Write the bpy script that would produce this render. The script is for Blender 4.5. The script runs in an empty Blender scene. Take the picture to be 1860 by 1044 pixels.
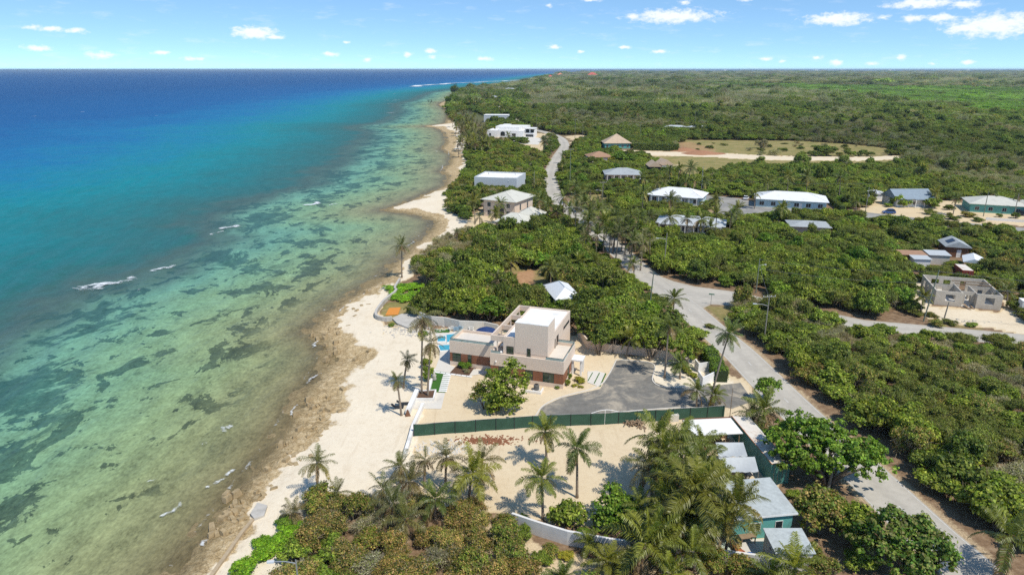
import bpy, math, random
import numpy as np
from math import radians as R, sin, cos, pi
rnd = random.Random(7)
NR = np.random.default_rng(11)
S = bpy.context.scene
COL = S.collection

# ------------------------------------------------------------------ camera
F = 1240.0; H = 50.0; PITCH = math.atan(396 / 1240)
SP, CP = sin(PITCH), cos(PITCH)
cam = bpy.data.objects.new('camera', bpy.data.cameras.new('camera'))
COL.objects.link(cam)
cam.location = (0, 0, H)
cam.rotation_euler = (pi / 2 - PITCH, 0, 0)
cam.data.sensor_width = 36.0
cam.data.lens = 36.0 * F / 1860
cam.data.clip_start = 0.5
cam.data.clip_end = 400000
S.camera = cam

def G(x, y, z=0.0):
    """where the line of sight of photo point (x, y) meets the height z"""
    u = (x - 930) / F; v = (y - 522) / F
    d = (H - z) / (SP + v * CP)
    return (u * d, d * (CP - v * SP), z)
def G2(x, y, z=0.0): return G(x, y, z)[:2]
def height_at(px, py, Y):
    v = (py - 522) / F
    return H - Y * (SP + v * CP) / (CP - v * SP)

# ------------------------------------------------------------------ light
SUN_EL, SUN_AZ = R(57), (0.70, -0.72)       # direction towards the sun on the ground plane
sun = bpy.data.objects.new('sun', bpy.data.lights.new('sun', 'SUN'))
COL.objects.link(sun)
sun.data.energy = 4.6
sun.data.angle = R(0.53)
sun.data.color = (1.0, 0.95, 0.86)
_l = math.hypot(*SUN_AZ)
sx, sy = SUN_AZ[0] / _l, SUN_AZ[1] / _l
from mathutils import Vector
sun.rotation_euler = Vector((sx * cos(SUN_EL), sy * cos(SUN_EL), sin(SUN_EL))).to_track_quat('Z', 'Y').to_euler()
S.view_settings.view_transform = 'Standard'
S.view_settings.look = 'None'
S.view_settings.exposure = 0.0
S.view_settings.gamma = 1.0
S.cycles.use_denoising = False
S.cycles.use_adaptive_sampling = False
S.cycles.max_bounces = 6
S.cycles.diffuse_bounces = 3
S.cycles.glossy_bounces = 2
S.cycles.transmission_bounces = 4
S.cycles.transparent_max_bounces = 8
S.cycles.volume_bounces = 0
S.cycles.caustics_reflective = False
S.cycles.caustics_refractive = False

class NT:
    """tiny node-tree writer"""
    def __init__(s, tree): s.t = tree; s.n = tree.nodes; s.l = tree.links
    def add(s, typ, **kw):
        n = s.n.new(typ)
        for k, v in kw.items(): setattr(n, k, v)
        return n
    def put(s, sock, v):
        if hasattr(v, 'is_output'): s.l.new(v, sock)
        elif v is not None: sock.default_value = v
    def math(s, op, a, b=None, c=None, clamp=False):
        n = s.add('ShaderNodeMath', operation=op, use_clamp=clamp)
        s.put(n.inputs[0], a); s.put(n.inputs[1], b)
        if c is not None: s.put(n.inputs[2], c)
        return n.outputs[0]
    def vmath(s, op, a, b=None):
        n = s.add('ShaderNodeVectorMath', operation=op)
        s.put(n.inputs[0], a)
        if b is not None: s.put(n.inputs[1], b)
        return n.outputs[1] if op in ('LENGTH', 'DOT_PRODUCT') else n.outputs[0]
    def noise(s, vec, scale, detail=3.0, rough=0.55, dist=0.0):
        n = s.add('ShaderNodeTexNoise')
        if vec is not None: s.l.new(vec, n.inputs['Vector'])
        n.inputs['Scale'].default_value = scale; n.inputs['Detail'].default_value = detail
        n.inputs['Roughness'].default_value = rough; n.inputs['Distortion'].default_value = dist
        return n.outputs[0]
    def ramp(s, fac, stops, interp='LINEAR'):
        n = s.add('ShaderNodeValToRGB'); e = n.color_ramp; e.interpolation = interp
        while len(e.elements) < len(stops): e.elements.new(0.5)
        for el, (p, c) in zip(e.elements, stops):
            el.position = p; el.color = tuple(c) + (1,) if len(c) == 3 else c
        s.put(n.inputs[0], fac)
        return n.outputs[0]
    def step(s, v, a, b):
        n = s.add('ShaderNodeMapRange', interpolation_type='SMOOTHSTEP')
        s.put(n.inputs[0], v); n.inputs[1].default_value = a; n.inputs[2].default_value = b
        return n.outputs[0]
    def mix(s, fac, a, b, mode='MIX'):
        n = s.add('ShaderNodeMix', data_type='RGBA', blend_type=mode)
        s.put(n.inputs[0], fac)
        for k, v in ((6, a), (7, b)):
            if isinstance(v, tuple) and len(v) == 3: v = v + (1,)
            s.put(n.inputs[k], v)
        return n.outputs[2]
    def attr(s, name, typ='GEOMETRY'):
        return s.add('ShaderNodeAttribute', attribute_name=name, attribute_type=typ)
    def pos(s): return s.add('ShaderNodeNewGeometry').outputs['Position']

# ------------------------------------------------------------------ sky
W = bpy.data.worlds.new('World'); S.world = W; W.use_nodes = True
w = NT(W.node_tree); w.n.clear()
out = w.add('ShaderNodeOutputWorld'); bg = w.add('ShaderNodeBackground')
w.l.new(bg.outputs[0], out.inputs[0])
sky = w.add('ShaderNodeTexSky', sky_type='NISHITA', sun_disc=False)
sky.sun_elevation = SUN_EL
sky.sun_rotation = math.atan2(sx, sy)
sky.air_density = 0.9; sky.dust_density = 0.0; sky.ozone_density = 2.0; sky.altitude = 50
bg.inputs[1].default_value = 0.145
tc = w.add('ShaderNodeTexCoord').outputs['Generated']
sep = w.add('ShaderNodeSeparateXYZ'); w.l.new(tc, sep.inputs[0])
el = w.math('ARCSINE', sep.outputs[2]); az = w.math('ARCTAN2', sep.outputs[0], sep.outputs[1])
cv = w.add('ShaderNodeCombineXYZ'); w.l.new(az, cv.inputs[0]); w.l.new(el, cv.inputs[1])
def azel(x, y):
    d = Vector(((x - 930) / F, CP - (y - 522) / F * SP, -(SP + (y - 522) / F * CP))).normalized()
    return math.atan2(d.x, d.y), math.asin(d.z)
CLOUDS = [(462, 59, 44, 11), (498, 68, 26, 5), (1222, 30, 82, 13), (1150, 30, 22, 8), (1522, 35, 56, 11), (1810, 46, 72, 19), (1760, 52, 40, 9),
          (1675, 6, 54, 9), (1752, 8, 32, 10), (1655, 35, 26, 9), (1710, 34, 28, 10), (1605, 32, 14, 6), (58, 50, 16, 6), (92, 53, 26, 6), (136, 56, 22, 6),
          (66, 88, 30, 6), (182, 101, 30, 8), (290, 96, 20, 6), (352, 107, 26, 5), (600, 99, 20, 6), (666, 109, 14, 5), (740, 99, 13, 6), (780, 92, 18, 6),
          (785, 104, 14, 5), (880, 107, 22, 6), (1006, 86, 18, 5), (1055, 94, 8, 4), (1135, 86, 14, 4), (1198, 94, 20, 5), (1390, 107, 18, 5), (1420, 112, 10, 4),
          (1484, 105, 12, 5), (1518, 114, 18, 7), (1585, 117, 14, 5), (1637, 105, 12, 7), (1694, 116, 8, 4), (1758, 114, 14, 5), (1242, 5, 16, 6), (1074, 0, 26, 5),
          (998, 10, 10, 5), (1352, 0, 20, 4), (630, 78, 9, 4)]
wob = w.add('ShaderNodeTexNoise'); wob.inputs['Scale'].default_value = 95; wob.inputs['Detail'].default_value = 5; wob.inputs['Roughness'].default_value = 0.62
st = w.vmath('MULTIPLY', cv.outputs[0], (1.0, 1.7, 1.0)); w.l.new(st, wob.inputs['Vector'])
cl = None
for (x, y, rx, ry) in CLOUDS:
    a, e = azel(x, y)
    q = w.vmath('SUBTRACT', cv.outputs[0], (a, e, 0))
    q = w.vmath('MULTIPLY', q, (F / rx * 0.80, F / ry * 0.80, 0))
    g = w.math('SUBTRACT', 1.0 if rx > 35 else 0.82, w.vmath('LENGTH', q))
    cl = g if cl is None else w.math('MAXIMUM', cl, g)
clm = w.math('MAXIMUM', cl, -1.0)
clm = w.math('ADD', clm, w.math('MULTIPLY', w.math('SUBTRACT', wob.outputs[0], 0.5), 1.5))
clm = w.step(clm, 0.12, 0.8)
# thin veil of scattered cloud towards the horizon
veil = w.noise(w.vmath('MULTIPLY', cv.outputs[0], (1.0, 4.0, 1.0)), 26, 5, 0.6)
veil = w.math('MULTIPLY', w.step(veil, 0.52, 0.78), 0.22)
clm = w.math('MAXIMUM', clm, veil)
# the air over this sea is clear: read the sky a little higher than the true elevation so the horizon band stays blue
zc = w.math('MULTIPLY_ADD', w.math('POWER', w.math('MAXIMUM', sep.outputs[2], 0.0), 0.75), 0.93, 0.07)
hv = w.add('ShaderNodeCombineXYZ'); w.l.new(sep.outputs[0], hv.inputs[0]); w.l.new(sep.outputs[1], hv.inputs[1])
hn = w.vmath('SCALE', w.vmath('NORMALIZE', hv.outputs[0])); w.put(hn.node.inputs['Scale'], w.math('SQRT', w.math('SUBTRACT', 1.0, w.math('MULTIPLY', zc, zc))))
zv = w.add('ShaderNodeCombineXYZ'); w.l.new(zc, zv.inputs[2]); w.l.new(w.vmath('ADD', hn, zv.outputs[0]), sky.inputs[0])
tint = w.mix(1.0, sky.outputs[0], (1.02, 1.22, 1.27), 'MULTIPLY')
c = w.mix(w.math('MULTIPLY', clm, 0.85), tint, (7.6, 7.7, 7.9))
w.l.new(c, bg.inputs[0])

# ------------------------------------------------------------------ helpers
def fade(t): return t * t * t * (t * (t * 6 - 15) + 10)
_perm = NR.permutation(512)
def vnoise(x, y):
    x = np.asarray(x, float); y = np.asarray(y, float)
    xi = np.floor(x).astype(int); yi = np.floor(y).astype(int)
    xf = fade(x - xi); yf = fade(y - yi)
    def h(i, j): return _perm[(_perm[i & 511] + j) & 511] / 511.0
    a = h(xi, yi); b = h(xi + 1, yi); c_ = h(xi, yi + 1); d = h(xi + 1, yi + 1)
    return (a + (b - a) * xf) * (1 - yf) + (c_ + (d - c_) * xf) * yf
def fbm(x, y, n=4):
    t = 0; a = 0.5; s = 0
    for k in range(n):
        t = t + a * vnoise(np.asarray(x) * 2 ** k + 17 * k, np.asarray(y) * 2 ** k + 31 * k); s += a; a *= 0.5
    return t / s
def sstep(v, a, b):
    t = np.clip((v - a) / (b - a), 0, 1); return t * t * (3 - 2 * t)
def inside(P, poly):
    x, y = P[:, 0], P[:, 1]; r = np.zeros(len(P), bool); n = len(poly)
    for i in range(n):
        x1, y1 = poly[i]; x2, y2 = poly[(i + 1) % n]
        c_ = ((y1 > y) != (y2 > y)) & (x < (x2 - x1) * (y - y1) / ((y2 - y1) if y2 != y1 else 1e-9) + x1)
        r ^= c_
    return r
def linedist(P, pts, closed=False):
    d = np.full(len(P), 1e18)
    n = len(pts)
    for i in range(n if closed else n - 1):
        a = np.array(pts[i], float); b = np.array(pts[(i + 1) % n], float); ab = b - a
        t = np.clip(((P - a) @ ab) / max(ab @ ab, 1e-9), 0, 1)
        q = P - (a + t[:, None] * ab)
        d = np.minimum(d, (q * q).sum(1))
    return np.sqrt(d)
def sdf(P, poly):
    d = linedist(P, poly, True)
    return np.where(inside(P, poly), -d, d)
def gpoly(px, z=0.0): return [G2(x, y, z) for x, y in px]

class MB:
    """collects shapes in world space (or in a turned frame) and links them as ONE mesh object"""
    def __init__(s, fr=None): s.v = []; s.f = []; s.mi = []; s.fr = fr; s.m = 0
    def w(s, p):
        if s.fr is None: return tuple(p)
        ox, oy, oz, c_, n = s.fr
        return (ox + p[0] * c_ - p[1] * n, oy + p[0] * n + p[1] * c_, oz + p[2])
    def face(s, ps):
        k = len(s.v); s.v += [s.w(p) for p in ps]; s.f.append(tuple(range(k, k + len(ps)))); s.mi.append(s.m)
    def raw(s, vs, fs):
        k = len(s.v); s.v += [s.w(p) for p in vs]
        for f in fs: s.f.append(tuple(i + k for i in f)); s.mi.append(s.m)
    def box(s, x0, x1, y0, y1, z0, z1):
        s.raw([(x0, y0, z0), (x1, y0, z0), (x1, y1, z0), (x0, y1, z0), (x0, y0, z1), (x1, y0, z1), (x1, y1, z1), (x0, y1, z1)],
              [(0, 3, 2, 1), (4, 5, 6, 7), (0, 1, 5, 4), (1, 2, 6, 5), (2, 3, 7, 6), (3, 0, 4, 7)])
        return s
    def prism(s, poly, z0, z1):
        n = len(poly)
        s.raw([(x, y, z0) for x, y in poly] + [(x, y, z1) for x, y in poly],
              [tuple(range(n - 1, -1, -1)), tuple(range(n, 2 * n))] + [(i, (i + 1) % n, n + (i + 1) % n, n + i) for i in range(n)])
        return s
    def tube(s, pts, rad, n=6, cap=True):
        rad = rad if hasattr(rad, '__len__') else [rad] * len(pts)
        rings = []
        vs = []
        for i, p in enumerate(pts):
            p = Vector(p); a = Vector(pts[max(0, i - 1)]); b = Vector(pts[min(len(pts) - 1, i + 1)])
            t = (b - a).normalized(); u = t.cross(Vector((0, 0, 1)))
            if u.length < 1e-3: u = Vector((1, 0, 0))
            u.normalize(); q = u.cross(t)
            for k in range(n):
                g = 2 * pi * k / n
                vs.append(tuple(p + (u * cos(g) + q * sin(g)) * rad[i]))
        fs = [(i * n + k, i * n + (k + 1) % n, (i + 1) * n + (k + 1) % n, (i + 1) * n + k) for i in range(len(pts) - 1) for k in range(n)]
        if cap: fs += [tuple(range(n - 1, -1, -1)), tuple(range((len(pts) - 1) * n, len(pts) * n))]
        s.raw(vs, fs); return s
    def lathe(s, cx, cy, prof, n=12):
        vs = [(cx + r * cos(2 * pi * k / n), cy + r * sin(2 * pi * k / n), z) for r, z in prof for k in range(n)]
        fs = [(i * n + k, i * n + (k + 1) % n, (i + 1) * n + (k + 1) % n, (i + 1) * n + k) for i in range(len(prof) - 1) for k in range(n)]
        fs += [tuple(range(n - 1, -1, -1)), tuple(range((len(prof) - 1) * n, len(prof) * n))]
        s.raw(vs, fs); return s
    def bar(s, a, b, wd, h=None):
        """box beam from a to b"""
        h = h or wd; a = Vector(a); b = Vector(b); t = (b - a).normalized()
        u = t.cross(Vector((0, 0, 1)));
        if u.length < 1e-3: u = Vector((1, 0, 0))
        u.normalize(); q = u.cross(t); vs = []
        for p in (a, b):
            for i, j in ((-1, -1), (1, -1), (1, 1), (-1, 1)): vs.append(tuple(p + u * (i * wd / 2) + q * (j * h / 2)))
        s.raw(vs, [(3, 2, 1, 0), (4, 5, 6, 7), (0, 1, 5, 4), (1, 2, 6, 5), (2, 3, 7, 6), (3, 0, 4, 7)]); return s
    def build(s, name, mats, parent=None, smooth=False):
        o = Vector((0, 0, 0)); p = parent
        while p is not None: o += p.location; p = p.parent
        me = bpy.data.meshes.new(name)
        me.from_pydata([(x - o.x, y - o.y, z - o.z) for x, y, z in s.v], [], s.f)
        mats = mats if isinstance(mats, (list, tuple)) else [mats]
        for m in mats: me.materials.append(m)
        if len(mats) > 1: me.polygons.foreach_set('material_index', s.mi)
        if smooth: me.polygons.foreach_set('use_smooth', [True] * len(s.f))
        import bmesh
        bm = bmesh.new(); bm.from_mesh(me); bmesh.ops.recalc_face_normals(bm, faces=bm.faces); bm.to_mesh(me); bm.free()
        ob = bpy.data.objects.new(name, me); COL.objects.link(ob)
        if parent is not None: ob.parent = parent
        return ob
def frame(ox, oy, deg, oz=0.0): return (ox, oy, oz, cos(R(deg)), sin(R(deg)))
def frpx(pl, pr, z, oz=0.0):
    """frame whose first axis runs from photo point pl to pr at height z; also the length"""
    a = G2(*pl, z); b = G2(*pr, z); t = math.atan2(b[1] - a[1], b[0] - a[0])
    return (a[0], a[1], oz, cos(t), sin(t)), math.hypot(b[0] - a[0], b[1] - a[1])
def fw(fr, a, b): return (fr[0] + a * fr[3] - b * fr[4], fr[1] + a * fr[4] + b * fr[3])
def thing(name, label, cat, loc, group=None):
    o = bpy.data.objects.new(name, None); COL.objects.link(o)
    o.location = (loc[0], loc[1], loc[2] if len(loc) > 2 else 0); o['label'] = label; o['category'] = cat
    o.empty_display_size = 0.3
    if group: o['group'] = group
    return o
def tag(o, label, cat, group=None):
    o['label'] = label; o['category'] = cat
    if group: o['group'] = group
    return o
def kind(o, k): o['kind'] = k; return o

KEEP = []        # world polygons no shrub may stand in
def keep(fr, a0, a1, b0, b1, m=1.5):
    KEEP.append([fw(fr, a0 - m, b0 - m), fw(fr, a1 + m, b0 - m), fw(fr, a1 + m, b1 + m), fw(fr, a0 - m, b1 + m)])

# ------------------------------------------------------------------ materials
def mat(name, col, rough=0.7, var=0.18, scale=1.5, metal=0.0, spec=0.3, bump=0.0, dirt=None, dscale=0.4):
    m = bpy.data.materials.new(name); m.use_nodes = True
    t = NT(m.node_tree); b = t.n['Principled BSDF']
    tcn = t.add('ShaderNodeTexCoord').outputs['Object']
    n = t.noise(tcn, scale, 5, 0.65)
    k = t.math('MULTIPLY_ADD', t.math('SUBTRACT', n, 0.5), var * 3.0, 1.0)
    c_ = t.mix(1.0, tuple(col), k, 'MULTIPLY')
    if dirt:
        d = t.step(t.noise(tcn, dscale, 6, 0.7), 0.5, 0.72)
        c_ = t.mix(t.math('MULTIPLY', d, 0.75), c_, tuple(dirt))
    t.put(b.inputs['Base Color'], c_)
    b.inputs['Roughness'].default_value = rough; b.inputs['Metallic'].default_value = metal
    b.inputs['Specular IOR Level'].default_value = spec
    if bump:
        bp = t.add('ShaderNodeBump'); bp.inputs['Strength'].default_value = bump; bp.inputs['Distance'].default_value = 0.05
        t.l.new(t.noise(tcn, scale * 8, 4), bp.inputs['Height']); t.l.new(bp.outputs[0], b.inputs['Normal'])
    return m
def ribbed(name, col, per, axis='X', rough=0.5, var=0.12, dirt=None, amp=0.35, metal=0.0):
    """sheet with regular ribs (roof sheeting, boards): bump plus faint joint lines"""
    m = mat(name, col, rough, var, 1.2, metal=metal, dirt=dirt); t = NT(m.node_tree); b = t.n['Principled BSDF']
    wv = t.add('ShaderNodeTexWave', wave_type='BANDS', bands_direction=axis, wave_profile='SAW')
    t.l.new(t.add('ShaderNodeTexCoord').outputs['Object'], wv.inputs[0]); wv.inputs['Scale'].default_value = 0.314159 / per
    bp = t.add('ShaderNodeBump'); bp.inputs['Strength'].default_value = amp; bp.inputs['Distance'].default_value = per * 0.3
    t.l.new(wv.outputs['Fac'], bp.inputs['Height']); t.l.new(bp.outputs[0], b.inputs['Normal'])
    return m
def glass(name, col, rough=0.08):
    m = bpy.data.materials.new(name); m.use_nodes = True; t = NT(m.node_tree); b = t.n['Principled BSDF']
    n = t.noise(t.add('ShaderNodeTexCoord').outputs['Object'], 1.1, 3)
    t.put(b.inputs['Base Color'], t.mix(n, tuple(c_ * 0.5 for c_ in col), tuple(c_ * 1.5 for c_ in col)))
    b.inputs['Roughness'].default_value = rough; b.inputs['Specular IOR Level'].default_value = 0.6
    return m
M = dict(
    stucco=mat('cream_stucco', (0.68, 0.55, 0.435), 0.85, 0.05, 0.7, dirt=(0.56, 0.44, 0.345), dscale=0.35),
    roofwhite=mat('white_roof_membrane', (0.78, 0.76, 0.72), 0.7, 0.06, 0.6, dirt=(0.6, 0.57, 0.52)),
    terrace=mat('terrace_tile', (0.62, 0.56, 0.48), 0.7, 0.08, 1.0),
    woodclad=ribbed('wood_cladding', (0.26, 0.105, 0.055), 0.16, 'X', 0.55, 0.25),
    glass=glass('window_glass', (0.03, 0.05, 0.03)),
    dkglass=glass('dark_window', (0.02, 0.025, 0.03)),
    rail=glass('glass_railing', (0.28, 0.36, 0.34), 0.1),
    alu=mat('dark_frame', (0.05, 0.05, 0.05), 0.5),
    white=mat('white_paint', (0.76, 0.74, 0.70), 0.6, 0.06, dirt=(0.55, 0.52, 0.46)),
    whiteroof=ribbed('white_metal_roof', (0.74, 0.74, 0.72), 0.45, 'X', 0.45, 0.06, dirt=(0.6, 0.58, 0.54)),
    creamroof=ribbed('cream_tile_roof', (0.56, 0.54, 0.46), 0.4, 'X', 0.6, 0.1, dirt=(0.42, 0.40, 0.34)),
    greyroof=ribbed('grey_shingle_roof', (0.34, 0.36, 0.36), 0.3, 'Y', 0.7, 0.2, dirt=(0.22, 0.23, 0.23)),
    blueroof=ribbed('blue_grey_roof', (0.22, 0.27, 0.31), 0.3, 'Y', 0.7, 0.18),
    tanroof=ribbed('tan_shingle_roof', (0.48, 0.36, 0.25), 0.3, 'Y', 0.75, 0.15, dirt=(0.36, 0.26, 0.18)),
    brownroof=ribbed('brown_shingle_roof', (0.34, 0.20, 0.12), 0.3, 'Y', 0.75, 0.15),
    redroof=ribbed('red_tile_roof', (0.50, 0.10, 0.06), 0.3, 'Y', 0.7, 0.15),
    orangeroof=ribbed('orange_tile_roof', (0.62, 0.22, 0.10), 0.3, 'Y', 0.7, 0.15),
    shingle=mat('weathered_grey_shingle', (0.40, 0.43, 0.42), 0.85, 0.25, 2.2, dirt=(0.28, 0.30, 0.30), dscale=0.8),
    aqua=mat('pale_blue_wall', (0.42, 0.55, 0.58), 0.8, 0.08, dirt=(0.35, 0.42, 0.42)),
    teal=mat('teal_wall', (0.12, 0.36, 0.32), 0.7, 0.1, dirt=(0.10, 0.24, 0.22)),
    yellow=mat('pale_yellow_wall', (0.60, 0.50, 0.30), 0.8, 0.08),
    pink=mat('pale_pink_wall', (0.62, 0.46, 0.42), 0.8, 0.06),
    greywall=mat('pale_grey_wall', (0.50, 0.52, 0.53), 0.8, 0.06),
    conc=mat('concrete', (0.46, 0.43, 0.38), 0.9, 0.18, 0.9, bump=0.2, dirt=(0.30, 0.28, 0.24)),
    pale=mat('pale_concrete', (0.60, 0.56, 0.49), 0.9, 0.1, 0.8, dirt=(0.45, 0.41, 0.35)),
    block=None, oldwhite=mat('stained_white_wall', (0.66, 0.64, 0.60), 0.85, 0.15, 0.8, dirt=(0.40, 0.36, 0.30), dscale=0.55), shorewall=mat('stained_seawall', (0.40, 0.31, 0.20), 0.95, 0.25, 1.5),
    container=ribbed('teal_corrugated_steel', (0.085, 0.25, 0.215), 0.28, 'Y', 0.5, 0.15, dirt=(0.07, 0.17, 0.15), amp=0.9),
    controof=mat('rusty_white_steel_roof', (0.66, 0.60, 0.52), 0.7, 0.15, 1.4, dirt=(0.36, 0.15, 0.05), dscale=0.55),
    rust=mat('rusty_edge', (0.42, 0.15, 0.05), 0.8, 0.3),
    redsteel=ribbed('red_corrugated_steel', (0.36, 0.06, 0.04), 0.28, 'X', 0.6, 0.2, amp=0.8),
    shade=mat('silver_shade_cloth', (0.44, 0.46, 0.46), 0.6, 0.12, 1.6),
    screen=mat('green_screen_cloth', (0.035, 0.085, 0.055), 0.8, 0.25, 1.0, dirt=(0.05, 0.11, 0.075)),
    steel=mat('galvanised_steel', (0.34, 0.34, 0.33), 0.45, 0.1, metal=0.5),
    dark=mat('dark_plastic', (0.035, 0.033, 0.03), 0.5),
    pole=mat('weathered_wood_pole', (0.24, 0.22, 0.18), 0.9, 0.2, 2.0),
    polegreen=mat('treated_wood_pole', (0.17, 0.19, 0.14), 0.9, 0.2, 2.0),
    wire=mat('cable', (0.12, 0.12, 0.12), 0.6),
    timber=mat('weathered_timber', (0.26, 0.18, 0.11), 0.9, 0.3, 3.0),
    navy=mat('navy_canvas', (0.02, 0.045, 0.14), 0.8, 0.12),
    orange=mat('orange_mat', (0.62, 0.24, 0.04), 0.7, 0.06),
    turf=mat('artificial_turf', (0.04, 0.12, 0.015), 0.9, 0.2, 4.0, bump=0.4),
    mulch=mat('brown_mulch', (0.11, 0.06, 0.035), 0.95, 0.4, 6.0, bump=0.5),
    pool=mat('pool_water', (0.06, 0.34, 0.44), 0.06, 0.12, 0.8, spec=0.6),
    trunk=mat('bark', (0.15, 0.12, 0.09), 0.95, 0.3, 3.0, bump=0.3),
    palmtrunk=mat('palm_bark', (0.25, 0.20, 0.15), 0.95, 0.25, 2.5, bump=0.3),
    terracotta=mat('terracotta', (0.42, 0.14, 0.06), 0.8, 0.15),
    bluepl=mat('blue_plastic', (0.02, 0.14, 0.50), 0.4, 0.1),
    rubber=mat('tyre_rubber', (0.02, 0.02, 0.02), 0.8),
    carwhite=mat('white_car_paint', (0.72, 0.72, 0.72), 0.25, 0.03, spec=0.5),
    cardark=mat('dark_car_paint', (0.03, 0.035, 0.045), 0.25, 0.05, spec=0.5),
    cargreen=mat('grey_green_car_paint', (0.24, 0.30, 0.28), 0.3, 0.05, spec=0.5),
    carblue=mat('blue_car_paint', (0.03, 0.07, 0.2), 0.3, 0.05, spec=0.5),
    brownwall=mat('brown_board_wall', (0.16, 0.075, 0.04), 0.8, 0.2),
    thatch=mat('thatch', (0.20, 0.14, 0.10), 0.95, 0.3, 5.0, bump=0.5),
    signgreen=mat('green_sign_face', (0.03, 0.16, 0.09), 0.5),
    solar=glass('solar_panel', (0.012, 0.014, 0.03), 0.2),
)
def block_mat():
    m = mat('grey_block_wall', (0.50, 0.455, 0.385), 0.95, 0.15, 1.2); t = NT(m.node_tree); b = t.n['Principled BSDF']
    br = t.add('ShaderNodeTexBrick'); sp_ = t.add('ShaderNodeSeparateXYZ'); t.l.new(t.add('ShaderNodeTexCoord').outputs['Object'], sp_.inputs[0]); cb_ = t.add('ShaderNodeCombineXYZ'); t.l.new(t.math('ADD', t.math('MULTIPLY', sp_.outputs[0], 1.25), t.math('MULTIPLY', sp_.outputs[1], .64)), cb_.inputs[0]); t.l.new(sp_.outputs[2], cb_.inputs[1]); t.l.new(cb_.outputs[0], br.inputs[0])
    br.inputs['Scale'].default_value = 1.0; br.inputs['Brick Width'].default_value = 0.4; br.inputs['Row Height'].default_value = 0.2
    br.inputs['Mortar Size'].default_value = 0.012
    br.inputs['Color1'].default_value = (0.9, 0.9, 0.9, 1); br.inputs['Color2'].default_value = (1.06, 1.05, 1.03, 1); br.inputs['Mortar'].default_value = (0.72, 0.7, 0.66, 1)
    src = b.inputs['Base Color'].links[0].from_socket
    t.put(b.inputs['Base Color'], t.mix(1.0, src, br.outputs[0], 'MULTIPLY'))
    return m
M['block'] = block_mat()

# ------------------------------------------------------------------ coast, sea and ground
SEA = -0.8
COAST = [(240, 1180, 5), (325, 1044, 5), (360, 992, 5), (400, 937, 5), (440, 882, 6), (475, 842, 7), (500, 802, 8), (525, 762, 9), (545, 722, 10), (565, 692, 11), (595, 652, 12),
         (580, 622, 11), (560, 602, 10), (590, 572, 9), (625, 547, 6), (650, 530, 5), (688, 509, 4), (715, 477, 4), (742, 455, 5), (761, 436, 6), (783, 418, 6), (788, 404, 6),
         (775, 396, 6), (740, 388, 5), (697, 382, 6), (742, 366, 3), (774, 352, 3), (807, 338, 6), (815, 320, 10), (801, 311, 12), (817, 298, 10), (820, 282, 10), (801, 271, 12),
         (812, 260, 10), (807, 242, 12), (790, 232, 12), (766, 230, 9), (790, 227, 10), (809, 224, 12), (815, 209, 12), (812, 201, 12), (796, 190.6, 16), (801, 186.6, 16), (815, 182, 12),
         (822, 176, 10), (830, 168, 10), (874, 161, 10), (909, 154.5, 10), (936, 152.5, 10), (957, 150, 10), (973, 144, 10), (989, 140, 10), (1016, 135.5, 10), (1060, 131.5, 10), (1120, 129, 10)]
coast = [(-38.0, 15.0)] + [G2(x, y, SEA) for x, y, _ in COAST]
cwid = np.array([5.0] + [k for _, _, k in COAST])
coast_np = np.array(coast)
LANDPOLY = coast + [(60000, coast[-1][1]), (60000, 15)]
def offshore(P):
    d = np.empty(len(P))
    for i in range(0, len(P), 200000):
        q = P[i:i + 200000]
        dd = linedist(q, coast); d[i:i + 200000] = np.where(inside(q, LANDPOLY), -dd, dd)
    return d
def fan(u0, u1, nu, y0, y1, ny):
    Y = y0 * (y1 / y0) ** (np.arange(ny) / (ny - 1)); U = np.linspace(u0, u1, nu)
    X = (U[None, :] * Y[:, None]).ravel(); YY = np.repeat(Y, nu)
    i = np.arange((ny - 1) * nu).reshape(ny - 1, nu)[:, :-1].ravel()
    return np.stack([X, YY], 1), np.stack([i, i + 1, i + nu + 1, i + nu], 1)
def npmesh(name, V, Q, attrs=None, smooth=True, facecol=None, link=True):
    used = np.unique(Q); mp = np.full(len(V), -1); mp[used] = np.arange(len(used)); V = V[used]; Q = mp[Q]
    me = bpy.data.meshes.new(name)
    me.vertices.add(len(V)); me.vertices.foreach_set('co', np.ascontiguousarray(V, np.float32).ravel())
    k = Q.shape[1]
    me.loops.add(Q.size); me.loops.foreach_set('vertex_index', Q.ravel().astype(np.int32))
    me.polygons.add(len(Q)); me.polygons.foreach_set('loop_start', np.arange(0, Q.size, k, dtype=np.int32))
    me.update(calc_edges=True)
    if smooth: me.polygons.foreach_set('use_smooth', np.ones(len(Q), bool))
    for n, a in (attrs or {}).items():
        a = a[used]
        if a.ndim == 1: me.attributes.new(n, 'FLOAT', 'POINT').data.foreach_set('value', a.astype(np.float32))
        else: me.attributes.new(n, 'FLOAT_COLOR', 'POINT').data.foreach_set('color', a.astype(np.float32).ravel())
    if facecol is not None:
        me.attributes.new('leafcol', 'FLOAT_COLOR', 'FACE').data.foreach_set('color', facecol.astype(np.float32).ravel())
    me.validate()
    if not link: return me
    ob = bpy.data.objects.new(name, me); COL.objects.link(ob); return ob

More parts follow.
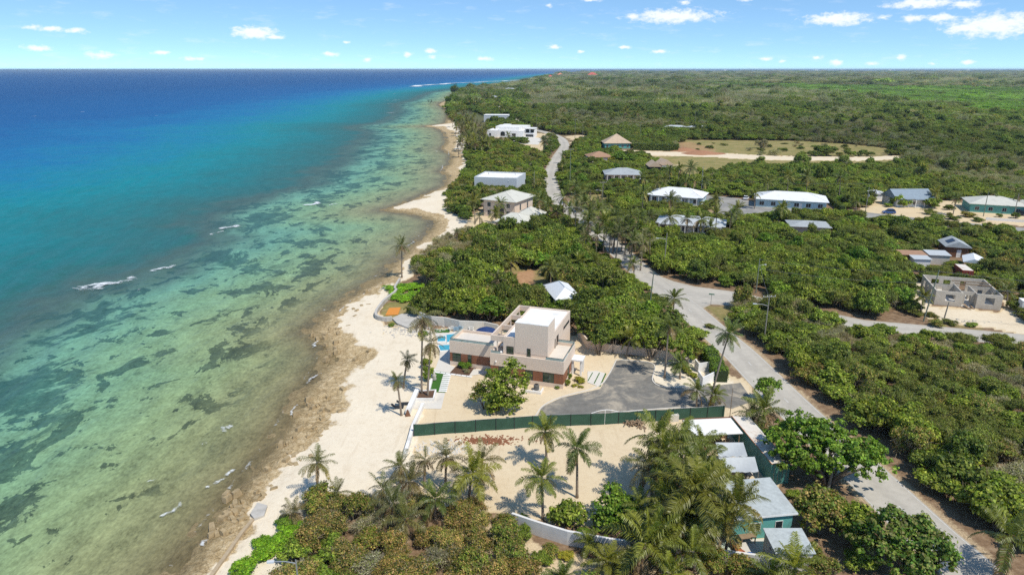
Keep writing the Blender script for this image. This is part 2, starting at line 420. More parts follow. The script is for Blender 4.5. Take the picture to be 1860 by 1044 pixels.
# regions of the ground, traced as seen and laid out on it
VEG = [(300, 1180), (420, 1060), (470, 1000), (545, 945), (560, 915), (640, 905), (735, 900), (735, 790), (690, 560), (698, 550), (718, 515), (750, 500), (765, 470), (800, 445), (832, 428),
       (845, 415), (850, 400), (822, 385), (812, 370), (815, 350), (850, 325), (852, 300), (846, 285), (853, 262), (850, 250), (843, 240), (832, 225), (818, 215), (814, 198), (822, 186), (824, 178), (833, 166), (876, 160.5)]
vegline = [G2(x, y) for x, y in VEG]
BEACHPOLY = coast[:coast_np.shape[0] - 9] + vegline[::-1]
SAND = [  # polygon, strength
    ([(752, 800), (742, 850), (735, 905), (850, 930), (985, 945), (1060, 955), (1130, 960), (1200, 930), (1280, 1000), (1310, 1020), (1400, 1020), (1440, 960), (1400, 870), (1335, 775), (1400, 745), (1345, 690), (1262, 662), (1215, 655), (1130, 642), (1055, 612), (830, 590), (790, 600), (735, 700)], 0.86),
    ([(545, 945), (470, 1000), (420, 1060), (300, 1180), (440, 1180), (500, 1040), (560, 970), (575, 930)], 1.0),
    ([(800, 960), (870, 940), (960, 960), (960, 1044), (830, 1060)], 0.55), ([(940, 985), (1180, 1020), (1330, 1044), (1300, 1100), (950, 1080)], 0.6),
    ([(690, 700), (762, 690), (762, 800), (738, 912), (690, 912)], 1.0), ([(690, 600), (700, 590), (770, 600), (790, 600), (760, 690), (700, 690)], 1.0),
    ([(1640, 540), (1655, 505), (1680, 500), (1690, 555), (1818, 568), (1822, 530), (1845, 535), (1880, 612), (1780, 594), (1690, 580)], 0.9),
    ([(835, 425), (850, 395), (880, 370), (985, 395), (1010, 405), (985, 420), (900, 428)], 0.7), ([(845, 330), (870, 318), (960, 335), (975, 350), (870, 340)], 0.5),
    ([(1560, 388), (1600, 352), (1700, 365), (1780, 365), (1900, 395), (1900, 412), (1700, 406)], 0.75),
    ([(1120, 310), (1165, 315), (1220, 315), (1240, 300), (1175, 286), (1060, 262), (1050, 282)], 0.5),
    ([(995, 268), (1000, 244), (960, 240), (955, 262), (930, 258), (900, 245), (890, 255), (985, 285)], 0.6), ([(1025, 247), (1060, 245), (1075, 252), (1040, 262)], 0.6),
    ([(1008, 153), (1014, 146.5), (1018, 147), (1013, 154)], 0.9), ([(1185, 134), (1192, 130.5), (1195, 131), (1189, 134.5)], 0.7),
    ([(1640, 282), (1645, 290), (1560, 292.5), (1400, 291.5), (1280, 285), (1140, 282), (1080, 274), (1080, 270), (1140, 273), (1280, 277), (1400, 283), (1560, 285)], 0.9),
    ([(1060, 355), (1110, 358), (1110, 362), (1060, 358)], 0.3), ([(1270, 358), (1355, 362), (1440, 388), (1330, 400), (1262, 396)], 0.45),
    ([(1180, 640), (1262, 650), (1335, 700), (1300, 730), (1230, 730), (1190, 690)], 1.0),
]
GRASS = [([(1235, 262), (1245, 254), (1455, 256), (1540, 262), (1620, 270), (1610, 284), (1450, 283), (1280, 280)], 1.0),
         ([(1165, 283), (1340, 286), (1460, 289), (1640, 291), (1640, 303), (1460, 305), (1330, 306), (1300, 318), (1240, 322)], 1.0), ([(1040, 352), (1105, 354), (1105, 376), (1040, 376)], 0.9),
         ([(900, 512), (930, 480), (1010, 500), (1002, 542), (920, 556)], 0.8), ([(686, 575), (700, 552), (745, 545), (755, 575), (720, 592)], 1.0),
         ([(1281, 557), (1335, 556), (1340, 580), (1310, 585)], 0.8), ([(1700, 590), (1790, 600), (1720, 575), (1680, 570)], 0.7), ([(1300, 405), (1330, 405), (1330, 440), (1290, 430)], 0.7), ([(1440, 400), (1560, 405), (1560, 425), (1400, 425)], 0.4)]
DIRT = [([(1225, 262), (1250, 258), (1290, 268), (1305, 284), (1225, 280)], 0.55), ([(1440, 310), (1500, 310), (1520, 345), (1450, 345)], 0.8), ([(925, 500), (965, 490), (975, 530), (925, 540)], 0.9), ([(1560, 600), (1640, 640), (1500, 640)], 0.3)]
CREEP = gpoly([(703, 520), (728, 508), (768, 506), (790, 540), (778, 562), (742, 577), (700, 560)])
CLEAR = [CREEP] + [gpoly(p) for p, s in SAND if s > 0.56] + [gpoly(p) for p, s in GRASS[:5]] + [gpoly(DIRT[0][0])]

def chaikin(p, n=2):
    for _ in range(n):
        q = [p[0]]
        for a, b in zip(p[:-1], p[1:]):
            q += [tuple(0.75 * np.array(a) + 0.25 * np.array(b)), tuple(0.25 * np.array(a) + 0.75 * np.array(b))]
        p = q + [p[-1]]
    return p
ROADR = [(1990, 1200), (1905, 1118), (1817, 1032), (1732, 962), (1631, 870), (1471, 732), (1376, 640), (1341, 613), (1305, 583), (1278, 560), (1245, 535), (1195, 499), (1126, 439), (1093, 412), (1066, 394), (1045, 377),
         (1027, 362), (1017, 346), (1013, 328), (1013, 312), (1018, 296), (1028, 278), (1036, 265), (1030, 253), (1012, 244), (985, 237), (958, 229), (943, 220), (932, 212), (920, 202.5), (908, 193), (904, 185), (910, 177), (925, 171)]
road_r = [G2(*p) for p in ROADR]
road_r = chaikin(road_r, 2)
def offset(line, dist):
    o = []
    for i, p in enumerate(line):
        a = np.array(line[max(0, i - 1)]); b = np.array(line[min(len(line) - 1, i + 1)]); t = (b - a) / np.linalg.norm(b - a)
        o.append((p[0] - t[1] * dist, p[1] + t[0] * dist))
    return o
RW = 6.8
road_l = offset(road_r, RW)
def ribbon(name, l, r, z, m):
    V = np.array([(x, y, z) for x, y in l] + [(x, y, z) for x, y in r]); n = len(l)
    i = np.arange(n - 1); Q = np.stack([i, n + i, n + i + 1, i + 1], 1)
    o = npmesh(name, V, Q, {'across': np.array([0.] * n + [1.] * n)}, smooth=False); o.data.materials.append(m); return kind(o, 'structure')
SIDE_T = [(1195, 500), (1225, 511), (1262, 520), (1345, 531), (1450, 556), (1570, 581), (1700, 592), (1860, 607), (2100, 632), (2500, 672)]
SIDE_B = [(1275, 562), (1281, 558), (1292, 553), (1350, 556), (1440, 577), (1560, 600), (1700, 613), (1860, 629), (2100, 656), (2500, 700)]
ROADPOLYS = [road_l + road_r[::-1], gpoly(SIDE_T) + gpoly(SIDE_B)[::-1], gpoly([(1049, 374), (1092, 376), (1092, 387), (1040, 389)]),
             gpoly([(1262, 352), (1340, 360), (1420, 378), (1560, 384), (1700, 400), (1990, 425), (1990, 440), (1700, 410), (1530, 397), (1420, 392), (1330, 402), (1290, 402), (1305, 380)])]

def asphalt(name, col, dust, var=0.15, lanes=False):
    m = mat(name, col, 0.9, var, 0.9, spec=0.2, bump=0.15, dirt=dust, dscale=0.16)
    t = NT(m.node_tree); b = t.n['Principled BSDF']
    src = b.inputs['Base Color'].links[0].from_socket
    fine = t.noise(t.pos(), 14.0, 4, 0.7); crack = t.noise(t.pos(), 0.35, 8, 0.75, 1.5)
    c_ = t.mix(1.0, src, t.math('MULTIPLY_ADD', t.math('SUBTRACT', fine, 0.5), 0.5, 1.0), 'MULTIPLY')
    c_ = t.mix(t.math('MULTIPLY', t.step(t.math('ABSOLUTE', t.math('SUBTRACT', crack, 0.5)), 0.006, 0.0), 0.35), c_, (0.12, 0.11, 0.10))
    if lanes:
        ac = t.attr('across').outputs['Fac']; wv = t.math('COSINE', t.math('MULTIPLY', ac, 4 * pi))
        c_ = t.mix(1.0, c_, t.math('MULTIPLY_ADD', wv, -0.055, 1.0), 'MULTIPLY')
        big = t.noise(t.pos(), 0.06, 4, 0.6); c_ = t.mix(1.0, c_, t.math('MULTIPLY_ADD', t.math('SUBTRACT', big, .5), .5, 1.0), 'MULTIPLY')
        ed = t.math('ADD', t.math('ABSOLUTE', t.math('SUBTRACT', ac, .5)), t.math('MULTIPLY', t.math('SUBTRACT', t.noise(t.pos(), .8, 5, .7), .5), .10))
        c_ = t.mix(t.math('MULTIPLY', t.step(ed, .46, .50), .75), c_, (0.42, 0.34, 0.24))
    else:
        c_ = t.mix(t.math('MULTIPLY', t.step(t.noise(t.pos(), .16, 7, .72, .8), .46, .64), .8), c_, dust)
    t.put(b.inputs['Base Color'], c_)
    return m
M['road'] = asphalt('bleached_asphalt', (0.42, 0.385, 0.325), (0.50, 0.455, 0.38), lanes=True)
M['drive'] = asphalt('grey_gravel', (0.17, 0.16, 0.14), (0.42, 0.36, 0.27), 0.3)
M['oldroad'] = asphalt('grey_asphalt', (0.24, 0.23, 0.21), (0.34, 0.32, 0.28))
ribbon('road', road_l, road_r, 0.010, M['road'])
ribbon('side_road', gpoly(SIDE_T), gpoly(SIDE_B), 0.005, M['road'])
def sheet(name, poly, z, m, k='structure'):
    b = MB(); b.face([(x, y, z) for x, y in poly]); o = b.build(name, m); return kind(o, k)
sheet('side_street', ROADPOLYS[2], 0.006, M['oldroad'])
sheet('back_street', ROADPOLYS[3], 0.006, M['oldroad'])
# painted lines: white edge lines and short centre dashes, worn
mk = MB()
M['paint'] = mat('worn_road_paint', (0.54, 0.53, 0.49), 0.8, 0.25, 3.0, dirt=(0.40, 0.375, 0.33), dscale=1.2)
cl_ = offset(road_r, RW / 2)
acc = 0
def seglens(l): return [math.dist(a, b) for a, b in zip(l[:-1], l[1:])]
def dashed(line, wd, on, off_, maxd):
    tot = 0; ln = seglens(line); cum = np.concatenate([[0], np.cumsum(ln)]); L = np.array(line)
    def at(s): return np.array([np.interp(s, cum, L[:, 0]), np.interp(s, cum, L[:, 1])])
    s_ = 0
    while s_ < min(maxd, cum[-1] - on):
        a = at(s_); b = at(s_ + on); t = (b - a) / np.linalg.norm(b - a); n_ = np.array([-t[1], t[0]]) * wd / 2
        mk.face([(*(a - n_), 0.014), (*(b - n_), 0.014), (*(b + n_), 0.014), (*(a + n_), 0.014)]); s_ += on + off_
dashed(cl_, 0.13, 1.6, 5.5, 190)
for e in (offset(road_r, 0.3), offset(road_r, RW - 0.3)): dashed(e, 0.11, 3.0, 0.0, 170)
kind(mk.build('road_markings', M['paint']), 'structure')

def ground():
    P, Q = fan(-1.05, 1.25, 820, 24, 26000, 720)
    off = offshore(P)
    dist = np.hypot(P[:, 0], P[:, 1])
    n1 = fbm(P[:, 0] / 9, P[:, 1] / 9, 4) - 0.5; n2 = fbm(P[:, 0] / 2.2 + 50, P[:, 1] / 2.2, 4) - 0.5
    ins = -off
    # width of the rock belt at the nearest stretch of coast
    near = np.full(len(P), 10.0); sel = np.where((ins > -40) & (ins < 60))[0]
    for i in range(0, len(sel), 100000):
        s_ = sel[i:i + 100000]
        dd = ((P[s_, None, :] - coast_np[None]) ** 2).sum(2); wgt = 1 / (dd + 9); near[s_] = (wgt * cwid).sum(1) / wgt.sum(1)
    rock = 1 - sstep(ins + n1 * 9 + n2 * 4, near * 0.50, near * 1.05)
    beach = sdf(P[sel], BEACHPOLY); sand = np.zeros(len(P)); sand[sel] = 1 - sstep(beach + n2[sel] * 2.5, -0.4, 0.8)
    beachm = sand.copy()
    def paint(lst, into):
        for p, s_ in lst:
            g = np.array(gpoly(p)); lo = g.min(0) - 15; hi = g.max(0) + 15
            k = np.where((P > lo).all(1) & (P < hi).all(1))[0]
            if len(k) == 0: continue
            ed = np.clip(dist[k] / 250, 0.6, 6)
            into[k] = np.maximum(into[k], s_ * (1 - sstep(sdf(P[k], p if False else gpoly(p)) + (n2[k] * 3 + n1[k] * 3) * ed, -0.5 * ed, 1.0 * ed)))
    paint(SAND, sand)
    gr = np.zeros(len(P)); paint(GRASS, gr); di = np.zeros(len(P)); paint(DIRT, di)
    # sandy shoulder along the road
    for line, w_ in ((road_r, 2.0), (road_l, 1.2)):
        k = np.where((P[:, 0] > -20) & (P[:, 0] < 90) & (P[:, 1] < 800))[0]
        dd = linedist(P[k], line); sand[k] = np.maximum(sand[k], 0.5 * (1 - sstep(dd + n2[k] * 2, 0.2, w_)))
    wood = sstep(dist, 350, 900)
    z = np.where(ins < 0, SEA - 0.25 * sstep(-ins, 0, 6) - 1.2 * sstep(-ins, 4, 25), SEA + (0 - SEA) * sstep(ins, -1.5, np.maximum(near, 6) * 1.15))
    rough = rock * sstep(ins, -6, 1.5) * (1 - sstep(dist, 500, 900))
    z = z + rough * (n2 * 0.55 + n1 * 0.3)
    z = z + beachm * (1 - rock) * np.clip(ins, 0, 1) * (n1 * 0.22 + n2 * 0.06)
    z = np.where(sand + 0 < 0, z, z)
    V = np.concatenate([P, z[:, None]], 1)
    cov = np.stack([rock, sand, gr, di], 1)
    m = bpy.data.materials.new('ground'); m.use_nodes = True; t = NT(m.node_tree); b = t.n['Principled BSDF']
    a = t.add('ShaderNodeAttribute', attribute_name='cov'); sp_ = t.add('ShaderNodeSeparateColor'); t.l.new(a.outputs['Color'], sp_.inputs[0])
    Rk, Sd, Gr, Di = sp_.outputs[0], sp_.outputs[1], sp_.outputs[2], a.outputs['Alpha']
    aw = t.attr('wood').outputs['Fac']; ao = t.attr('inland').outputs['Fac']
    p = t.pos()
    nA = t.noise(p, 0.12, 6, 0.65); nB = t.noise(p, 0.9, 6, 0.7); nC = t.noise(p, 5.0, 5, 0.7)
    soil = t.ramp(nB, [(0.25, (0.10, 0.062, 0.036)), (0.5, (0.21, 0.135, 0.078)), (0.75, (0.36, 0.26, 0.165))])
    canopy = t.ramp(nA, [(0.3, (0.06, 0.072, 0.03)), (0.5, (0.085, 0.105, 0.038)), (0.7, (0.11, 0.115, 0.055))])
    c_ = t.mix(aw, soil, canopy)
    grass = t.ramp(t.math('ADD', t.math('MULTIPLY', nA, 0.6), t.math('MULTIPLY', nB, 0.4)), [(0.35, (0.13, 0.15, 0.036)), (0.5, (0.25, 0.21, 0.075)), (0.65, (0.36, 0.26, 0.12))])
    c_ = t.mix(Gr, c_, grass)
    c_ = t.mix(Di, c_, t.ramp(nB, [(0.3, (0.30, 0.15, 0.07)), (0.7, (0.50, 0.30, 0.17))]))
    sandc = t.ramp(t.math('ADD', t.math('MULTIPLY', nA, 0.35), t.math('ADD', t.math('MULTIPLY', nB, 0.4), t.math('MULTIPLY', nC, 0.25))), [(0.30, (0.52, 0.43, 0.30)), (0.46, (0.69, 0.59, 0.44)), (0.70, (0.78, 0.695, 0.54))])
    ft = t.step(t.noise(p, 1.9, 3, .6, .3), .56, .66); trk = t.step(t.noise(t.vmath('MULTIPLY', p, (.9, .12, 1.)), 1.0, 4, .6, .4), .58, .68)
    sandc = t.mix(t.math('MULTIPLY', t.math('MAXIMUM', ft, trk), .28), sandc, (0.52, 0.42, 0.29))
    deb = t.math('MULTIPLY', t.step(t.noise(p, 2.6, 6, 0.8), 0.60, 0.72), t.step(nA, 0.42, 0.6))
    sandc = t.mix(t.math('MULTIPLY', deb, 0.55), sandc, (0.28, 0.19, 0.11))
    tan_ = t.mix(1.0, sandc, (0.86, 0.78, 0.64), 'MULTIPLY')
    sandmix = t.mix(t.step(Sd, 0.80, 0.97), tan_, sandc)
    sf = t.math('ADD', Sd, t.math('MULTIPLY', t.math('SUBTRACT', nC, 0.5), 0.5))
    c_ = t.mix(t.step(sf, 0.35, 0.65), c_, sandmix)
    vr = t.add('ShaderNodeTexVoronoi', feature='DISTANCE_TO_EDGE'); t.l.new(p, vr.inputs['Vector']); vr.inputs['Scale'].default_value = 0.7
    rk = t.math('ADD', t.math('MULTIPLY', nB, 0.40), t.math('ADD', t.math('MULTIPLY', nC, 0.3), t.math('MULTIPLY', t.noise(p, 2.3, 5, .75, .5), 0.30)))
    rockc = t.ramp(rk, [(0.32, (0.11, 0.075, 0.04)), (0.42, (0.29, 0.20, 0.095)), (0.51, (0.48, 0.355, 0.19)), (0.60, (0.64, 0.515, 0.33)), (0.72, (0.75, 0.64, 0.47))])
    rockc = t.mix(t.math('MULTIPLY', t.step(vr.outputs[0], 0.07, 0.0), 0.4), rockc, (0.12, 0.08, 0.04))
    wet = t.step(ao, 3.4, 0.2)
    wetc = t.ramp(rk, [(0.35, (0.08, 0.062, 0.035)), (0.55, (0.25, 0.19, 0.095)), (0.7, (0.38, 0.30, 0.17))])
    rockc = t.mix(t.math('MULTIPLY', wet, 0.85), rockc, wetc)
    rf = t.math('ADD', Rk, t.math('MULTIPLY', t.math('SUBTRACT', nB, 0.5), 1.3))
    c_ = t.mix(t.step(rf, 0.35, 0.62), c_, rockc)
    t.put(b.inputs['Base Color'], c_); b.inputs['Roughness'].default_value = 0.95; b.inputs['Specular IOR Level'].default_value = 0.15
    bp = t.add('ShaderNodeBump'); bp.inputs['Strength'].default_value = 0.9; bp.inputs['Distance'].default_value = 0.3
    hgt = t.math('ADD', t.math('MULTIPLY', t.math('MULTIPLY', nB, Rk), 1.6), t.math('MULTIPLY', nC, 0.25))
    t.l.new(hgt, bp.inputs['Height']); t.l.new(bp.outputs[0], b.inputs['Normal'])
    fi = off[Q].min(1) < 20
    cls_r = (rock[Q].mean(1) > 0.5) & (ins[Q].mean(1) < 25); cls_b = (beachm[Q].mean(1) > 0.5) & ~cls_r
    at = {'cov': cov, 'wood': wood, 'inland': np.clip(ins, -50, 500)}
    for nm, k in (('rocky_shore', cls_r & fi), ('beach', cls_b & fi), ('ground', fi & ~cls_r & ~cls_b)):
        o = npmesh(nm, V, Q[k], at); o.data.materials.append(m); kind(o, 'structure')
ground()

def sea():
    P, Q = fan(-1.5, 0.75, 560, 20, 250000, 620)
    off = offshore(P); dist = np.hypot(P[:, 0], P[:, 1])
    amp = sstep(off, 2, 60) * (1 - sstep(dist, 250, 600))
    ph = (P[:, 0] * 0.94 + P[:, 1] * 0.33) / 7.5 + 2.2 * fbm(P[:, 0] / 40, P[:, 1] / 40, 3)
    z = SEA + amp * (0.20 * np.sin(2 * pi * ph) * (0.4 + 1.2 * fbm(P[:, 0] / 25 + 9, P[:, 1] / 25, 2)) + 0.20 * (fbm(P[:, 0] / 3.2, P[:, 1] / 6, 3) - 0.5))
    V = np.concatenate([P, z[:, None]], 1)
    fi = off[Q].max(1) > -9
    o = npmesh('sea', V, Q[fi], {'off': np.clip(off, -20, 5000), 'far': sstep(dist, 400, 4000)}); kind(o, 'structure')
    m = bpy.data.materials.new('sea_water'); m.use_nodes = True; t = NT(m.node_tree); b = t.n['Principled BSDF']
    p = t.pos(); of = t.attr('off').outputs['Fac']
    n0 = t.noise(p, 0.012, 5, 0.6); n1 = t.noise(p, 0.05, 5, 0.6)
    sv = t.vmath('MULTIPLY', p, (1.0, 0.7, 1.0))
    ofn = t.math('MULTIPLY_ADD', t.math('SUBTRACT', n1, 0.5), t.math('MULTIPLY', of, 0.55), of)
    ofn = t.math('MULTIPLY_ADD', t.math('SUBTRACT', n0, 0.5), t.math('MULTIPLY', t.math('MAXIMUM', t.math('SUBTRACT', of, 60), 0.0), 0.8), ofn)
    k = t.math('SQRT', t.math('DIVIDE', t.math('MAXIMUM', ofn, 0.0), 900.0), clamp=True)
    q = lambda d: math.sqrt(d / 900)
    c_ = t.ramp(k, [(q(0), (0.16, 0.122, 0.06)), (q(2), (0.165, 0.135, 0.066)), (q(5.5), (0.215, 0.205, 0.10)), (q(12), (0.225, 0.25, 0.118)), (q(20), (0.21, 0.285, 0.138)), (q(32), (0.175, 0.305, 0.168)), (q(46), (0.130, 0.285, 0.195)),
                    (q(57), (0.070, 0.135, 0.105)), (q(64), (0.058, 0.105, 0.085)), (q(75), (0.026, 0.115, 0.105)), (q(105), (0.010, 0.145, 0.150)), (q(145), (0.001, 0.185, 0.210)), (q(195), (0.0, 0.165, 0.26)), (q(260), (0.0, 0.125, 0.28)), (q(380), (0.0, 0.082, 0.24)), (q(900), (0.0, 0.060, 0.195))])
    # weed beds and reef on the shallow bottom
    w1 = t.noise(t.vmath('ADD', sv, (31, 7, 0)), 0.15, 6, 0.66, 0.5); w2 = t.noise(sv, 0.03, 3, 0.5)
    th = t.math('SUBTRACT', t.math('MULTIPLY_ADD', w2, 0.40, w1), 0.20)
    weed = t.step(th, 0.543, 0.565)
    w3 = t.noise(t.vmath('ADD', sv, (3, 91, 0)), 0.42, 5, 0.62, 0.4); weed = t.math('MAXIMUM', weed, t.step(t.math('MULTIPLY_ADD', w2, 0.22, w3), 0.735, 0.765))
    zone = t.math('MULTIPLY', t.step(of, 5, 14), t.step(of, 70, 52))
    reef = t.math('MULTIPLY', t.step(t.noise(sv, 0.05, 6, 0.68, 0.6), 0.505, 0.56), t.math('MULTIPLY', t.step(of, 24, 38), t.step(of, 75, 55)))
    dk = t.math('MULTIPLY', t.math('MAXIMUM', weed, reef), zone)
    dk = t.math('MULTIPLY', dk, t.math('MULTIPLY_ADD', t.noise(sv, 0.7, 4, 0.7), 0.7, 0.42), clamp=True)
    c_ = t.mix(t.math('MULTIPLY', dk, 0.95), c_, t.mix(t.step(of, 10, 45), (0.036, 0.050, 0.030), (0.018, 0.070, 0.064)))
    # rubble speckle over sand; light and dark of ripples painted into the colour
    f1 = t.noise(p, 0.8, 5, 0.75); f2 = t.noise(t.vmath('MULTIPLY', p, (1.0, 0.5, 1.0)), 2.4, 3, 0.7)
    sh = t.step(of, 90, 10)
    fine = t.math('ADD', t.math('MULTIPLY', t.math('SUBTRACT', f1, 0.5), 0.9), t.math('MULTIPLY', t.math('SUBTRACT', f2, 0.5), 1.0))
    c_ = t.mix(1.0, c_, t.math('MULTIPLY_ADD', t.math('ADD', fine, t.math('MULTIPLY', t.math('SUBTRACT', t.noise(t.vmath('MULTIPLY', p, (.30, .11, 1.)), 1.0, 4, .6), .5), .9)), t.math('MULTIPLY_ADD', sh, 0.75, 0.50), 1.0), 'MULTIPLY')
    t.put(b.inputs['Base Color'], c_)
    b.inputs['Roughness'].default_value = 0.6; b.inputs['Specular IOR Level'].default_value = 0.0
    b1 = t.noise(t.vmath('MULTIPLY', p, (0.55, 0.28, 1.0)), 0.9, 5, 0.62); b2 = t.noise(t.vmath('MULTIPLY', p, (0.10, 0.035, 1.0)), 0.8, 4, 0.6)
    hg = t.math('ADD', t.math('MULTIPLY', b1, 0.5), t.math('MULTIPLY', b2, 2.2))
    bp = t.add('ShaderNodeBump'); t.put(bp.inputs['Strength'], t.math('MULTIPLY_ADD', t.attr('far').outputs['Fac'], -0.62, 0.8)); bp.inputs['Distance'].default_value = 0.5
    t.l.new(hg, bp.inputs['Height']); t.l.new(bp.outputs[0], b.inputs['Normal'])
    gl = t.add('ShaderNodeBsdfGlossy'); gl.inputs['Roughness'].default_value = 0.2; t.l.new(bp.outputs[0], gl.inputs['Normal'])
    fr = t.add('ShaderNodeFresnel'); fr.inputs[0].default_value = 1.33; t.l.new(bp.outputs[0], fr.inputs[1])
    ms = t.add('ShaderNodeMixShader'); t.put(ms.inputs[0], t.math('MINIMUM', t.math('MULTIPLY', fr.outputs[0], 0.55), 0.13)); t.l.new(b.outputs[0], ms.inputs[1]); t.l.new(gl.outputs[0], ms.inputs[2])
    t.l.new(ms.outputs[0], t.n['Material Output'].inputs['Surface'])
    o.data.materials.append(m)
    # white water: broken strips of foam on the wave crests
    FV, FQ, FA, FB = [], [], [], []
    def ribbon_foam(path, wd, z, edge):
        n = len(path); L = offset(path, wd); Rr = offset(path, -wd); k = len(FV) * 0 + sum(len(v) for v in FV); M_ = 5
        v = []; a = []; b2 = []
        for i in range(n):
            u_ = i / (n - 1)
            for j in range(M_):
                q = j / (M_ - 1); v.append((L[i][0] * (1 - q) + Rr[i][0] * q, L[i][1] * (1 - q) + Rr[i][1] * q, SEA + z + .16 * sin(pi * q))); a.append(edge * sin(pi * q) ** .8 * min(1, 5 * sin(pi * u_))); b2.append(wd)
        FV.append(np.array(v)); FA.append(np.array(a)); FQ.append(np.array([(k + i * M_ + j, k + i * M_ + j + 1, k + (i + 1) * M_ + j + 1, k + (i + 1) * M_ + j) for i in range(n - 1) for j in range(M_ - 1)]))
    def foam(a, b_, wd, n=26, dens=0.8, z=0.22):
        A = np.array(G2(*a, SEA)); B = np.array(G2(*b_, SEA)); L = np.linalg.norm(B - A); tt = (B - A) / L; nn = np.array([-tt[1], tt[0]]); N = max(8, min(60, int(L / .5)))
        ribbon_foam([tuple(A + (B - A) * t_ + nn * wd * (.5 * sin(t_ * 7 + a[0]) + .25 * sin(t_ * 19 + a[1]))) for t_ in np.linspace(0, 1, N)], wd * 0.85, z, 2.0 if wd > 9 else 1.0 if wd > .9 else .85)
    for a, b_, wd in [((132, 529), (180, 521), 3.4), ((170, 524), (250, 504), 2.4), ((150, 522), (215, 514), 1.3), ((276, 495), (320, 482), 1.8), ((248, 529), (258, 526), 0.7), ((383, 429), (404, 420), 1.3), ((402, 418), (434, 410), 2.0), ((554, 375), (584, 368), 2.0),
                      ((594, 374), (614, 371), 0.9), ((400, 789), (420, 774), 0.9), ((362, 812), (378, 806), 0.5), ((270, 880), (281, 872), 0.5), ((290, 946), (338, 912), 0.55), ((372, 893), (430, 853), 0.55), ((362, 995), (380, 982), 0.5),
                      ((551, 703), (584, 678), 0.5), ((526, 760), (540, 735), 0.35), ((570, 634), (576, 620), 0.6), ((742, 450), (752, 437), 0.7), ((752, 424), (768, 420), 0.5), ((645, 545), (700, 512), 0.4), ((615, 570), (640, 545), 0.4), ((775, 362), (815, 342), 0.6), ((800, 312), (806, 300), 0.7), ((813, 285), (816, 275), 0.5), ((722, 292), (727, 296), 0.8), ((790, 274), (795, 277), 0.8)]:
        foam(a, b_, wd)
    for (x, y) in [(704, 164), (708, 166), (716, 171), (728, 161), (738, 160), (702, 183), (716, 183), (707, 189), (722, 182), (707, 206), (712, 206), (682, 228), (284, 374 - 163), (149, 204), (62, 212)]:
        foam((x - 4, y), (x + 5, y - 0.4), 2.2, 10)
    for a, b_ in [((745, 158), (775, 154.8)), ((775, 154.8), (830, 151.5)), ((830, 151.2), (880, 149.4)), ((880, 149), (925, 147)), ((925, 147), (965, 144.5)), ((1080, 132), (1120, 130))]:
        foam(a, b_, 22, 5, 0.9, 0.6)
    sh_ = [(x - .4, y) for x, y in chaikin(coast[2:24], 2)]
    ribbon_foam(offset(sh_, 1.0), .42, .10, .52)
    o = npmesh('sea_foam', np.concatenate(FV), np.concatenate(FQ), {'body': np.concatenate(FA)}); kind(o, 'stuff')
    m = bpy.data.materials.new('foam'); m.use_nodes = True; t = NT(m.node_tree); b = t.n['Principled BSDF']; b.inputs['Base Color'].default_value = (.82, .84, .84, 1); b.inputs['Roughness'].default_value = .7
    p = t.pos(); al = t.math('ADD', t.attr('body').outputs['Fac'], t.math('MULTIPLY', t.math('SUBTRACT', t.noise(p, 1.1, 6, .72, .6), .5), 2.4)); al = t.math('ADD', al, t.math('MULTIPLY', t.math('SUBTRACT', t.noise(p, .16, 3), .5), 1.6))
    t.put(b.inputs['Alpha'], t.math('MULTIPLY', t.step(al, .55, 1.4), .85)); o.data.materials.append(m)
sea()

# ------------------------------------------------------------------ the modern house by the beach
def zz(zx, zy): return (680 + zx * 0.26882, 520 + zy * 0.26882)
hc = G2(1022.4, 706.4)
HF = frame(hc[0], hc[1], -18)
keep(HF, -22, 3, -1, 19, 0.6)
house = thing('modern_house', 'angular cream stucco house with flat white roofs, stair tower and brown wood panels', 'house', hc)
def win(root, fr, a0, a1, z0, z1, b, gm='glass', side='F', name='window', mull=1, fm='alu', dep=0.05):
    """glazing set 3 mm proud of a front (b) or right-hand (a) wall, with its frame as a sub-part"""
    g = MB(fr); f = MB(fr); t_ = 0.05
    def bx(mb, p0, p1, q0, q1, d0, d1):
        if side == 'F': mb.box(p0, p1, b - d1, b - d0, q0, q1)
        else: mb.box(b + d0, b + d1, p0, p1, q0, q1)
    bx(g, a0 + t_, a1 - t_, z0 + t_, z1 - t_, -0.06, 0.012)
    bx(f, a0, a1, z0, z0 + t_, -0.05, dep); bx(f, a0, a1, z1 - t_, z1, -0.05, dep)
    bx(f, a0, a0 + t_, z0 + t_, z1 - t_, -0.05, dep); bx(f, a1 - t_, a1, z0 + t_, z1 - t_, -0.05, dep)
    for k in range(1, mull + 1):
        if mull >= 1 and a1 - a0 > 1.0:
            c_ = a0 + (a1 - a0) * k / (mull + 1); bx(f, c_ - 0.025, c_ + 0.025, z0 + t_, z1 - t_, -0.05, dep - 0.01)
    go = g.build(name, M[gm], root); f.build('window_frame', M[fm], go)
    return go
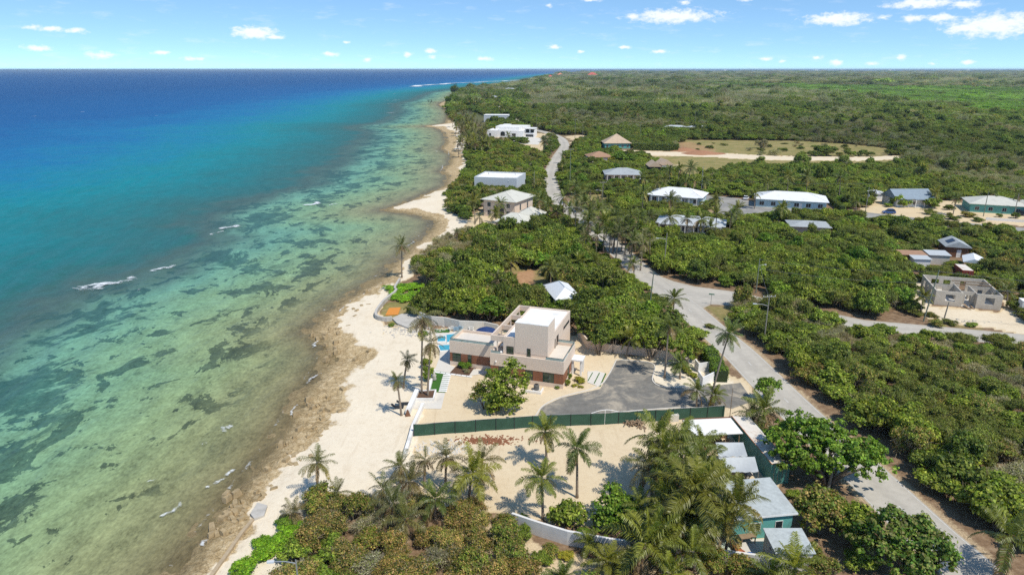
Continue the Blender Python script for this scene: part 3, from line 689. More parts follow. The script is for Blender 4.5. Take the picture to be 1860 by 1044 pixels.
# ground floor
m_ = MB(HF)
m_.box(-12.6, 0, 0.0, 8.2, 0, 0.8); m_.box(-12.6, -0.06, 0.06, 8.14, 0.8, 2.62)
m_.box(-12.65, 0.05, -0.05, 8.25, 2.62, 4.25)
m_.box(-13.0, -3.1, 8.25, 17.8, 0, 4.25)
for x0, x1, y0, y1 in ((-12.65, 0.05, -0.05, 0.2), (-0.2, 0.05, 0.2, 8.0), (-12.65, -12.4, 0.2, 8.25), (-3.05, 0.05, 8.0, 8.25)): m_.box(x0, x1, y0, y1, 4.25, 4.83)
m_.build('ground_floor_wall', M['stucco'], house)
MB(HF).box(-12.4, -0.2, 0.2, 8.0, 4.252, 4.30).build('terrace_floor', M['terrace'], house)
MB(HF).box(-12.9, -10.8, 8.3, 17.6, 4.252, 4.29).build('terrace_floor', M['terrace'], house)
for a0, a1 in ((-1.52, -0.03), (-5.12, -3.48), (-9.0, -6.5), (-12.58, -11.2)):
    MB(HF).box(a0, a1, 0.0, 0.058, 0.8, 2.62).build('wood_panel', M['woodclad'], house)
MB(HF).box(-0.058, 0.0, 0.03, 3.0, 0.8, 2.62).build('wood_panel', ribbed('side_cladding', (0.26, 0.105, 0.055), 0.16, 'Y', 0.55, 0.25), house)
MB(HF).box(-0.058, 0.0, 4.3, 5.6, 0.8, 2.62).build('wood_panel', bpy.data.materials['side_cladding'], house)
win(house, HF, -3.46, -1.54, 0.8, 2.6, 0.06); win(house, HF, -6.48, -5.14, 0.8, 2.6, 0.06); win(house, HF, -11.18, -9.02, 0.8, 2.6, 0.06)
win(house, HF, 3.02, 4.28, 0.3, 2.6, -0.06, side='R')
# one-storey wing
m_ = MB(HF)
m_.box(-21.4, -12.66, 3.2, 9.0, 0, 0.78); m_.box(-21.34, -12.66, 3.26, 9.0, 0.78, 2.45); m_.box(-21.4, -12.66, 3.2, 9.0, 2.45, 4.15)
for x0, x1, y0, y1 in ((-21.4, -12.66, 3.2, 3.45), (-21.4, -21.15, 3.45, 8.75), (-21.4, -12.66, 8.75, 9.0)): m_.box(x0, x1, y0, y1, 4.15, 4.65)
m_.build('wing_wall', M['stucco'], house)
MB(HF).box(-21.15, -12.66, 3.45, 8.75, 4.152, 4.2).build('wing_roof', M['terrace'], house)
for a0, a1 in ((-21.38, -20.92), (-19.28, -18.02), (-17.28, -12.68)):
    MB(HF).box(a0, a1, 3.203, 3.258, 0.78, 2.45).build('wood_panel', M['woodclad'], house)
win(house, HF, -20.9, -19.3, 0.78, 2.43, 3.26); win(house, HF, -18.0, -17.3, 0.78, 2.43, 3.26, mull=0)
# upper floor, stair tower, pergola frame
m_ = MB(HF); m_.box(-10.8, -3.1, 1.42, 17.5, 4.302, 7.1)
for x0, x1, y0, y1 in ((-10.8, -3.1, 1.42, 1.67), (-3.35, -3.1, 1.67, 17.25), (-10.8, -10.55, 1.67, 17.25), (-10.8, -3.1, 17.25, 17.5)): m_.box(x0, x1, y0, y1, 7.1, 7.4)
m_.build('upper_floor_wall', M['stucco'], house)
MB(HF).box(-10.55, -3.35, 1.67, 17.25, 7.102, 7.16).build('upper_roof', M['roofwhite'], house)
t_ = MB(HF); pl_ = [(-8.72, 1.38), (-3.06, 1.38), (-3.06, 5.85), (-8.66, 3.2)]
t_.prism(pl_, 4.83, 10.1); tw = t_.build('stair_tower', M['stucco'], house)
MB(HF).prism(pl_, 10.103, 10.2).build('tower_roof', M['roofwhite'], tw)
m_ = MB(HF)
m_.box(-13.05, -12.8, 1.45, 17.5, 6.4, 7.4); m_.box(-12.8, -10.803, 1.45, 1.7, 6.4, 7.4); m_.box(-12.8, -10.803, 17.25, 17.5, 6.4, 7.4)
for y_ in (6.6, 11.9): m_.box(-12.8, -10.803, y_, y_ + 0.25, 6.5, 7.39)
m_.box(-13.03, -12.82, 11.9, 12.1, 4.3, 6.4); m_.box(-13.03, -12.82, 17.2, 17.4, 4.3, 6.4); m_.box(-13.03, -12.8, 6.65, 6.85, 4.3, 6.4); m_.box(-12.0, -11.82, 1.5, 1.68, 4.3, 6.4)
m_.build('pergola_frame', M['stucco'], house)
win(house, HF, -10.2, -8.95, 4.42, 5.78, 1.42); win(house, HF, -6.6, -5.98, 4.28, 5.8, 1.38, mull=0)
win(house, HF, 12.4, 16.6, 5.45, 5.95, -3.1, side='R', gm='dkglass', mull=0); win(house, HF, 7.4, 8.6, 4.32, 6.1, -3.1, side='R', gm='dkglass', mull=0, name='door'); win(house, HF, 6.2, 6.6, 4.32, 6.0, -3.1, side='R', mull=0)
for x0, x1, y0, y1, z0 in ((-12.5, -10.85, 0.05, 0.09, 4.83), (-3.0, -0.1, 0.05, 0.09, 4.83), (-0.06, -0.02, 0.1, 8.1, 4.83), (-2.9, -0.1, 8.1, 8.14, 4.83), (-21.2, -13.2, 3.3, 3.34, 4.65), (-21.3, -21.26, 3.4, 8.8, 4.65), (-12.95, -12.91, 8.4, 17.6, 4.30)):
    r_ = MB(HF).box(x0, x1, y0, y1, z0, z0 + 0.42).build('glass_railing', M['rail'], house)
    MB(HF).box(x0 - 0.01, x1 + 0.01, y0 - 0.01, y1 + 0.01, z0 + 0.42, z0 + 0.46).build('railing_cap', M['alu'], r_)
pt = MB(HF); pt.box(-0.05, 1.95, 5.6, 7.95, 2.7, 2.95)
for a_, b_ in ((1.5, 5.8), (1.5, 7.5), (0.08, 5.8)): pt.box(a_, a_ + 0.3, b_, b_ + 0.3, 0, 2.7)
pt.build('entrance_porch', M['white'], house)
MB(HF).tube([(-5.6, 11, 7.16), (-5.6, 11, 7.55)], 0.06, 8).build('vent_pipe', M['alu'], house)
wl = MB(HF); wl.lathe(-11.6, -0.12, [(0.02, 3.25), (0.14, 3.3), (0.14, 3.5), (0.02, 3.55)], 10); wl.build('wall_lamp', M['white'], house)
wl = MB(HF); wl.box(-14.0, -13.88, 3.0, 3.2, 1.6, 1.85); wl.build('wall_lamp', M['alu'], house)

# things round the house
def air_con(x, y, label):
    r_ = thing('air_conditioner', label, 'air conditioner', (x, y, 0.02))
    b = MB(); b.lathe(x, y, [(0.02, 0.12), (0.46, 0.12), (0.46, 0.95), (0.42, 1.02), (0.02, 1.03)], 20); b.build('casing', ribbed('condenser_fins', (0.16, 0.16, 0.15), 0.05, 'Z', 0.5, amp=1.0), r_)
    g = MB(); g.box(x - 0.6, x + 0.6, y - 0.6, y + 0.6, 0, 0.12); g.build('base_pad', M['pale'], r_)
    f = MB(); f.lathe(x, y, [(0.3, 1.031), (0.3, 1.06), (0.05, 1.07)], 14); f.build('fan_grille', M['dark'], r_)
air_con(*G2(*zz(1095, 700)), 'round grey air conditioning unit on a pad in front of the cream house')
q = G2(*zz(1085, 705)); b = MB(frame(q[0], q[1], -18)); b.box(-1.3, 1.1, -1.1, -0.9, 0, 0.45); b.box(1.1, 1.3, -1.1, 0.7, 0, 0.45)
tag(b.build('low_wall', M['white']), 'low white L shaped wall screening the air conditioning unit', 'wall')
sheet('pool_deck', gpoly([zz(*p) for p in [(410, 318), (520, 312), (600, 285), (700, 300), (640, 380), (515, 375), (507, 528), (548, 545), (505, 588), (405, 573), (440, 480), (430, 400)]]), 0.035, M['pale'])
pool = thing('swimming_pool', 'turquoise swimming pool in three basins set in the pale deck west of the house wing', 'pool', G2(*zz(475, 380)))
cop = MB()
for poly in ([(428, 346), (480, 340), (480, 374), (428, 376)], [(488, 332), (540, 326), (512, 376), (492, 382)], [(432, 404), (508, 400), (507, 434), (448, 438)]):
    g = gpoly([zz(*p) for p in poly]); c_ = np.mean(g, 0); big = [tuple(c_ + (np.array(p) - c_) * 1.16) for p in g]
    MB().prism(g, 0.0, 0.20).build('water', M['pool'], pool); cop.prism(big, 0.0, 0.165)
cop.build('coping', M['white'], pool)
TURF = [[(405, 575), (470, 586), (441, 716), (370, 713)], [(405, 292), (520, 290), (505, 312), (405, 314)]]
for p in TURF: sheet('lawn', gpoly([zz(*k) for k in p]), 0.045, M['turf'])
sheet('lawn', gpoly([zz(*k) for k in [(470.5, 586), (512, 590), (480, 718), (441.5, 716)]]), 0.040, M['turf'])
sheet('lawn', gpoly([zz(*k) for k in [(408, 571), (650, 603), (648, 616), (410, 583)]]), 0.037, M['turf'])
sheet('mulch_bed', gpoly([zz(*k) for k in [(552, 538), (690, 552), (645, 606), (505, 590)]]), 0.042, M['mulch'])
def slab(fr, a, b_, w_, d_, label, grp):
    m__ = MB(fr); m__.prism([(a - w_ / 2, b_ - d_ / 2), (a + w_ / 2, b_ - d_ / 2), (a + w_ / 2, b_ + d_ / 2), (a - w_ / 2, b_ + d_ / 2)], 0.03, 0.085)
    tag(m__.build('stepping_stone', M['white']), label, 'stepping stone', grp)
p0 = G2(*zz(491, 602)); p1 = G2(*zz(463, 708))
for k in range(9):
    t_ = k / 8; slab(frame(p0[0] + (p1[0] - p0[0]) * t_, p0[1] + (p1[1] - p0[1]) * t_, -4), 0, 0, 1.35, 0.52, 'white stepping slab in the short flight across the artificial lawn strip', 'slabs across the lawn')
p0 = G2(*zz(428, 582)); p1 = G2(*zz(640, 610))
for k in range(7):
    t_ = k / 6; slab(frame(p0[0] + (p1[0] - p0[0]) * t_, p0[1] + (p1[1] - p0[1]) * t_, -18), 0, 0, 1.05, 0.5, 'pale stepping slab in the row beside the mulch bed and wing', 'slabs beside the mulch bed')
sheet('paving', gpoly([zz(*k) for k in [(670, 560), (700, 558), (780, 575), (760, 590), (640, 604)]]), 0.047, M['pale'])
sheet('paving', gpoly([zz(*k) for k in [(418, 718), (478, 720), (452, 828), (262, 826), (275, 775), (402, 776)]]), 0.043, M['pale'])
sheet('paving', gpoly([zz(*k) for k in [(1440, 575), (1500, 570), (1568, 590), (1525, 680), (1440, 650)]]), 0.043, M['pale'])
sheet('lawn', gpoly([zz(*k) for k in [(1472, 582), (1478, 583), (1446, 640), (1440, 638)]]), 0.048, M['turf'])
sheet('lawn', gpoly([zz(*k) for k in [(1560, 586), (1568, 590), (1528, 678), (1519, 676)]]), 0.048, M['turf'])
sheet('lawn', gpoly([zz(*k) for k in [(1518, 584), (1525, 585), (1488, 658), (1481, 656)]]), 0.050, M['turf'])
def wallpoly(name, pts, wd, h, m, label, z0=-0.3, cat='wall'):
    b = MB()
    P = [np.array(p) for p in pts]; l = offset(pts, wd / 2); r_ = offset(pts, -wd / 2)
    hs = h if hasattr(h, '__len__') else [h] * len(P)
    for i in range(len(P) - 1):
        q = [l[i], l[i + 1], r_[i + 1], r_[i]]; zt = [hs[i], hs[i + 1], hs[i + 1], hs[i]]
        b.raw([(x, y, z0) for x, y in q] + [(x, y, t_) for (x, y), t_ in zip(q, zt)], [(3, 2, 1, 0), (4, 5, 6, 7), (0, 1, 5, 4), (1, 2, 6, 5), (2, 3, 7, 6), (3, 0, 4, 7)])
    return tag(b.build(name, m), label, cat)
wallpoly('retaining_wall', [G2(*zz(*k)) for k in [(404, 576), (392, 610), (366, 716)]], 0.5, 0.5, M['white'], 'white retaining wall along the seaward edge of the small lawn', -0.8)
wallpoly('retaining_wall', [G2(*zz(*k)) for k in [(292, 722), (262, 790), (226, 872)]], 0.7, 0.9, M['white'], 'white sloping wall running down the beach from the palm planter', -0.8)
wallpoly('retaining_wall', [G2(*zz(*k)) for k in [(330, 815), (300, 880), (262, 965), (243, 1040), (222, 1110), (205, 1165)]], 0.45, 0.8, M['white'], 'long white wall between beach and the sandy lot below the steps', -0.6)
pn = thing('planter', 'white walled planter of brown mulch holding two tall palms', 'planter', G2(*zz(345, 750)))
g = gpoly([zz(*k) for k in [(283, 722), (420, 714), (404, 778), (268, 778)]])
gi = [tuple(np.mean(g, 0) + (np.array(p) - np.mean(g, 0)) * 0.86) for p in g]
b = MB()
for i in range(4):
    j = (i + 1) % 4; q = [g[i], g[j], gi[j], gi[i]]
    b.raw([(x, y, 0) for x, y in q] + [(x, y, 0.55) for x, y in q], [(3, 2, 1, 0), (4, 5, 6, 7), (0, 1, 5, 4), (1, 2, 6, 5), (2, 3, 7, 6), (3, 0, 4, 7)])
b.build('planter_wall', M['white'], pn); MB().prism(gi, 0.0, 0.42).build('soil', M['mulch'], pn)
p0 = np.array(G2(*zz(250, 850))); p1 = np.array(G2(*zz(318, 815))); st_ = MB()
st_f = frame(p0[0], p0[1], 12)
for k in range(4): st_.box
st_ = MB(st_f)
for k in range(4): st_.box(0, 2.4, k * 0.5, 2.2, -0.5 + 0.15 * k, -0.35 + 0.15 * k)
tag(st_.build('steps', M['pale']), 'pale concrete steps dropping from the planter terrace to the beach', 'steps')
# gravel drive with a pale kerb on its island edge
sheet('driveway', gpoly([(975, 757), (985, 738), (1020, 722), (1090, 706), (1120, 655), (1135, 653), (1192, 659), (1186, 684), (1190, 694), (1212, 702), (1262, 702), (1300, 700), (1345, 695), (1368, 728), (1330, 742), (1310, 738), (1200, 742), (1100, 750)]), 0.018, M['drive'])
def kerb(px, label):
    return wallpoly('kerb', chaikin([G2(*p) for p in px], 2), 0.18, 0.12, M['pale'], label, -0.05, 'kerb')
kerb([(1120, 653), (1150, 655), (1192, 659), (1186, 682), (1184, 692), (1196, 702), (1225, 704), (1262, 703)], 'pale kerb curving round the palm island of the driveway')
kerb([(972, 757), (985, 736), (1020, 720), (1090, 704), (1108, 678), (1120, 653)], 'pale kerb along the sandy yard side of the driveway')
kerb([(1110, 750), (1180, 744), (1235, 740), (1270, 741)], 'short pale kerb at the foot of the green screened fence')

def umbrella(x, y, z, r_, label):
    u = thing('parasol', label, 'parasol', (x, y, 0))
    MB().tube([(x, y, 0), (x, y, z)], 0.035, 8).build('pole', M['alu'], u)
    b = MB(); n = 8; top = (x, y, z + 0.75); ring = [(x + r_ * cos(2 * pi * k / n), y + r_ * sin(2 * pi * k / n), z) for k in range(n)]; mid = [(x + r_ * .55 * cos(2 * pi * k / n), y + r_ * .55 * sin(2 * pi * k / n), z + 0.48) for k in range(n)]
    for k in range(n):
        j = (k + 1) % n; b.face([ring[k], ring[j], mid[j], mid[k]]); b.face([mid[k], mid[j], top])
        b.face([ring[j], ring[k], (ring[k][0], ring[k][1], z - 0.15), (ring[j][0], ring[j][1], z - 0.15)])
    b.build('canopy', M['navy'], u)
x, y = G2(883, 601, 2.4); umbrella(x, y, 2.4, 2.1, 'large navy blue parasol open behind the roof terrace of the wing')
def adirondack(x, y, deg, label, m, grp=None):
    c_ = thing('deck_chair', label, 'chair', (x, y, 0.03), grp); fr = frame(x, y, deg, 0.03)
    b = MB(fr); b.raw([(-0.35, -0.4, 0.42), (0.35, -0.4, 0.42), (0.35, 0.3, 0.28), (-0.35, 0.3, 0.28), (-0.35, -0.4, 0.37), (0.35, -0.4, 0.37), (0.35, 0.3, 0.23), (-0.35, 0.3, 0.23)], [(0, 1, 2, 3), (7, 6, 5, 4), (0, 4, 5, 1), (1, 5, 6, 2), (2, 6, 7, 3), (3, 7, 4, 0)]); b.build('seat', m, c_)
    b = MB(fr); b.bar((0, 0.28, 0.25), (0, 0.62, 1.1), 0.68, 0.05); b.build('backrest', m, c_)
    for s_ in (-1, 1):
        MB(fr).box(s_ * 0.42 - 0.07, s_ * 0.42 + 0.07, -0.45, 0.45, 0.58, 0.62).build('armrest', m, c_)
        MB(fr).bar((s_ * 0.4, -0.38, 0), (s_ * 0.4, -0.38, 0.58), 0.08).build('leg', m, c_); MB(fr).bar((s_ * 0.4, 0.5, 0), (s_ * 0.4, 0.3, 0.58), 0.08).build('leg', m, c_)
x, y = G2(820, 600); adirondack(x, y, 200, 'white slatted deck chair leftmost beside the garden wall behind the pool', M['white'])
M['bluechair'] = mat('blue_grey_paint', (0.28, 0.42, 0.52), 0.6)
x, y = G2(828, 601); adirondack(x, y, 190, 'pale blue deck chair between the white chair and another blue one', M['bluechair'])
x, y = G2(837, 599.5); adirondack(x, y, 170, 'pale blue deck chair nearest the navy parasol behind the wing', M['bluechair'])
x, y = G2(856, 600); adirondack(x, y, 185, 'white deck chair at the foot of the navy parasol', M['white'])
def lounger(x, y, z, deg, label, m):
    c_ = thing('sun_lounger', label, 'sun lounger', (x, y, z)); fr = frame(x, y, deg, z)
    MB(fr).box(-0.32, 0.32, -0.9, 0.45, 0.28, 0.36).build('seat', m, c_); MB(fr).bar((0, 0.42, 0.33), (0, 1.0, 0.78), 0.64, 0.07).build('backrest', m, c_)
    for s_ in (-1, 1):
        for t_ in (-0.8, 0.4): MB(fr).box(s_ * 0.27 - 0.03, s_ * 0.27 + 0.03, t_ - 0.03, t_ + 0.03, 0, 0.28).build('leg', m, c_)
x, y = fw(HF, -11.8, 4.0); lounger(x, y, 4.30, 170, 'white lounger on the roof terrace inside the pergola frame', M['white'])
x, y = fw(HF, -11.8, 1.0); lounger(x, y, 4.30, 100, 'white lounger at the front corner of the pergola terrace', M['white'])
x, y = G2(*zz(160, 822)); lounger(x, y, -0.05, 95, 'dark beach lounger nearer the sea beside a leaning palm', M['dark'])
x, y = G2(*zz(195, 800)); lounger(x, y, -0.02, 95, 'dark beach lounger behind another one close to the white wall', M['dark'])
x, y = G2(*zz(405, 636)); b = MB(frame(x, y, 60)); b.lathe(x, y, [(0.1, 0.05)], 8) if False else None
sc_ = MB(); sc_.lathe(x, y, [(0.25, 0.03), (0.45, 0.3), (0.30, 0.75), (0.42, 1.0), (0.12, 1.35), (0.16, 1.6), (0.02, 1.75)], 8); tag(sc_.build('garden_ornament', M['conc'], smooth=True), 'small pale stone ornament standing on the artificial lawn', 'ornament')
x, y = G2(*zz(226, 872)); cn = MB(); cn.fr = frame(x, y, 15, -0.25); cn.raw([(-.5, -.4, 0), (.5, -.4, 0), (.5, .4, 0), (-.5, .4, 0), (-.05, 0, 1.3), (.05, 0, 1.3)], [(3, 2, 1, 0), (0, 1, 5, 4), (1, 2, 5), (2, 3, 4, 5), (3, 0, 4)])
tag(cn.build('beach_sign', M['brownwall']), 'small brown folding board on the sand at the end of the white wall', 'sign')

# ------------------------------------------------------------------ the seawall, orange mat and stone slab north of the house
wallpoly('stone_seawall', chaikin([G2(*p) for p in [(726, 512), (716, 528), (722, 532), (700, 548), (690, 560), (682, 572), (684, 580), (700, 584), (712, 582)]], 1), 0.5, 0.9, M['conc'], 'curving grey stone seawall around the lawn with the orange mat', -0.8)
g = gpoly([(707, 560), (728, 559), (723, 572), (700, 573)]); b = MB(); b.prism(g, 0.05, 0.13); tag(b.build('mat', M['orange']), 'bright orange mat laid flat on the lawn above the seawall', 'mat')
b = MB(); b.prism(gpoly([(712, 580), (730, 572), (766, 574), (762, 588), (742, 598), (722, 590)]), -0.6, 0.35); tag(b.build('concrete_slab', M['conc']), 'broken grey concrete slab above the beach near the pool', 'slab')
wallpoly('garden_wall', [G2(*p) for p in [(762, 582), (785, 590), (808, 592), (835, 598), (880, 600), (905, 606)]], 0.3, 1.9, M['pale'], 'pale stained garden wall behind the deck chairs')
wallpoly('boundary_wall', [G2(*p) for p in [(1050, 610), (1068, 632), (1110, 640), (1160, 645), (1210, 652), (1250, 668)]], 0.3, 1.6, M['stucco'], 'cream boundary wall behind the parking court palms')
wallpoly('gate_wall', [G2(*p) for p in [(1262, 668), (1268, 676), (1292, 672), (1300, 690), (1275, 702), (1268, 690)]], 0.25, 1.7, M['white'], 'white walled bin enclosure beside the clipped hedge at the drive entrance')
wallpoly('seawall', [G2(*p) for p in [(380, 1050), (412, 1005), (440, 965), (462, 940)]], 0.4, 0.1, M['shorewall'], 'low weathered concrete seawall at the edge of the rocks beneath the scrub', -1.0)
b = MB(); g = gpoly([(455, 935), (468, 915), (486, 920), (480, 938), (462, 944)]); b.prism(g, -0.6, 0.25); tag(b.build('concrete_block', M['conc']), 'broken concrete footing at the top of the low seawall', 'block')

# green screened fence with its gate
fp = [G2(*p) for p in [(752, 792), (901, 781), (1000, 774), (1073, 772), (1085, 772), (1123, 769), (1190, 765), (1315, 757)]]
fence = thing('fence', 'long dark green screened chain link fence between the driveway and the sandy lot', 'fence', fp[0])
FH = 1.9
def fence_run(a, b_, root):
    L = math.dist(a, b_); n = max(1, round(L / 3.0)); ang = math.atan2(b_[1] - a[1], b_[0] - a[0]); fr = (a[0], a[1], 0, cos(ang), sin(ang))
    for k in range(n):
        x0 = L * k / n; x1 = L * (k + 1) / n; sg = 0.04
        c_ = MB(fr)
        N = 8; pts = [(x0 + (x1 - x0) * j / N, 0.05 * sin(pi * j / N) * (1 if k % 2 else -1), FH - sg * sin(pi * j / N)) for j in range(N + 1)]
        for j in range(N): c_.face([(pts[j][0], pts[j][1], 0.05), (pts[j + 1][0], pts[j + 1][1], 0.05), pts[j + 1], pts[j]]); c_.face([(pts[j + 1][0], pts[j + 1][1] + .012, 0.05), (pts[j][0], pts[j][1] + .012, 0.05), (pts[j][0], pts[j][1] + .012, pts[j][2]), (pts[j + 1][0], pts[j + 1][1] + .012, pts[j + 1][2])])
        c_.build('screen_panel', M['screen'], root)
        MB(fr).tube([(x0, -0.06, 0), (x0, -0.06, FH + 0.08)], 0.04, 6).build('post', M['alu'], root)
    MB(fr).tube([(0, 0, FH + 0.02), (L, 0, FH + 0.02)], 0.028, 6).build('top_rail', M['steel'], root)
for a, b_ in ((0, 1), (1, 2), (2, 3), (5, 6), (6, 7)): fence_run(fp[a], fp[b_], fence)
gate = thing('gate', 'white framed green screened gate with an arched top in the long fence', 'gate', fp[3])
fence_run(fp[3], fp[5], gate)
a = np.array(fp[3]); c_ = np.array(fp[5]); ar = MB()
ar.tube([(*(a + (c_ - a) * t_), 1.95 + 0.45 * sin(pi * t_)) for t_ in np.linspace(0, 1, 12)], 0.05, 6); mid = (a + c_) / 2; ar.tube([(*mid, 0), (*mid, 2.4)], 0.06, 6)
ar.build('gate_frame', M['white'], gate)

# ------------------------------------------------------------------ generic buildings
def roof_solid(fr, L, D, zw, rh, ov, style, th=0.16, inset=None):
    b = MB(fr); x0, x1, y0, y1 = -ov, L + ov, -ov, D + ov
    if style == 'pyramid': rid = [((x0 + x1) / 2 - 0.01, (y0 + y1) / 2), ((x0 + x1) / 2 + 0.01, (y0 + y1) / 2)]; ax = 0
    elif L >= D: k = inset if inset is not None else (D / 2 + ov); k = 0 if style == 'gable' else k; rid = [(x0 + k, (y0 + y1) / 2), (x1 - k, (y0 + y1) / 2)]; ax = 0
    else: k = inset if inset is not None else (L / 2 + ov); k = 0 if style == 'gable' else k; rid = [((x0 + x1) / 2, y0 + k), ((x0 + x1) / 2, y1 - k)]; ax = 1
    e = [(x0, y0), (x1, y0), (x1, y1), (x0, y1)]
    V = [(x, y, zw) for x, y in e] + [(x, y, zw + th) for x, y in e] + [(x, y, zw + th + rh) for x, y in rid]
    Fc = [(3, 2, 1, 0), (0, 1, 5, 4), (1, 2, 6, 5), (2, 3, 7, 6), (3, 0, 4, 7)]
    if ax == 0: Fc += [(4, 5, 9, 8), (5, 6, 9), (6, 7, 8, 9), (7, 4, 8)]; hips = [(4, 8), (5, 9), (6, 9), (7, 8), (8, 9)]
    else: Fc += [(4, 5, 8), (5, 6, 9, 8), (6, 7, 9), (7, 4, 8, 9)]; hips = [(4, 8), (5, 8), (6, 9), (7, 9), (8, 9)]
    b.raw(V, Fc)
    return b, [(V[i], V[j]) for i, j in hips], V
def hip_house(name, label, fr, L, D, zw, rh, wallm, roofm, style='hip', ov=0.6, wins=None, doors=(), porch=None, capm=None, inset=None, cat='house', group=None, z0=0.0, gm='dkglass', side_wins=True, capw=0.16, front=4.5):
    root = thing(name, label, cat, (fr[0], fr[1], 0), group); keep(fr, -ov, L + ov, -ov - front, D + ov, 1.2)
    MB(fr).box(0, L, 0, D, z0, zw).build('wall', M[wallm], root)
    b, hips, V = roof_solid(fr, L, D, zw - 0.02, rh, ov, style, inset=inset); ro = b.build('roof', M[roofm], root)
    if style == 'gable':
        g = MB(fr)
        if L >= D: tri = [((0.02 if s_ else L - 0.02, 0), (0.02 if s_ else L - 0.02, D)) for s_ in (1, 0)]
        else: tri = [((0, 0.02 if s_ else D - 0.02), (L, 0.02 if s_ else D - 0.02)) for s_ in (1, 0)]
        for p, q in tri: g.face([(p[0], p[1], zw), (q[0], q[1], zw), ((p[0] + q[0]) / 2, (p[1] + q[1]) / 2, zw + rh * 0.93)])
        g.build('gable_wall', M[wallm], root)
    if capm:
        c_ = MB(fr)
        for p, q in hips: c_.bar((p[0], p[1], p[2] + 0.03), (q[0], q[1], q[2] + 0.03), capw, 0.07)
        c_.build('ridge_cap', M[capm], ro)
    for a0, a1, q0, q1 in (wins or []): win(root, fr, a0, a1, q0, q1, 0.0, gm, fm='white')
    for a0, a1 in doors: win(root, fr, a0, a1, 0.05, 2.15, 0.0, 'white', name='door', mull=0, fm='white')
    if side_wins:
        for t_ in (0.3, 0.7): win(root, fr, D * t_ - 0.6, D * t_ + 0.6, zw * 0.4, zw * 0.78, L, gm, side='R', fm='white')
    if porch:
        a0, a1, d_ = porch
        p = MB(fr); p.box(a0, a1, -d_, -0.01, -0.01, 0.14); p.build('porch_floor', M['pale'], root)
        n = max(2, int((a1 - a0) / 2.6))
        for k in range(n + 1):
            x_ = a0 + 0.15 + (a1 - a0 - 0.3) * k / n; MB(fr).box(x_ - 0.1, x_ + 0.1, -d_ + 0.05, -d_ + 0.25, 0.14, zw - 0.03).build('porch_post', M['white'], root)
        MB(fr).box(a0, a1, -d_, -0.62 if ov < d_ else -0.0, zw - 0.03, zw + 0.14).build('porch_roof', M[roofm], root)
    return root
def spread_wins(L, n, z0, z1, w_=1.2):
    return [(L * (k + 0.5) / n - w_ / 2, L * (k + 0.5) / n + w_ / 2, z0, z1) for k in range(n)]

# flat white house on the coast
H1 = frame(*G2(861.3, 321.6, 6.5), -14); L1, D1 = 18.5, 17.0
keep(H1, 0, L1, 0, D1)
r_ = thing('flat_roof_house', 'large white box shaped house with a flat parapet roof close to the beach', 'house', (H1[0], H1[1], 0))
b = MB(H1); b.box(0, L1, 0, D1, 0, 6.0)
for x0, x1, y0, y1 in ((0, L1, 0, 0.3), (0, L1, D1 - 0.3, D1), (0, 0.3, 0.3, D1 - 0.3), (L1 - 0.3, L1, 0.3, D1 - 0.3)): b.box(x0, x1, y0, y1, 6.0, 6.6)
b.build('wall', M['greywall'], r_); MB(H1).box(0.3, L1 - 0.3, 0.3, D1 - 0.3, 6.003, 6.1).build('flat_roof', M['roofwhite'], r_)
MB(H1).box(L1 - 5.5, L1 - 0.4, 1.2, 9, 6.1, 6.75).build('roof_box', M['roofwhite'], r_)
for a0 in (3.0, 15.0): MB(H1).tube([(a0, 12, 6.1), (a0, 12, 6.7)], 0.12, 8).build('vent_pipe', M['alu'], r_)
MB(H1).box(14.9, 15.2, -0.15, 0, 5.2, 5.4).build('wall_lamp', M['white'], r_)
for t_ in (3.5, 11): win(r_, H1, t_, t_ + 1.4, 1.2, 2.5, L1, 'dkglass', side='R', fm='white')
# two cream hip roofed houses with thatched shelter
A = np.array(G2(935, 367.5, 6.0)); H2 = frame(A[0] - 12.5 * cos(R(-28)), A[1] - 12.5 * sin(R(-28)), -28)
hip_house('hip_roof_house', 'two storey cream house with a broad pale hip roof', H2, 12.5, 14, 6.0, 2.4, 'stucco', 'creamroof', 'hip', 0.9, [(1.5, 2.9, 3.6, 5.2), (9.2, 10.6, 3.6, 5.2), (1.5, 2.9, 0.6, 2.4), (9.2, 10.6, 0.5, 2.6)], capm='pale', inset=5.6)
hp = bpy.data.objects[[o.name for o in bpy.data.objects if o.name.startswith('hip_roof_house')][-1]]
for a0 in (4.4, 6.6):
    b = MB(H2); pts = [(a0, 0.1), (a0 + 1.6, 0.1)] + [(a0 + 0.8 + 0.8 * cos(g_), 3.4 + 0.8 * sin(g_)) for g_ in np.linspace(0, pi, 9)]
    k_ = len(b.v); b.face([(p[0], -0.02, p[1]) for p in pts]); b.build('arched_opening', M['dkglass'], hp)
H3 = (*G2(901.5, 402.5, 3.8), 0, cos(R(-17)), sin(R(-17)))
hip_house('hip_roof_house', 'low pale yellow house with a stepped cream hip roof nearest the curving shore', H3, 9.3, 9.0, 3.8, 2.2, 'yellow', 'creamroof', 'hip', 0.5, [], capm='pale', inset=4.2, side_wins=False)
H3b = (*fw(H3, 3.5, 8.2), 0, cos(R(-17)), sin(R(-17)))
hip_house('hip_roof_house', 'pink walled rear block with a cream hip roof behind the low yellow house', H3b, 8.0, 9.5, 3.9, 2.5, 'pink', 'creamroof', 'hip', 0.5, [], capm='pale', inset=4.0)
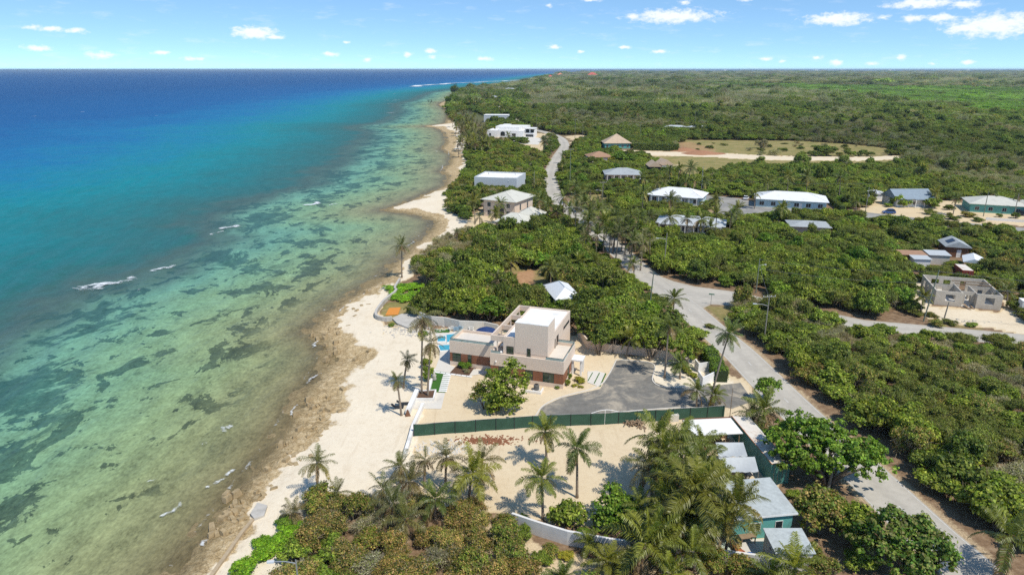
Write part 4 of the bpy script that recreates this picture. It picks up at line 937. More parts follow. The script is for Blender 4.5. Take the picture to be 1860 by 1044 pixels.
def palapa(px, label, r0=3.2, z=2.3):
    x, y = G2(*px); u = thing('thatched_shelter', label, 'shelter', (x, y, 0)); b = MB(); b.lathe(x, y, [(r0, z), (r0 * 0.9, z + 0.35), (r0 * 0.5, z + 1.3), (0.05, z + 2.0)], 14); b.build('thatch_roof', M['thatch'], u, True)
    for k in range(5): g_ = 2 * pi * k / 5; MB().tube([(x + r0 * .75 * cos(g_), y + r0 * .75 * sin(g_), 0), (x + r0 * .75 * cos(g_), y + r0 * .75 * sin(g_), z + .2)], 0.09, 6).build('post', M['timber'], u)
palapa((888, 383), 'round brown thatched shelter among palms beside the cream hip roofed house')
# white pavilion roof behind the modern house
PV = frame(*G2(1012, 543, 3.6), 12); hip_house('pavilion', 'small white metal hip roofed cottage almost hidden by trees behind the modern house', PV, 4.6, 9.0, 3.6, 1.7, 'white', 'whiteroof', 'hip', 0.7, [], capm='greywall', inset=2.9, front=1)

# houses along the street on the right
f_, L = frpx((1180, 353), (1273, 360), 3.0)
hip_house('bungalow', 'white metal hip roofed bungalow with pale blue walls and a veranda behind tall palms', f_, L, 12, 3.0, 2.4, 'aqua', 'whiteroof', 'hip', 0.8, spread_wins(L, 5, 0.6, 2.2, 1.6), doors=((L * .3, L * .3 + 1), (L * .68, L * .68 + 1)), porch=(1, L - 1, 2.0), capm='white', front=7)
f_, L = frpx((1195, 404), (1314, 412), 2.9)
hip_house('bungalow', 'pale blue grey roofed bungalow with a long veranda behind the dense green thicket', f_, L, 10, 2.9, 1.7, 'white', 'shade', 'hip', 0.7, spread_wins(L, 6, 0.6, 2.1, 1.5), doors=((L * .4, L * .4 + 1),), porch=(0.5, L - 0.5, 2.2), front=9)
f_, L = frpx((1374, 361), (1502, 368), 3.0)
hip_house('bungalow', 'long white ribbed hip roofed bungalow with pale blue walls above a clipped hedge', f_, L, 13, 3.0, 2.2, 'aqua', 'whiteroof', 'hip', 0.8, spread_wins(L, 6, 0.7, 2.2, 1.7), doors=((L * .62, L * .62 + 1), (L * .36, L * .36 + 1)), capm='white', front=7)
f_, L = frpx((1630, 362), (1693, 361), 3.0); f_ = (f_[0], f_[1], 0, cos(R(2)), sin(R(2)))
hip_house('gable_house', 'white house with a steep blue grey gable roof behind two round trees', f_, L, 10, 3.0, 3.0, 'white', 'blueroof', 'gable', 0.6, spread_wins(L, 3, 0.8, 2.1, 1.3), porch=(L * .45, L - .5, 1.8), front=9)
f_, L = frpx((1588, 353), (1614, 353), 2.6)
hip_house('outbuilding', 'low white roofed outbuilding to the left of the blue grey gable house', f_, L, 6, 2.6, 0.9, 'white', 'whiteroof', 'gable', 0.4, [], side_wins=False, cat='outbuilding')
f_, L = frpx((1764, 370), (1850, 375), 3.0)
hip_house('bungalow', 'teal walled house with a pale grey hip roof beside the open parking lot', f_, 17, 13, 3.0, 2.2, 'teal', 'creamroof', 'hip', 0.7, spread_wins(17, 4, 0.8, 2.1, 1.4), side_wins=False)
f2 = (*fw(f_, 17.4, 1.5), 0, f_[3], f_[4])
hip_house('bungalow', 'second grey hip roofed teal block at the right edge beside the parking lot', f2, 12, 11, 3.0, 2.2, 'teal', 'creamroof', 'hip', 0.7, spread_wins(12, 3, 0.8, 2.1, 1.4), side_wins=False)
f_, L = frpx((1438, 411), (1507, 414), 2.7)
hip_house('roadside_building', 'low flat looking dark grey hip roofed building between thicket and street', f_, L, 8.5, 2.7, 1.1, 'conc', 'greyroof', 'hip', 0.7, [], cat='building')
f_, L = frpx((1099, 260.5), (1145, 260.5), 3.4)
hip_house('hip_roof_house', 'teal walled house with a steep tan pyramid shingle roof beyond the bend of the road', f_, L, 13, 3.4, 5.6, 'teal', 'tanroof', 'pyramid', 0.9, spread_wins(L, 5, 0.7, 2.4, 1.4), front=13)
f_, L = frpx((1072, 286), (1112, 285.5), 2.8)
hip_house('hip_roof_house', 'white house with a low brown shingle hip roof before the tan pyramid roof', f_, L, 12, 2.8, 2.6, 'white', 'brownroof', 'hip', 0.8, spread_wins(L, 3, 0.7, 2.1, 1.4), front=9)
f_, L = frpx((1101, 317), (1165, 317.5), 3.0)
hip_house('hip_roof_house', 'cream house with a grey hip roof and patterned veranda beside the round green tree', f_, L, 12, 3.0, 2.3, 'stucco', 'greyroof', 'hip', 0.8, spread_wins(L, 5, 0.5, 2.2, 1.6), porch=(0.5, L - 0.5, 1.6), front=10)
f_, L = frpx((1180, 303), (1200, 303), 2.8)
hip_house('cottage', 'left one of two small tan gabled cottages by the dirt track', f_, L, 9, 2.8, 2.4, 'dark', 'tanroof', 'gable', 0.5, [], side_wins=False, cat='cottage')
f_, L = frpx((1203, 300), (1222, 299.5), 2.8)
hip_house('cottage', 'right one of two small tan gabled cottages by the dirt track', f_, L, 9, 2.8, 2.4, 'white', 'tanroof', 'gable', 0.5, [], side_wins=False, cat='cottage')
for pl, pr, lab, wm, rm, D_, zw, rh in [((1207, 231.5), (1245, 232.5), 'long low pale grey roof to the left among the distant trees', 'white', 'shade', 9, 3, 1.6), ((1252, 232.5), (1286, 232.5), 'long low blue grey roof to the right among the distant trees', 'greywall', 'shade', 9, 3, 1.6),
        ((1127, 177), (1144, 177.5), 'lone grey hip roofed house in the wooded plain far beyond the road', 'white', 'greyroof', 14, 4, 4), ((865, 176), (886, 177), 'grey roofed house among trees at the distant bend of the shore', 'white', 'greyroof', 26, 4, 4), ((914, 162), (927, 163), 'pale roofed house hidden in trees behind the far point', 'white', 'shade', 20, 5, 3),
        ((972, 148), (992, 148), 'long white building nearest on the far wooded headland', 'white', 'roofwhite', 40, 8, 2), ((995, 139.8), (1005, 139.8), 'small red roofed house on the far headland', 'white', 'redroof', 60, 7, 11), ((1010, 137.4), (1026, 137.4), 'orange roofed house on the crest of the far headland', 'stucco', 'orangeroof', 70, 8, 18),
        ((1067, 136.4), (1086, 136.4), 'wide red roofed building far away at the edge of the sea', 'white', 'redroof', 60, 10, 18), ((1107, 136.9), (1126, 136.9), 'long white building furthest along the coast', 'white', 'roofwhite', 50, 8, 4)]:
    f_, L = frpx(pl, pr, zw); hip_house('distant_house', lab, f_, L, D_, zw, rh, wm, rm, 'hip', 0.8, spread_wins(L, 4, zw * .3, zw * .7, L * .12), side_wins=False)
for x, y, lab in [(1318, 128.9, 'tiny white building on the far left of the wooded horizon'), (1483, 129, 'tiny white building in the middle of the wooded horizon'), (1530, 128.8, 'tiny white building beside another on the horizon'), (1617, 129, 'low white building right of centre on the horizon'), (1759, 129.2, 'tiny white building at the right of the wooded horizon')]:
    f_, L = frpx((x - 3, y), (x + 3, y), 0); hip_house('distant_building', lab, f_, L, L * .6, 26, 8, 'white', 'roofwhite', 'hip', 1, [], side_wins=False, cat='building')

# white villa complex by the far palm grove
V1_, LV = frpx((884, 248), (952, 254), 0.0); ang = R(-12); V1_ = (V1_[0], V1_[1], 0, cos(ang), sin(ang)); LV = 31
vx, vy = G2(884, 249); V1_ = (vx, vy, 0, cos(ang), sin(ang)); keep(V1_, -1, 42, -26, 60, 2)
r_ = thing('villa', 'sprawling white flat roofed villa with stepped terraces beside the far palm grove', 'villa', (vx, vy, 0))
b = MB(V1_); b.box(0, 29, 0, 22, 0, 4.5); b.box(2, 27, 22, 40, 0, 6.5); b.box(0, 0.4, 0, 22, 4.5, 5.1); b.box(0.4, 29, 0, 0.4, 4.5, 5.1); b.box(28.6, 29, 0.4, 22, 4.5, 5.1); b.box(8, 24, 8, 21, 4.5, 7.2); b.box(2, 8, 40, 55, 0, 6); b.build('wall', M['white'], r_)
b = MB(V1_); b.box(29.1, 37, 4, 14, 0, 2.8); b.box(29.1, 37, 5.5, 14, 2.8, 6.4); b.box(29.05, 37.3, 3.8, 14.2, 6.4, 6.8); b.build('tower_block', M['white'], r_)
for a0, a1, q0, q1, b_ in ((29.8, 32.6, 3.4, 5.9, 5.5), (33.4, 36.2, 3.4, 5.9, 5.5), (30, 36, 0.4, 2.2, 4), (11, 14.5, 1.0, 3.2, 0), (2, 3.5, 1.0, 3.0, 0), (20, 23, 1.2, 3, 0)): win(r_, V1_, a0, a1, q0, q1, b_, 'dkglass', fm='alu')
b = MB(V1_); pts = [(11, 3.2), (14.5, 3.2)] + [(12.75 + 1.75 * cos(g_), 3.2 + 1.2 * sin(g_)) for g_ in np.linspace(0.2, pi - 0.2, 7)]; b.face([(p[0], -0.03, p[1]) for p in pts]); b.build('arched_opening', M['dkglass'], r_)
vb = frame(*G2(879, 222), -6); keep(vb, 0, 30, 0, 14); r_ = thing('flat_roof_house', 'plain white flat roofed block behind the villa beside the far road', 'house', (vb[0], vb[1], 0)); MB(vb).box(0, 24, 0, 14, 0, 6.5).build('wall', M['greywall'], r_); MB(vb).box(-0.2, 24.2, -0.2, 14.2, 6.503, 6.9).build('flat_roof', M['roofwhite'], r_)
sheet('villa_patio', gpoly([(925, 254), (955, 246), (985, 252), (978, 263), (950, 262)]), 0.02, M['pale'])
for px, lab in [((932, 254), 'blue lounger furthest left of three on the villa patio'), ((940, 254), 'blue lounger in the middle of the villa patio row'), ((948, 252), 'blue lounger furthest right on the villa patio')]:
    x, y = G2(*px); lounger(x, y, 0.02, 150, lab, M['bluepl'])

# unfinished block house
vx, vy = G2(1696, 553); BH = (vx, vy, 0, cos(R(-18)), sin(R(-18))); keep(BH, 0, 13, -3, 14, 2)
r_ = thing('unfinished_house', 'roofless unfinished grey block house with empty window openings on pale sand', 'house under construction', (vx, vy, 0))
def wall_open(fr, p0, p1, th, h, ops):
    """block wall along one axis with rectangular openings"""
    b = MB(fr); (x0, y0), (x1, y1) = p0, p1; ax = 0 if abs(x1 - x0) > abs(y1 - y0) else 1; a0, a1 = (x0, x1) if ax == 0 else (y0, y1)
    def bx(s0, s1, z0, z1):
        if s1 - s0 < 1e-3 or z1 - z0 < 1e-3: return
        if ax == 0: b.box(s0, s1, y0, y0 + th, z0, z1)
        else: b.box(x0, x0 + th, s0, s1, z0, z1)
    c_ = a0
    for o0, o1, z0, z1 in sorted(ops): bx(c_, o0, 0, h); bx(o0, o1, 0, z0); bx(o0, o1, z1, h); c_ = o1
    bx(c_, a1, 0, h); return b
wall_open(BH, (0, 0), (5.2, 0), 0.25, 3.3, [(2.0, 3.9, 1.1, 2.6)]).build('block_wall', M['block'], r_)
wall_open(BH, (8.0, 0), (12.8, 0), 0.25, 3.3, [(9.6, 11.4, 1.1, 2.6)]).build('block_wall', M['block'], r_)
wall_open(BH, (5.2, 1.6), (8.0, 1.6), 0.25, 3.2, [(6.2, 7.3, 0, 2.4)]).build('block_wall', M['block'], r_)
wall_open(BH, (0, 0.25), (0, 13), 0.25, 3.3, [(3.0, 4.0, 1.4, 2.6), (6.5, 7.5, 1.6, 2.6), (9.5, 11.0, 1.2, 2.6)]).build('block_wall', M['block'], r_)
wall_open(BH, (12.55, 0.25), (12.55, 13), 0.25, 3.3, [(5.0, 6.0, 1.6, 2.5), (8.0, 9.0, 1.6, 2.5)]).build('block_wall', M['block'], r_)
wall_open(BH, (0.25, 12.75), (12.55, 12.75), 0.25, 3.3, [(2.0, 3.6, 1, 2.5), (4.5, 6, 1, 2.5), (8.0, 9.2, 0, 2.4)]).build('block_wall', M['block'], r_)
wall_open(BH, (5.2, 0.25), (5.2, 8.0), 0.2, 3.1, [(4.0, 5.0, 0, 2.3)]).build('partition_wall', M['block'], r_)
wall_open(BH, (8.0, 0.25), (8.0, 7.0), 0.2, 3.1, [(5.0, 6.0, 0, 2.3)]).build('partition_wall', M['block'], r_)
wall_open(BH, (0.25, 7.0), (5.2, 7.0), 0.2, 3.0, [(2, 3, 0, 2.3)]).build('partition_wall', M['block'], r_)
wall_open(BH, (8.2, 7.0), (12.55, 7.0), 0.2, 3.0, [(10, 11, 0, 2.3)]).build('partition_wall', M['block'], r_)
MB(BH).box(0.25, 12.55, 0.25, 12.75, 0.0, 0.12).build('floor_slab', M['pale'], r_)
for a0, a1, b0 in ((5.2, 12.6, 6.8), (5.2, 12.6, 9.0)): MB(BH).box(a0, a1, b0 + .2, b0 + 0.35, 3.31, 3.5).build('roof_beam', M['timber'], r_)
b = MB(BH); b.bar((6.7, -1.6, 0.05), (6.0, 0.9, 0.5), 0.5, 0.05); b.bar((7.6, -1.0, 0.02), (7.2, 0.9, 0.45), 0.3, 0.05); tag(b.build('plank_ramp', M['timber']), 'rough plank ramp leaning at the entrance of the block house', 'ramp')
# yard behind it
x, y = G2(1716, 466); f_ = (x, y, 0, cos(R(-17)), sin(R(-17)))
cb = hip_house('cabin', 'dark brown timber cabin with a grey gable roof and solar panel in the thicket', f_, 5.6, 7, 2.9, 1.5, 'brownwall', 'greyroof', 'gable', 0.5, [], doors=((2.7, 3.8),), side_wins=False, cat='cabin', front=9)
b = MB(f_); b.raw([(0.6, 1.5, 3.55), (2.3, 1.5, 4.35), (2.3, 4.5, 4.35), (0.6, 4.5, 3.55), (0.6, 1.5, 3.62), (2.3, 1.5, 4.43), (2.3, 4.5, 4.43), (0.6, 4.5, 3.62)], [(3, 2, 1, 0), (4, 5, 6, 7), (0, 1, 5, 4), (1, 2, 6, 5), (2, 3, 7, 6), (3, 0, 4, 7)]); b.build('solar_panel', M['solar'], cb)
def shed(px, deg, L, D, zf, zb, label, wm, rm, ov=0.3):
    x, y = G2(*px); fr = frame(x, y, deg); root = thing('shed', label, 'shed', (x, y, 0)); keep(fr, 0, L, -5, D, 0.6)
    b = MB(fr); b.raw([(0, 0, 0), (L, 0, 0), (L, D, 0), (0, D, 0), (0, 0, zf), (L, 0, zf), (L, D, zb), (0, D, zb)], [(3, 2, 1, 0), (4, 5, 6, 7), (0, 1, 5, 4), (1, 2, 6, 5), (2, 3, 7, 6), (3, 0, 4, 7)]); b.build('wall', M[wm], root)
    s_ = (zb - zf) / D; b = MB(fr); q = [(-ov, -ov, zf - s_ * ov), (L + ov, -ov, zf - s_ * ov), (L + ov, D + ov, zb + s_ * ov), (-ov, D + ov, zb + s_ * ov)]
    b.raw([(a, c_, z + 0.005) for a, c_, z in q] + [(a, c_, z + 0.09) for a, c_, z in q], [(3, 2, 1, 0), (4, 5, 6, 7), (0, 1, 5, 4), (1, 2, 6, 5), (2, 3, 7, 6), (3, 0, 4, 7)]); b.build('roof', M[rm], root); return root, fr
shed((1637, 478), -8, 7, 4, 2.4, 2.6, 'ramshackle brown roofed shed at the left of the yard behind the block house', 'timber', 'brownroof')
shed((1659, 485), -8, 4, 3, 2.2, 2.4, 'white corrugated sheet shed in front of the brown roofed one', 'whiteroof', 'shade')
shed((1686, 480), -10, 5, 4, 2.6, 2.9, 'open sided pale sheet shed beside the dark timber cabin', 'conc', 'shade')
x, y = G2(1748, 494); cp_ = thing('canopy_shelter', 'white gable canopy on posts beside the red container', 'canopy', (x, y, 0)); fr = frame(x, y, -30)
b, _, _ = roof_solid(fr, 4.2, 7, 2.7, 1.0, 0.3, 'gable', 0.06); b.build('canopy_roof', M['whiteroof'], cp_)
for a_ in (0, 4.2):
    for c_ in (0, 7): MB(fr).tube([(a_, c_, 0), (a_, c_, 2.7)], 0.05, 6).build('post', M['steel'], cp_)
def container(fr, L, Wd, h, label, sm, rm, doors=True):
    root = thing('shipping_container', label, 'container', (fr[0], fr[1], 0)); keep(fr, 0, Wd, -4 if L < 8 else 0, L, 0.3)
    MB(fr).box(0.05, Wd - 0.05, 0.05, L - 0.05, 0.1, h - 0.05).build('side_wall', M[sm], root)
    MB(fr).box(0.06, Wd - 0.06, 0.06, L - 0.06, h - 0.048, h + 0.01).build('roof', M[rm], root)
    b = MB(fr)
    for a_ in (0, Wd - 0.1):
        for c_ in (0, L - 0.1): b.box(a_, a_ + 0.1, c_, c_ + 0.1, 0, h)
        b.box(a_ + 0.005, a_ + 0.095, 0.1, L - 0.1, h - 0.12, h - 0.01); b.box(a_ + 0.005, a_ + 0.095, 0.1, L - 0.1, 0.03, 0.14)
    for c_ in (0.003, L - 0.1): b.box(0.1, Wd - 0.1, c_, c_ + 0.095, h - 0.12, h - 0.01); b.box(0.1, Wd - 0.1, c_, c_ + 0.095, 0.03, 0.14)
    b.build('corner_frame', M[sm], root)
    b = MB(fr); b.box(0.0, Wd, -0.012, 0.09, h - 0.004, h + 0.03); b.box(-0.012, 0.07, 0.09, L, h - 0.004, h + 0.03); b.build('rusty_edge', M['rust'], root)
    for s_ in (0, 1):
        dr = MB(fr); dr.box(0.12 + s_ * (Wd / 2 - 0.1), 0.02 + Wd / 2 + s_ * (Wd / 2 - 0.14) - 0.03, 0.0, 0.05, 0.16, h - 0.14)
        for z_ in (0.6, 1.1, 1.6, 2.1): dr.box(0.16 + s_ * (Wd / 2 - 0.1), Wd / 2 - 0.06 + s_ * (Wd / 2 - 0.12), -0.03, 0.0, z_, z_ + 0.16)
        do = dr.build('door', M[sm], root)
        for a_ in (0.35, 0.95): MB(fr).tube([(0.1 + a_ * 0.9 + s_ * (Wd / 2 - 0.1), -0.055, 0.2), (0.1 + a_ * 0.9 + s_ * (Wd / 2 - 0.1), -0.055, h - 0.2)], 0.022, 6).build('lock_rod', M['steel'], do)
    return root
x, y = G2(1745, 509); container(frame(x, y, -15), 6.1, 2.5, 2.6, 'rusty red shipping container behind the unfinished block house', 'redsteel', 'controof')
CF = (32.55, 74.75, 0, cos(R(5.5)), sin(R(5.5)))
container(CF, 12.6, 2.45, 2.9, 'long faded teal shipping container with a rusty white roof under the roadside tree', 'container', 'controof')
x, y = G2(1853, 571); r_ = thing('trailer', 'plain white box trailer at the right edge beside the construction plot', 'trailer', (x, y, 0)); fr = frame(x, y, -18)
MB(fr).box(0, 5, 0, 2.4, 0.5, 2.9).build('body', M['white'], r_); MB(fr).box(-0.05, 5.05, -0.05, 2.45, 2.903, 3.0).build('roof', M['roofwhite'], r_)
for a_ in (1.2, 3.8): MB(fr).box(a_ - 0.35, a_ + 0.35, -0.04, 0.2, 0, 0.7).build('wheel', M['rubber'], r_)

# ------------------------------------------------------------------ compound with sheds below the fence
x, y = G2(1260.7, 789, 3.0); fr = frame(x, y, 5); keep(fr, 0, 6.5, 0, 3.8, 1); r_ = thing('open_shed', 'open fronted shed with a flat white roof against the green fence', 'shed', (x, y, 0))
MB(fr).box(-0.25, 6.7, -0.3, 4.0, 2.95, 3.06).build('roof', M['roofwhite'], r_); MB(fr).box(-0.1, 0.0, 0, 3.8, 0, 2.947).build('side_wall', M['conc'], r_); MB(fr).box(0, 6.4, 3.7, 3.8, 0, 2.947).build('back_wall', M['brownwall'], r_)
MB(fr).box(-0.28, 6.73, 4.003, 4.1, 2.8, 3.2).build('fascia', M['brownwall'], r_)
for a_ in (0.1, 2.2, 4.4, 6.3): MB(fr).box(a_, a_ + 0.1, -0.1, 0.0, 0, 2.947).build('post', M['timber'], r_)
b = MB(fr)
for k in range(14): a_ = rnd.uniform(0.6, 5.6); c_ = rnd.uniform(0.6, 3.0); h_ = rnd.uniform(0.3, 1.2); b.box(a_, a_ + rnd.uniform(.3, .8), c_, c_ + rnd.uniform(.3, .6), 0.0, h_)
tag(b.build('stored_goods', M['timber']), 'jumble of boxes and timber kept under the flat white shed roof', 'stored goods')
def sail(px, zs, label):
    P = [G(*p, z) for p, z in zip(px, zs)]; c_ = np.mean(P, 0); root = thing('shade_canopy', label, 'shade canopy', (c_[0], c_[1], 0)); b = MB(); N = 8
    A, B, C_, D_ = [np.array(p) for p in P]
    g = [[(A + (B - A) * (i / N)) * (1 - j / N) + (D_ + (C_ - D_) * (i / N)) * (j / N) + np.array([0, 0, -0.35 * sin(pi * i / N) * sin(pi * j / N) - (0.10 if j == N and i % 2 else 0)]) for i in range(N + 1)] for j in range(N + 1)]
    for j in range(N):
        for i in range(N):
            q = [g[j][i], g[j][i + 1], g[j + 1][i + 1], g[j + 1][i]]; b.face([tuple(p) for p in q]); b.face([tuple(p - np.array([0, 0, 0.03])) for p in q[::-1]])
    b.build('cloth', M['shade'], root)
    for p in P: MB().tube([(p[0], p[1], 0), (p[0], p[1], p[2] + 0.05)], 0.04, 6).build('post', M['steel'], root)
sail([(1300, 803), (1350, 803), (1358, 828), (1305, 828)], (2.8, 2.8, 2.5, 2.5), 'silver shade cloth stretched beside the container, the one nearer the white shed')
sail([(1305, 830), (1371, 829), (1378, 856), (1317, 857)], (2.8, 2.8, 2.4, 2.4), 'silver shade cloth over a parked vehicle, the one nearer the grey roof')
x, y = G2(1373, 937, 3.2); fr = frame(x, y, 8); x0_ = -3.4
r_ = thing('grey_roof_house', 'teal walled house with a weathered grey shingle roof behind the coconut palms', 'house', (x, y, 0)); keep(fr, x0_, 5.0, 0, 6.4, 0.3)
MB(fr).box(x0_ + 0.3, 4.6, 0.3, 6.0, 0, 3.0).build('wall', M['teal'], r_)
b = MB(fr); b.raw([(x0_, 0, 2.95), (5.0, 0, 2.95), (5.0, 6.4, 3.4), (x0_, 6.4, 3.4), (x0_, 0, 3.1), (5.0, 0, 3.1), (5.0, 6.4, 3.55), (x0_, 6.4, 3.55)], [(3, 2, 1, 0), (4, 5, 6, 7), (0, 1, 5, 4), (1, 2, 6, 5), (2, 3, 7, 6), (3, 0, 4, 7)]); b.build('roof', M['shingle'], r_)
b = MB(fr); b.box(x0_, 5.0, -0.04, 0.0, 2.9, 3.12); b.build('fascia', M['white'], r_)
win(r_, fr, -0.5, 0.9, 1.0, 2.1, 0.3, 'dkglass', fm='white'); win(r_, fr, 2.6, 3.5, 0.05, 2.1, 0.3, 'dkglass', name='door', mull=0, fm='white')
x, y = G2(1410, 1001.5, 2.6); fr = frame(x, y, 0); keep(fr, 0, 4, 0, 3.6, 0.3)
r_ = thing('shed', 'low beige shed with a grey shingle roof in front of the teal house', 'shed', (x, y, 0)); MB(fr).box(0.1, 3.9, 0.1, 3.5, 0, 2.4).build('wall', M['pale'], r_)
b = MB(fr); b.raw([(-0.1, -0.1, 2.38), (4.1, -0.1, 2.38), (4.1, 3.7, 2.6), (-0.1, 3.7, 2.6), (-0.1, -0.1, 2.48), (4.1, -0.1, 2.48), (4.1, 3.7, 2.72), (-0.1, 3.7, 2.72)], [(3, 2, 1, 0), (4, 5, 6, 7), (0, 1, 5, 4), (1, 2, 6, 5), (2, 3, 7, 6), (3, 0, 4, 7)]); b.build('roof', M['shingle'], r_)
MB(fr).box(0.06, 0.1, 1.5, 1.8, 1.6, 1.8).build('wall_lamp', M['alu'], r_)
sheet('patio', gpoly([(1300, 975), (1335, 970), (1355, 1010), (1350, 1022), (1310, 1015)]), 0.02, mat('pale_green_paving', (0.42, 0.48, 0.38), 0.9, 0.1)); sheet('patio', gpoly([(1332, 980), (1390, 978), (1395, 1030), (1356, 1024)]), 0.024, M['pale'])
for k, (px, s_) in enumerate([((1329, 989), 1.0), ((1333.5, 995), 1.1), ((1338, 1000), 1.2), ((1341, 1006), 1.25), ((1346, 1011), 1.35)]):
    x, y = G2(*px); p = MB(); p.lathe(x, y, [(0.16 * s_, 0.03), (0.26 * s_, 0.42 * s_), (0.30 * s_, 0.44 * s_), (0.30 * s_, 0.5 * s_), (0.24 * s_, 0.5 * s_), (0.2 * s_, 0.4 * s_)], 12)
    tag(p.build('flower_pot', M['terracotta'], smooth=False), ['smallest terracotta pot at the palm end of the row of five', 'second terracotta pot from the palm trunk', 'middle terracotta pot in the row of five', 'fourth terracotta pot from the palm, next to the largest', 'largest terracotta pot, nearest the blue barrels'][k], 'flower pot', 'terracotta pots on the patio')
for px, s_, lab in (((1345.5, 1021), 0.8, 'small blue plastic drum beside the white boundary wall'), ((1361, 1020), 1.3, 'big round blue plastic barrel behind the white boundary wall')):
    x, y = G2(*px); p = MB(); p.lathe(x, y, [(0.25 * s_, 0.03), (0.36 * s_, 0.15), (0.38 * s_, 0.45 * s_), (0.33 * s_, 0.75 * s_), (0.1 * s_, 0.85 * s_)], 14); tag(p.build('barrel', M['bluepl'], smooth=True), lab, 'barrel')
x, y = G2(1356, 984); tb = thing('work_table', 'rough timber table standing on the patio beneath a palm', 'table', (x, y, 0.03)); fr = frame(x, y, 10, 0.03)
MB(fr).box(-0.9, 0.9, -0.4, 0.4, 0.75, 0.82).build('tabletop', M['timber'], tb)
for a_ in (-.8, .8):
    for c_ in (-.32, .32): MB(fr).box(a_ - .05, a_ + .05, c_ - .05, c_ + .05, 0, .75).build('leg', M['timber'], tb)
wallpoly('boundary_wall', [G2(*p) for p in [(930, 955), (958, 965), (985, 974), (1030, 988), (1104, 1002), (1191, 1013), (1278, 1020), (1383, 1034), (1420, 1040)]], 0.3, 1.8, M['oldwhite'], 'long white boundary wall below the coconut palms and compound', -0.1)
KEEP.append(gpoly([(880, 930), (990, 968), (1105, 995), (1280, 1012), (1430, 1030), (1430, 1047), (1280, 1032), (1105, 1014), (985, 988), (920, 962)]))
b = MB()
def rubble(c_, n, sp, sz, label, m, cat, cl=(1, 1), name='rubble_heap'):
    b = MB()
    for k in range(n):
        x = c_[0] + rnd.gauss(0, sp[0]); y = c_[1] + rnd.gauss(0, sp[1]); s_ = sz * rnd.uniform(.5, 1.3); fr = frame(x, y, rnd.uniform(0, 180)); b.fr = fr; h_ = s_ * rnd.uniform(.3, .8)
        b.raw([(-s_, -s_ * .6, 0), (s_, -s_ * .5, 0), (s_ * .9, s_ * .6, 0), (-s_ * .8, s_ * .6, 0), (-s_ * .7, -s_ * .4, h_), (s_ * .6, -s_ * .4, h_ * 1.1), (s_ * .7, s_ * .3, h_), (-s_ * .6, s_ * .5, h_ * .8)], [(3, 2, 1, 0), (4, 5, 6, 7), (0, 1, 5, 4), (1, 2, 6, 5), (2, 3, 7, 6), (3, 0, 4, 7)])
    b.fr = None; o = b.build(name, m); return tag(o, label, cat)
c_ = G2(1152, 772); b = MB()
for k in range(34): x = c_[0] + rnd.gauss(0, .7); y = c_[1] + rnd.gauss(0, .5); a_ = rnd.uniform(0, pi); l_ = rnd.uniform(.5, 1.1); z_ = rnd.uniform(.05, .5); b.bar((x - l_ * cos(a_), y - l_ * sin(a_), z_), (x + l_ * cos(a_), y + l_ * sin(a_), z_ + rnd.uniform(-.03, .25)), .12, .07)
tag(b.build('timber_pile', M['timber']), 'tangled pile of old timber on the sand beside the fence gate', 'timber pile')
for px, s_, lab in (((1209, 766), .55, 'open wooden crate next to concrete blocks at the fence'), ((1222, 763), .7, 'pale concrete block stack right of the wooden crate')):
    x, y = G2(*px); fr = frame(x, y, 8); bb = MB(fr); bb.box(-s_, s_, -s_ * .8, -s_ * .7, 0, s_ * 1.6); bb.box(-s_, s_, s_ * .7, s_ * .8, 0, s_ * 1.6); bb.box(-s_, -s_ * .9, -s_ * .7, s_ * .7, 0, s_ * 1.6); bb.box(s_ * .9, s_, -s_ * .7, s_ * .7, 0, s_ * 1.6); bb.box(-s_ * .9, s_ * .9, -s_ * .7, s_ * .7, 0, s_ * (.3 if s_ < .6 else 1.5)); tag(bb.build('crate' if s_ < .6 else 'block_stack', M['timber'] if s_ < .6 else M['pale']), lab, 'crate' if s_ < .6 else 'blocks')
M['debris'] = mat('red_brown_debris', (0.24, 0.10, 0.05), 0.95, 0.4, 4.0)
kind(rubble(G2(888, 800), 420, (1.9, .55), .16, 'low bank of reddish brown husks lying on the sand below the fence', M['debris'], 'debris', name='husk_bank'), 'stuff')
kind(rubble(G2(800, 815), 260, (2.2, 1.0), .18, 'scatter of pale coral stones beside the white beach wall', M['pale'], 'stones', name='coral_rubble'), 'stuff')
kind(rubble(G2(755, 600), 300, (3.0, 1.6), .22, 'grey storm rubble at the top of the beach below the slab', M['conc'], 'stones', name='storm_rubble'), 'stuff')
rubble(G2(1655, 522), 70, (2.5, 1.2), .35, 'pale heap of building rubble left of the unfinished block house', M['pale'], 'rubble'); rubble(G2(1760, 585), 40, (3.0, .8), .22, 'loose broken blocks in front of the unfinished block house', M['block'], 'rubble')
rk = MB()
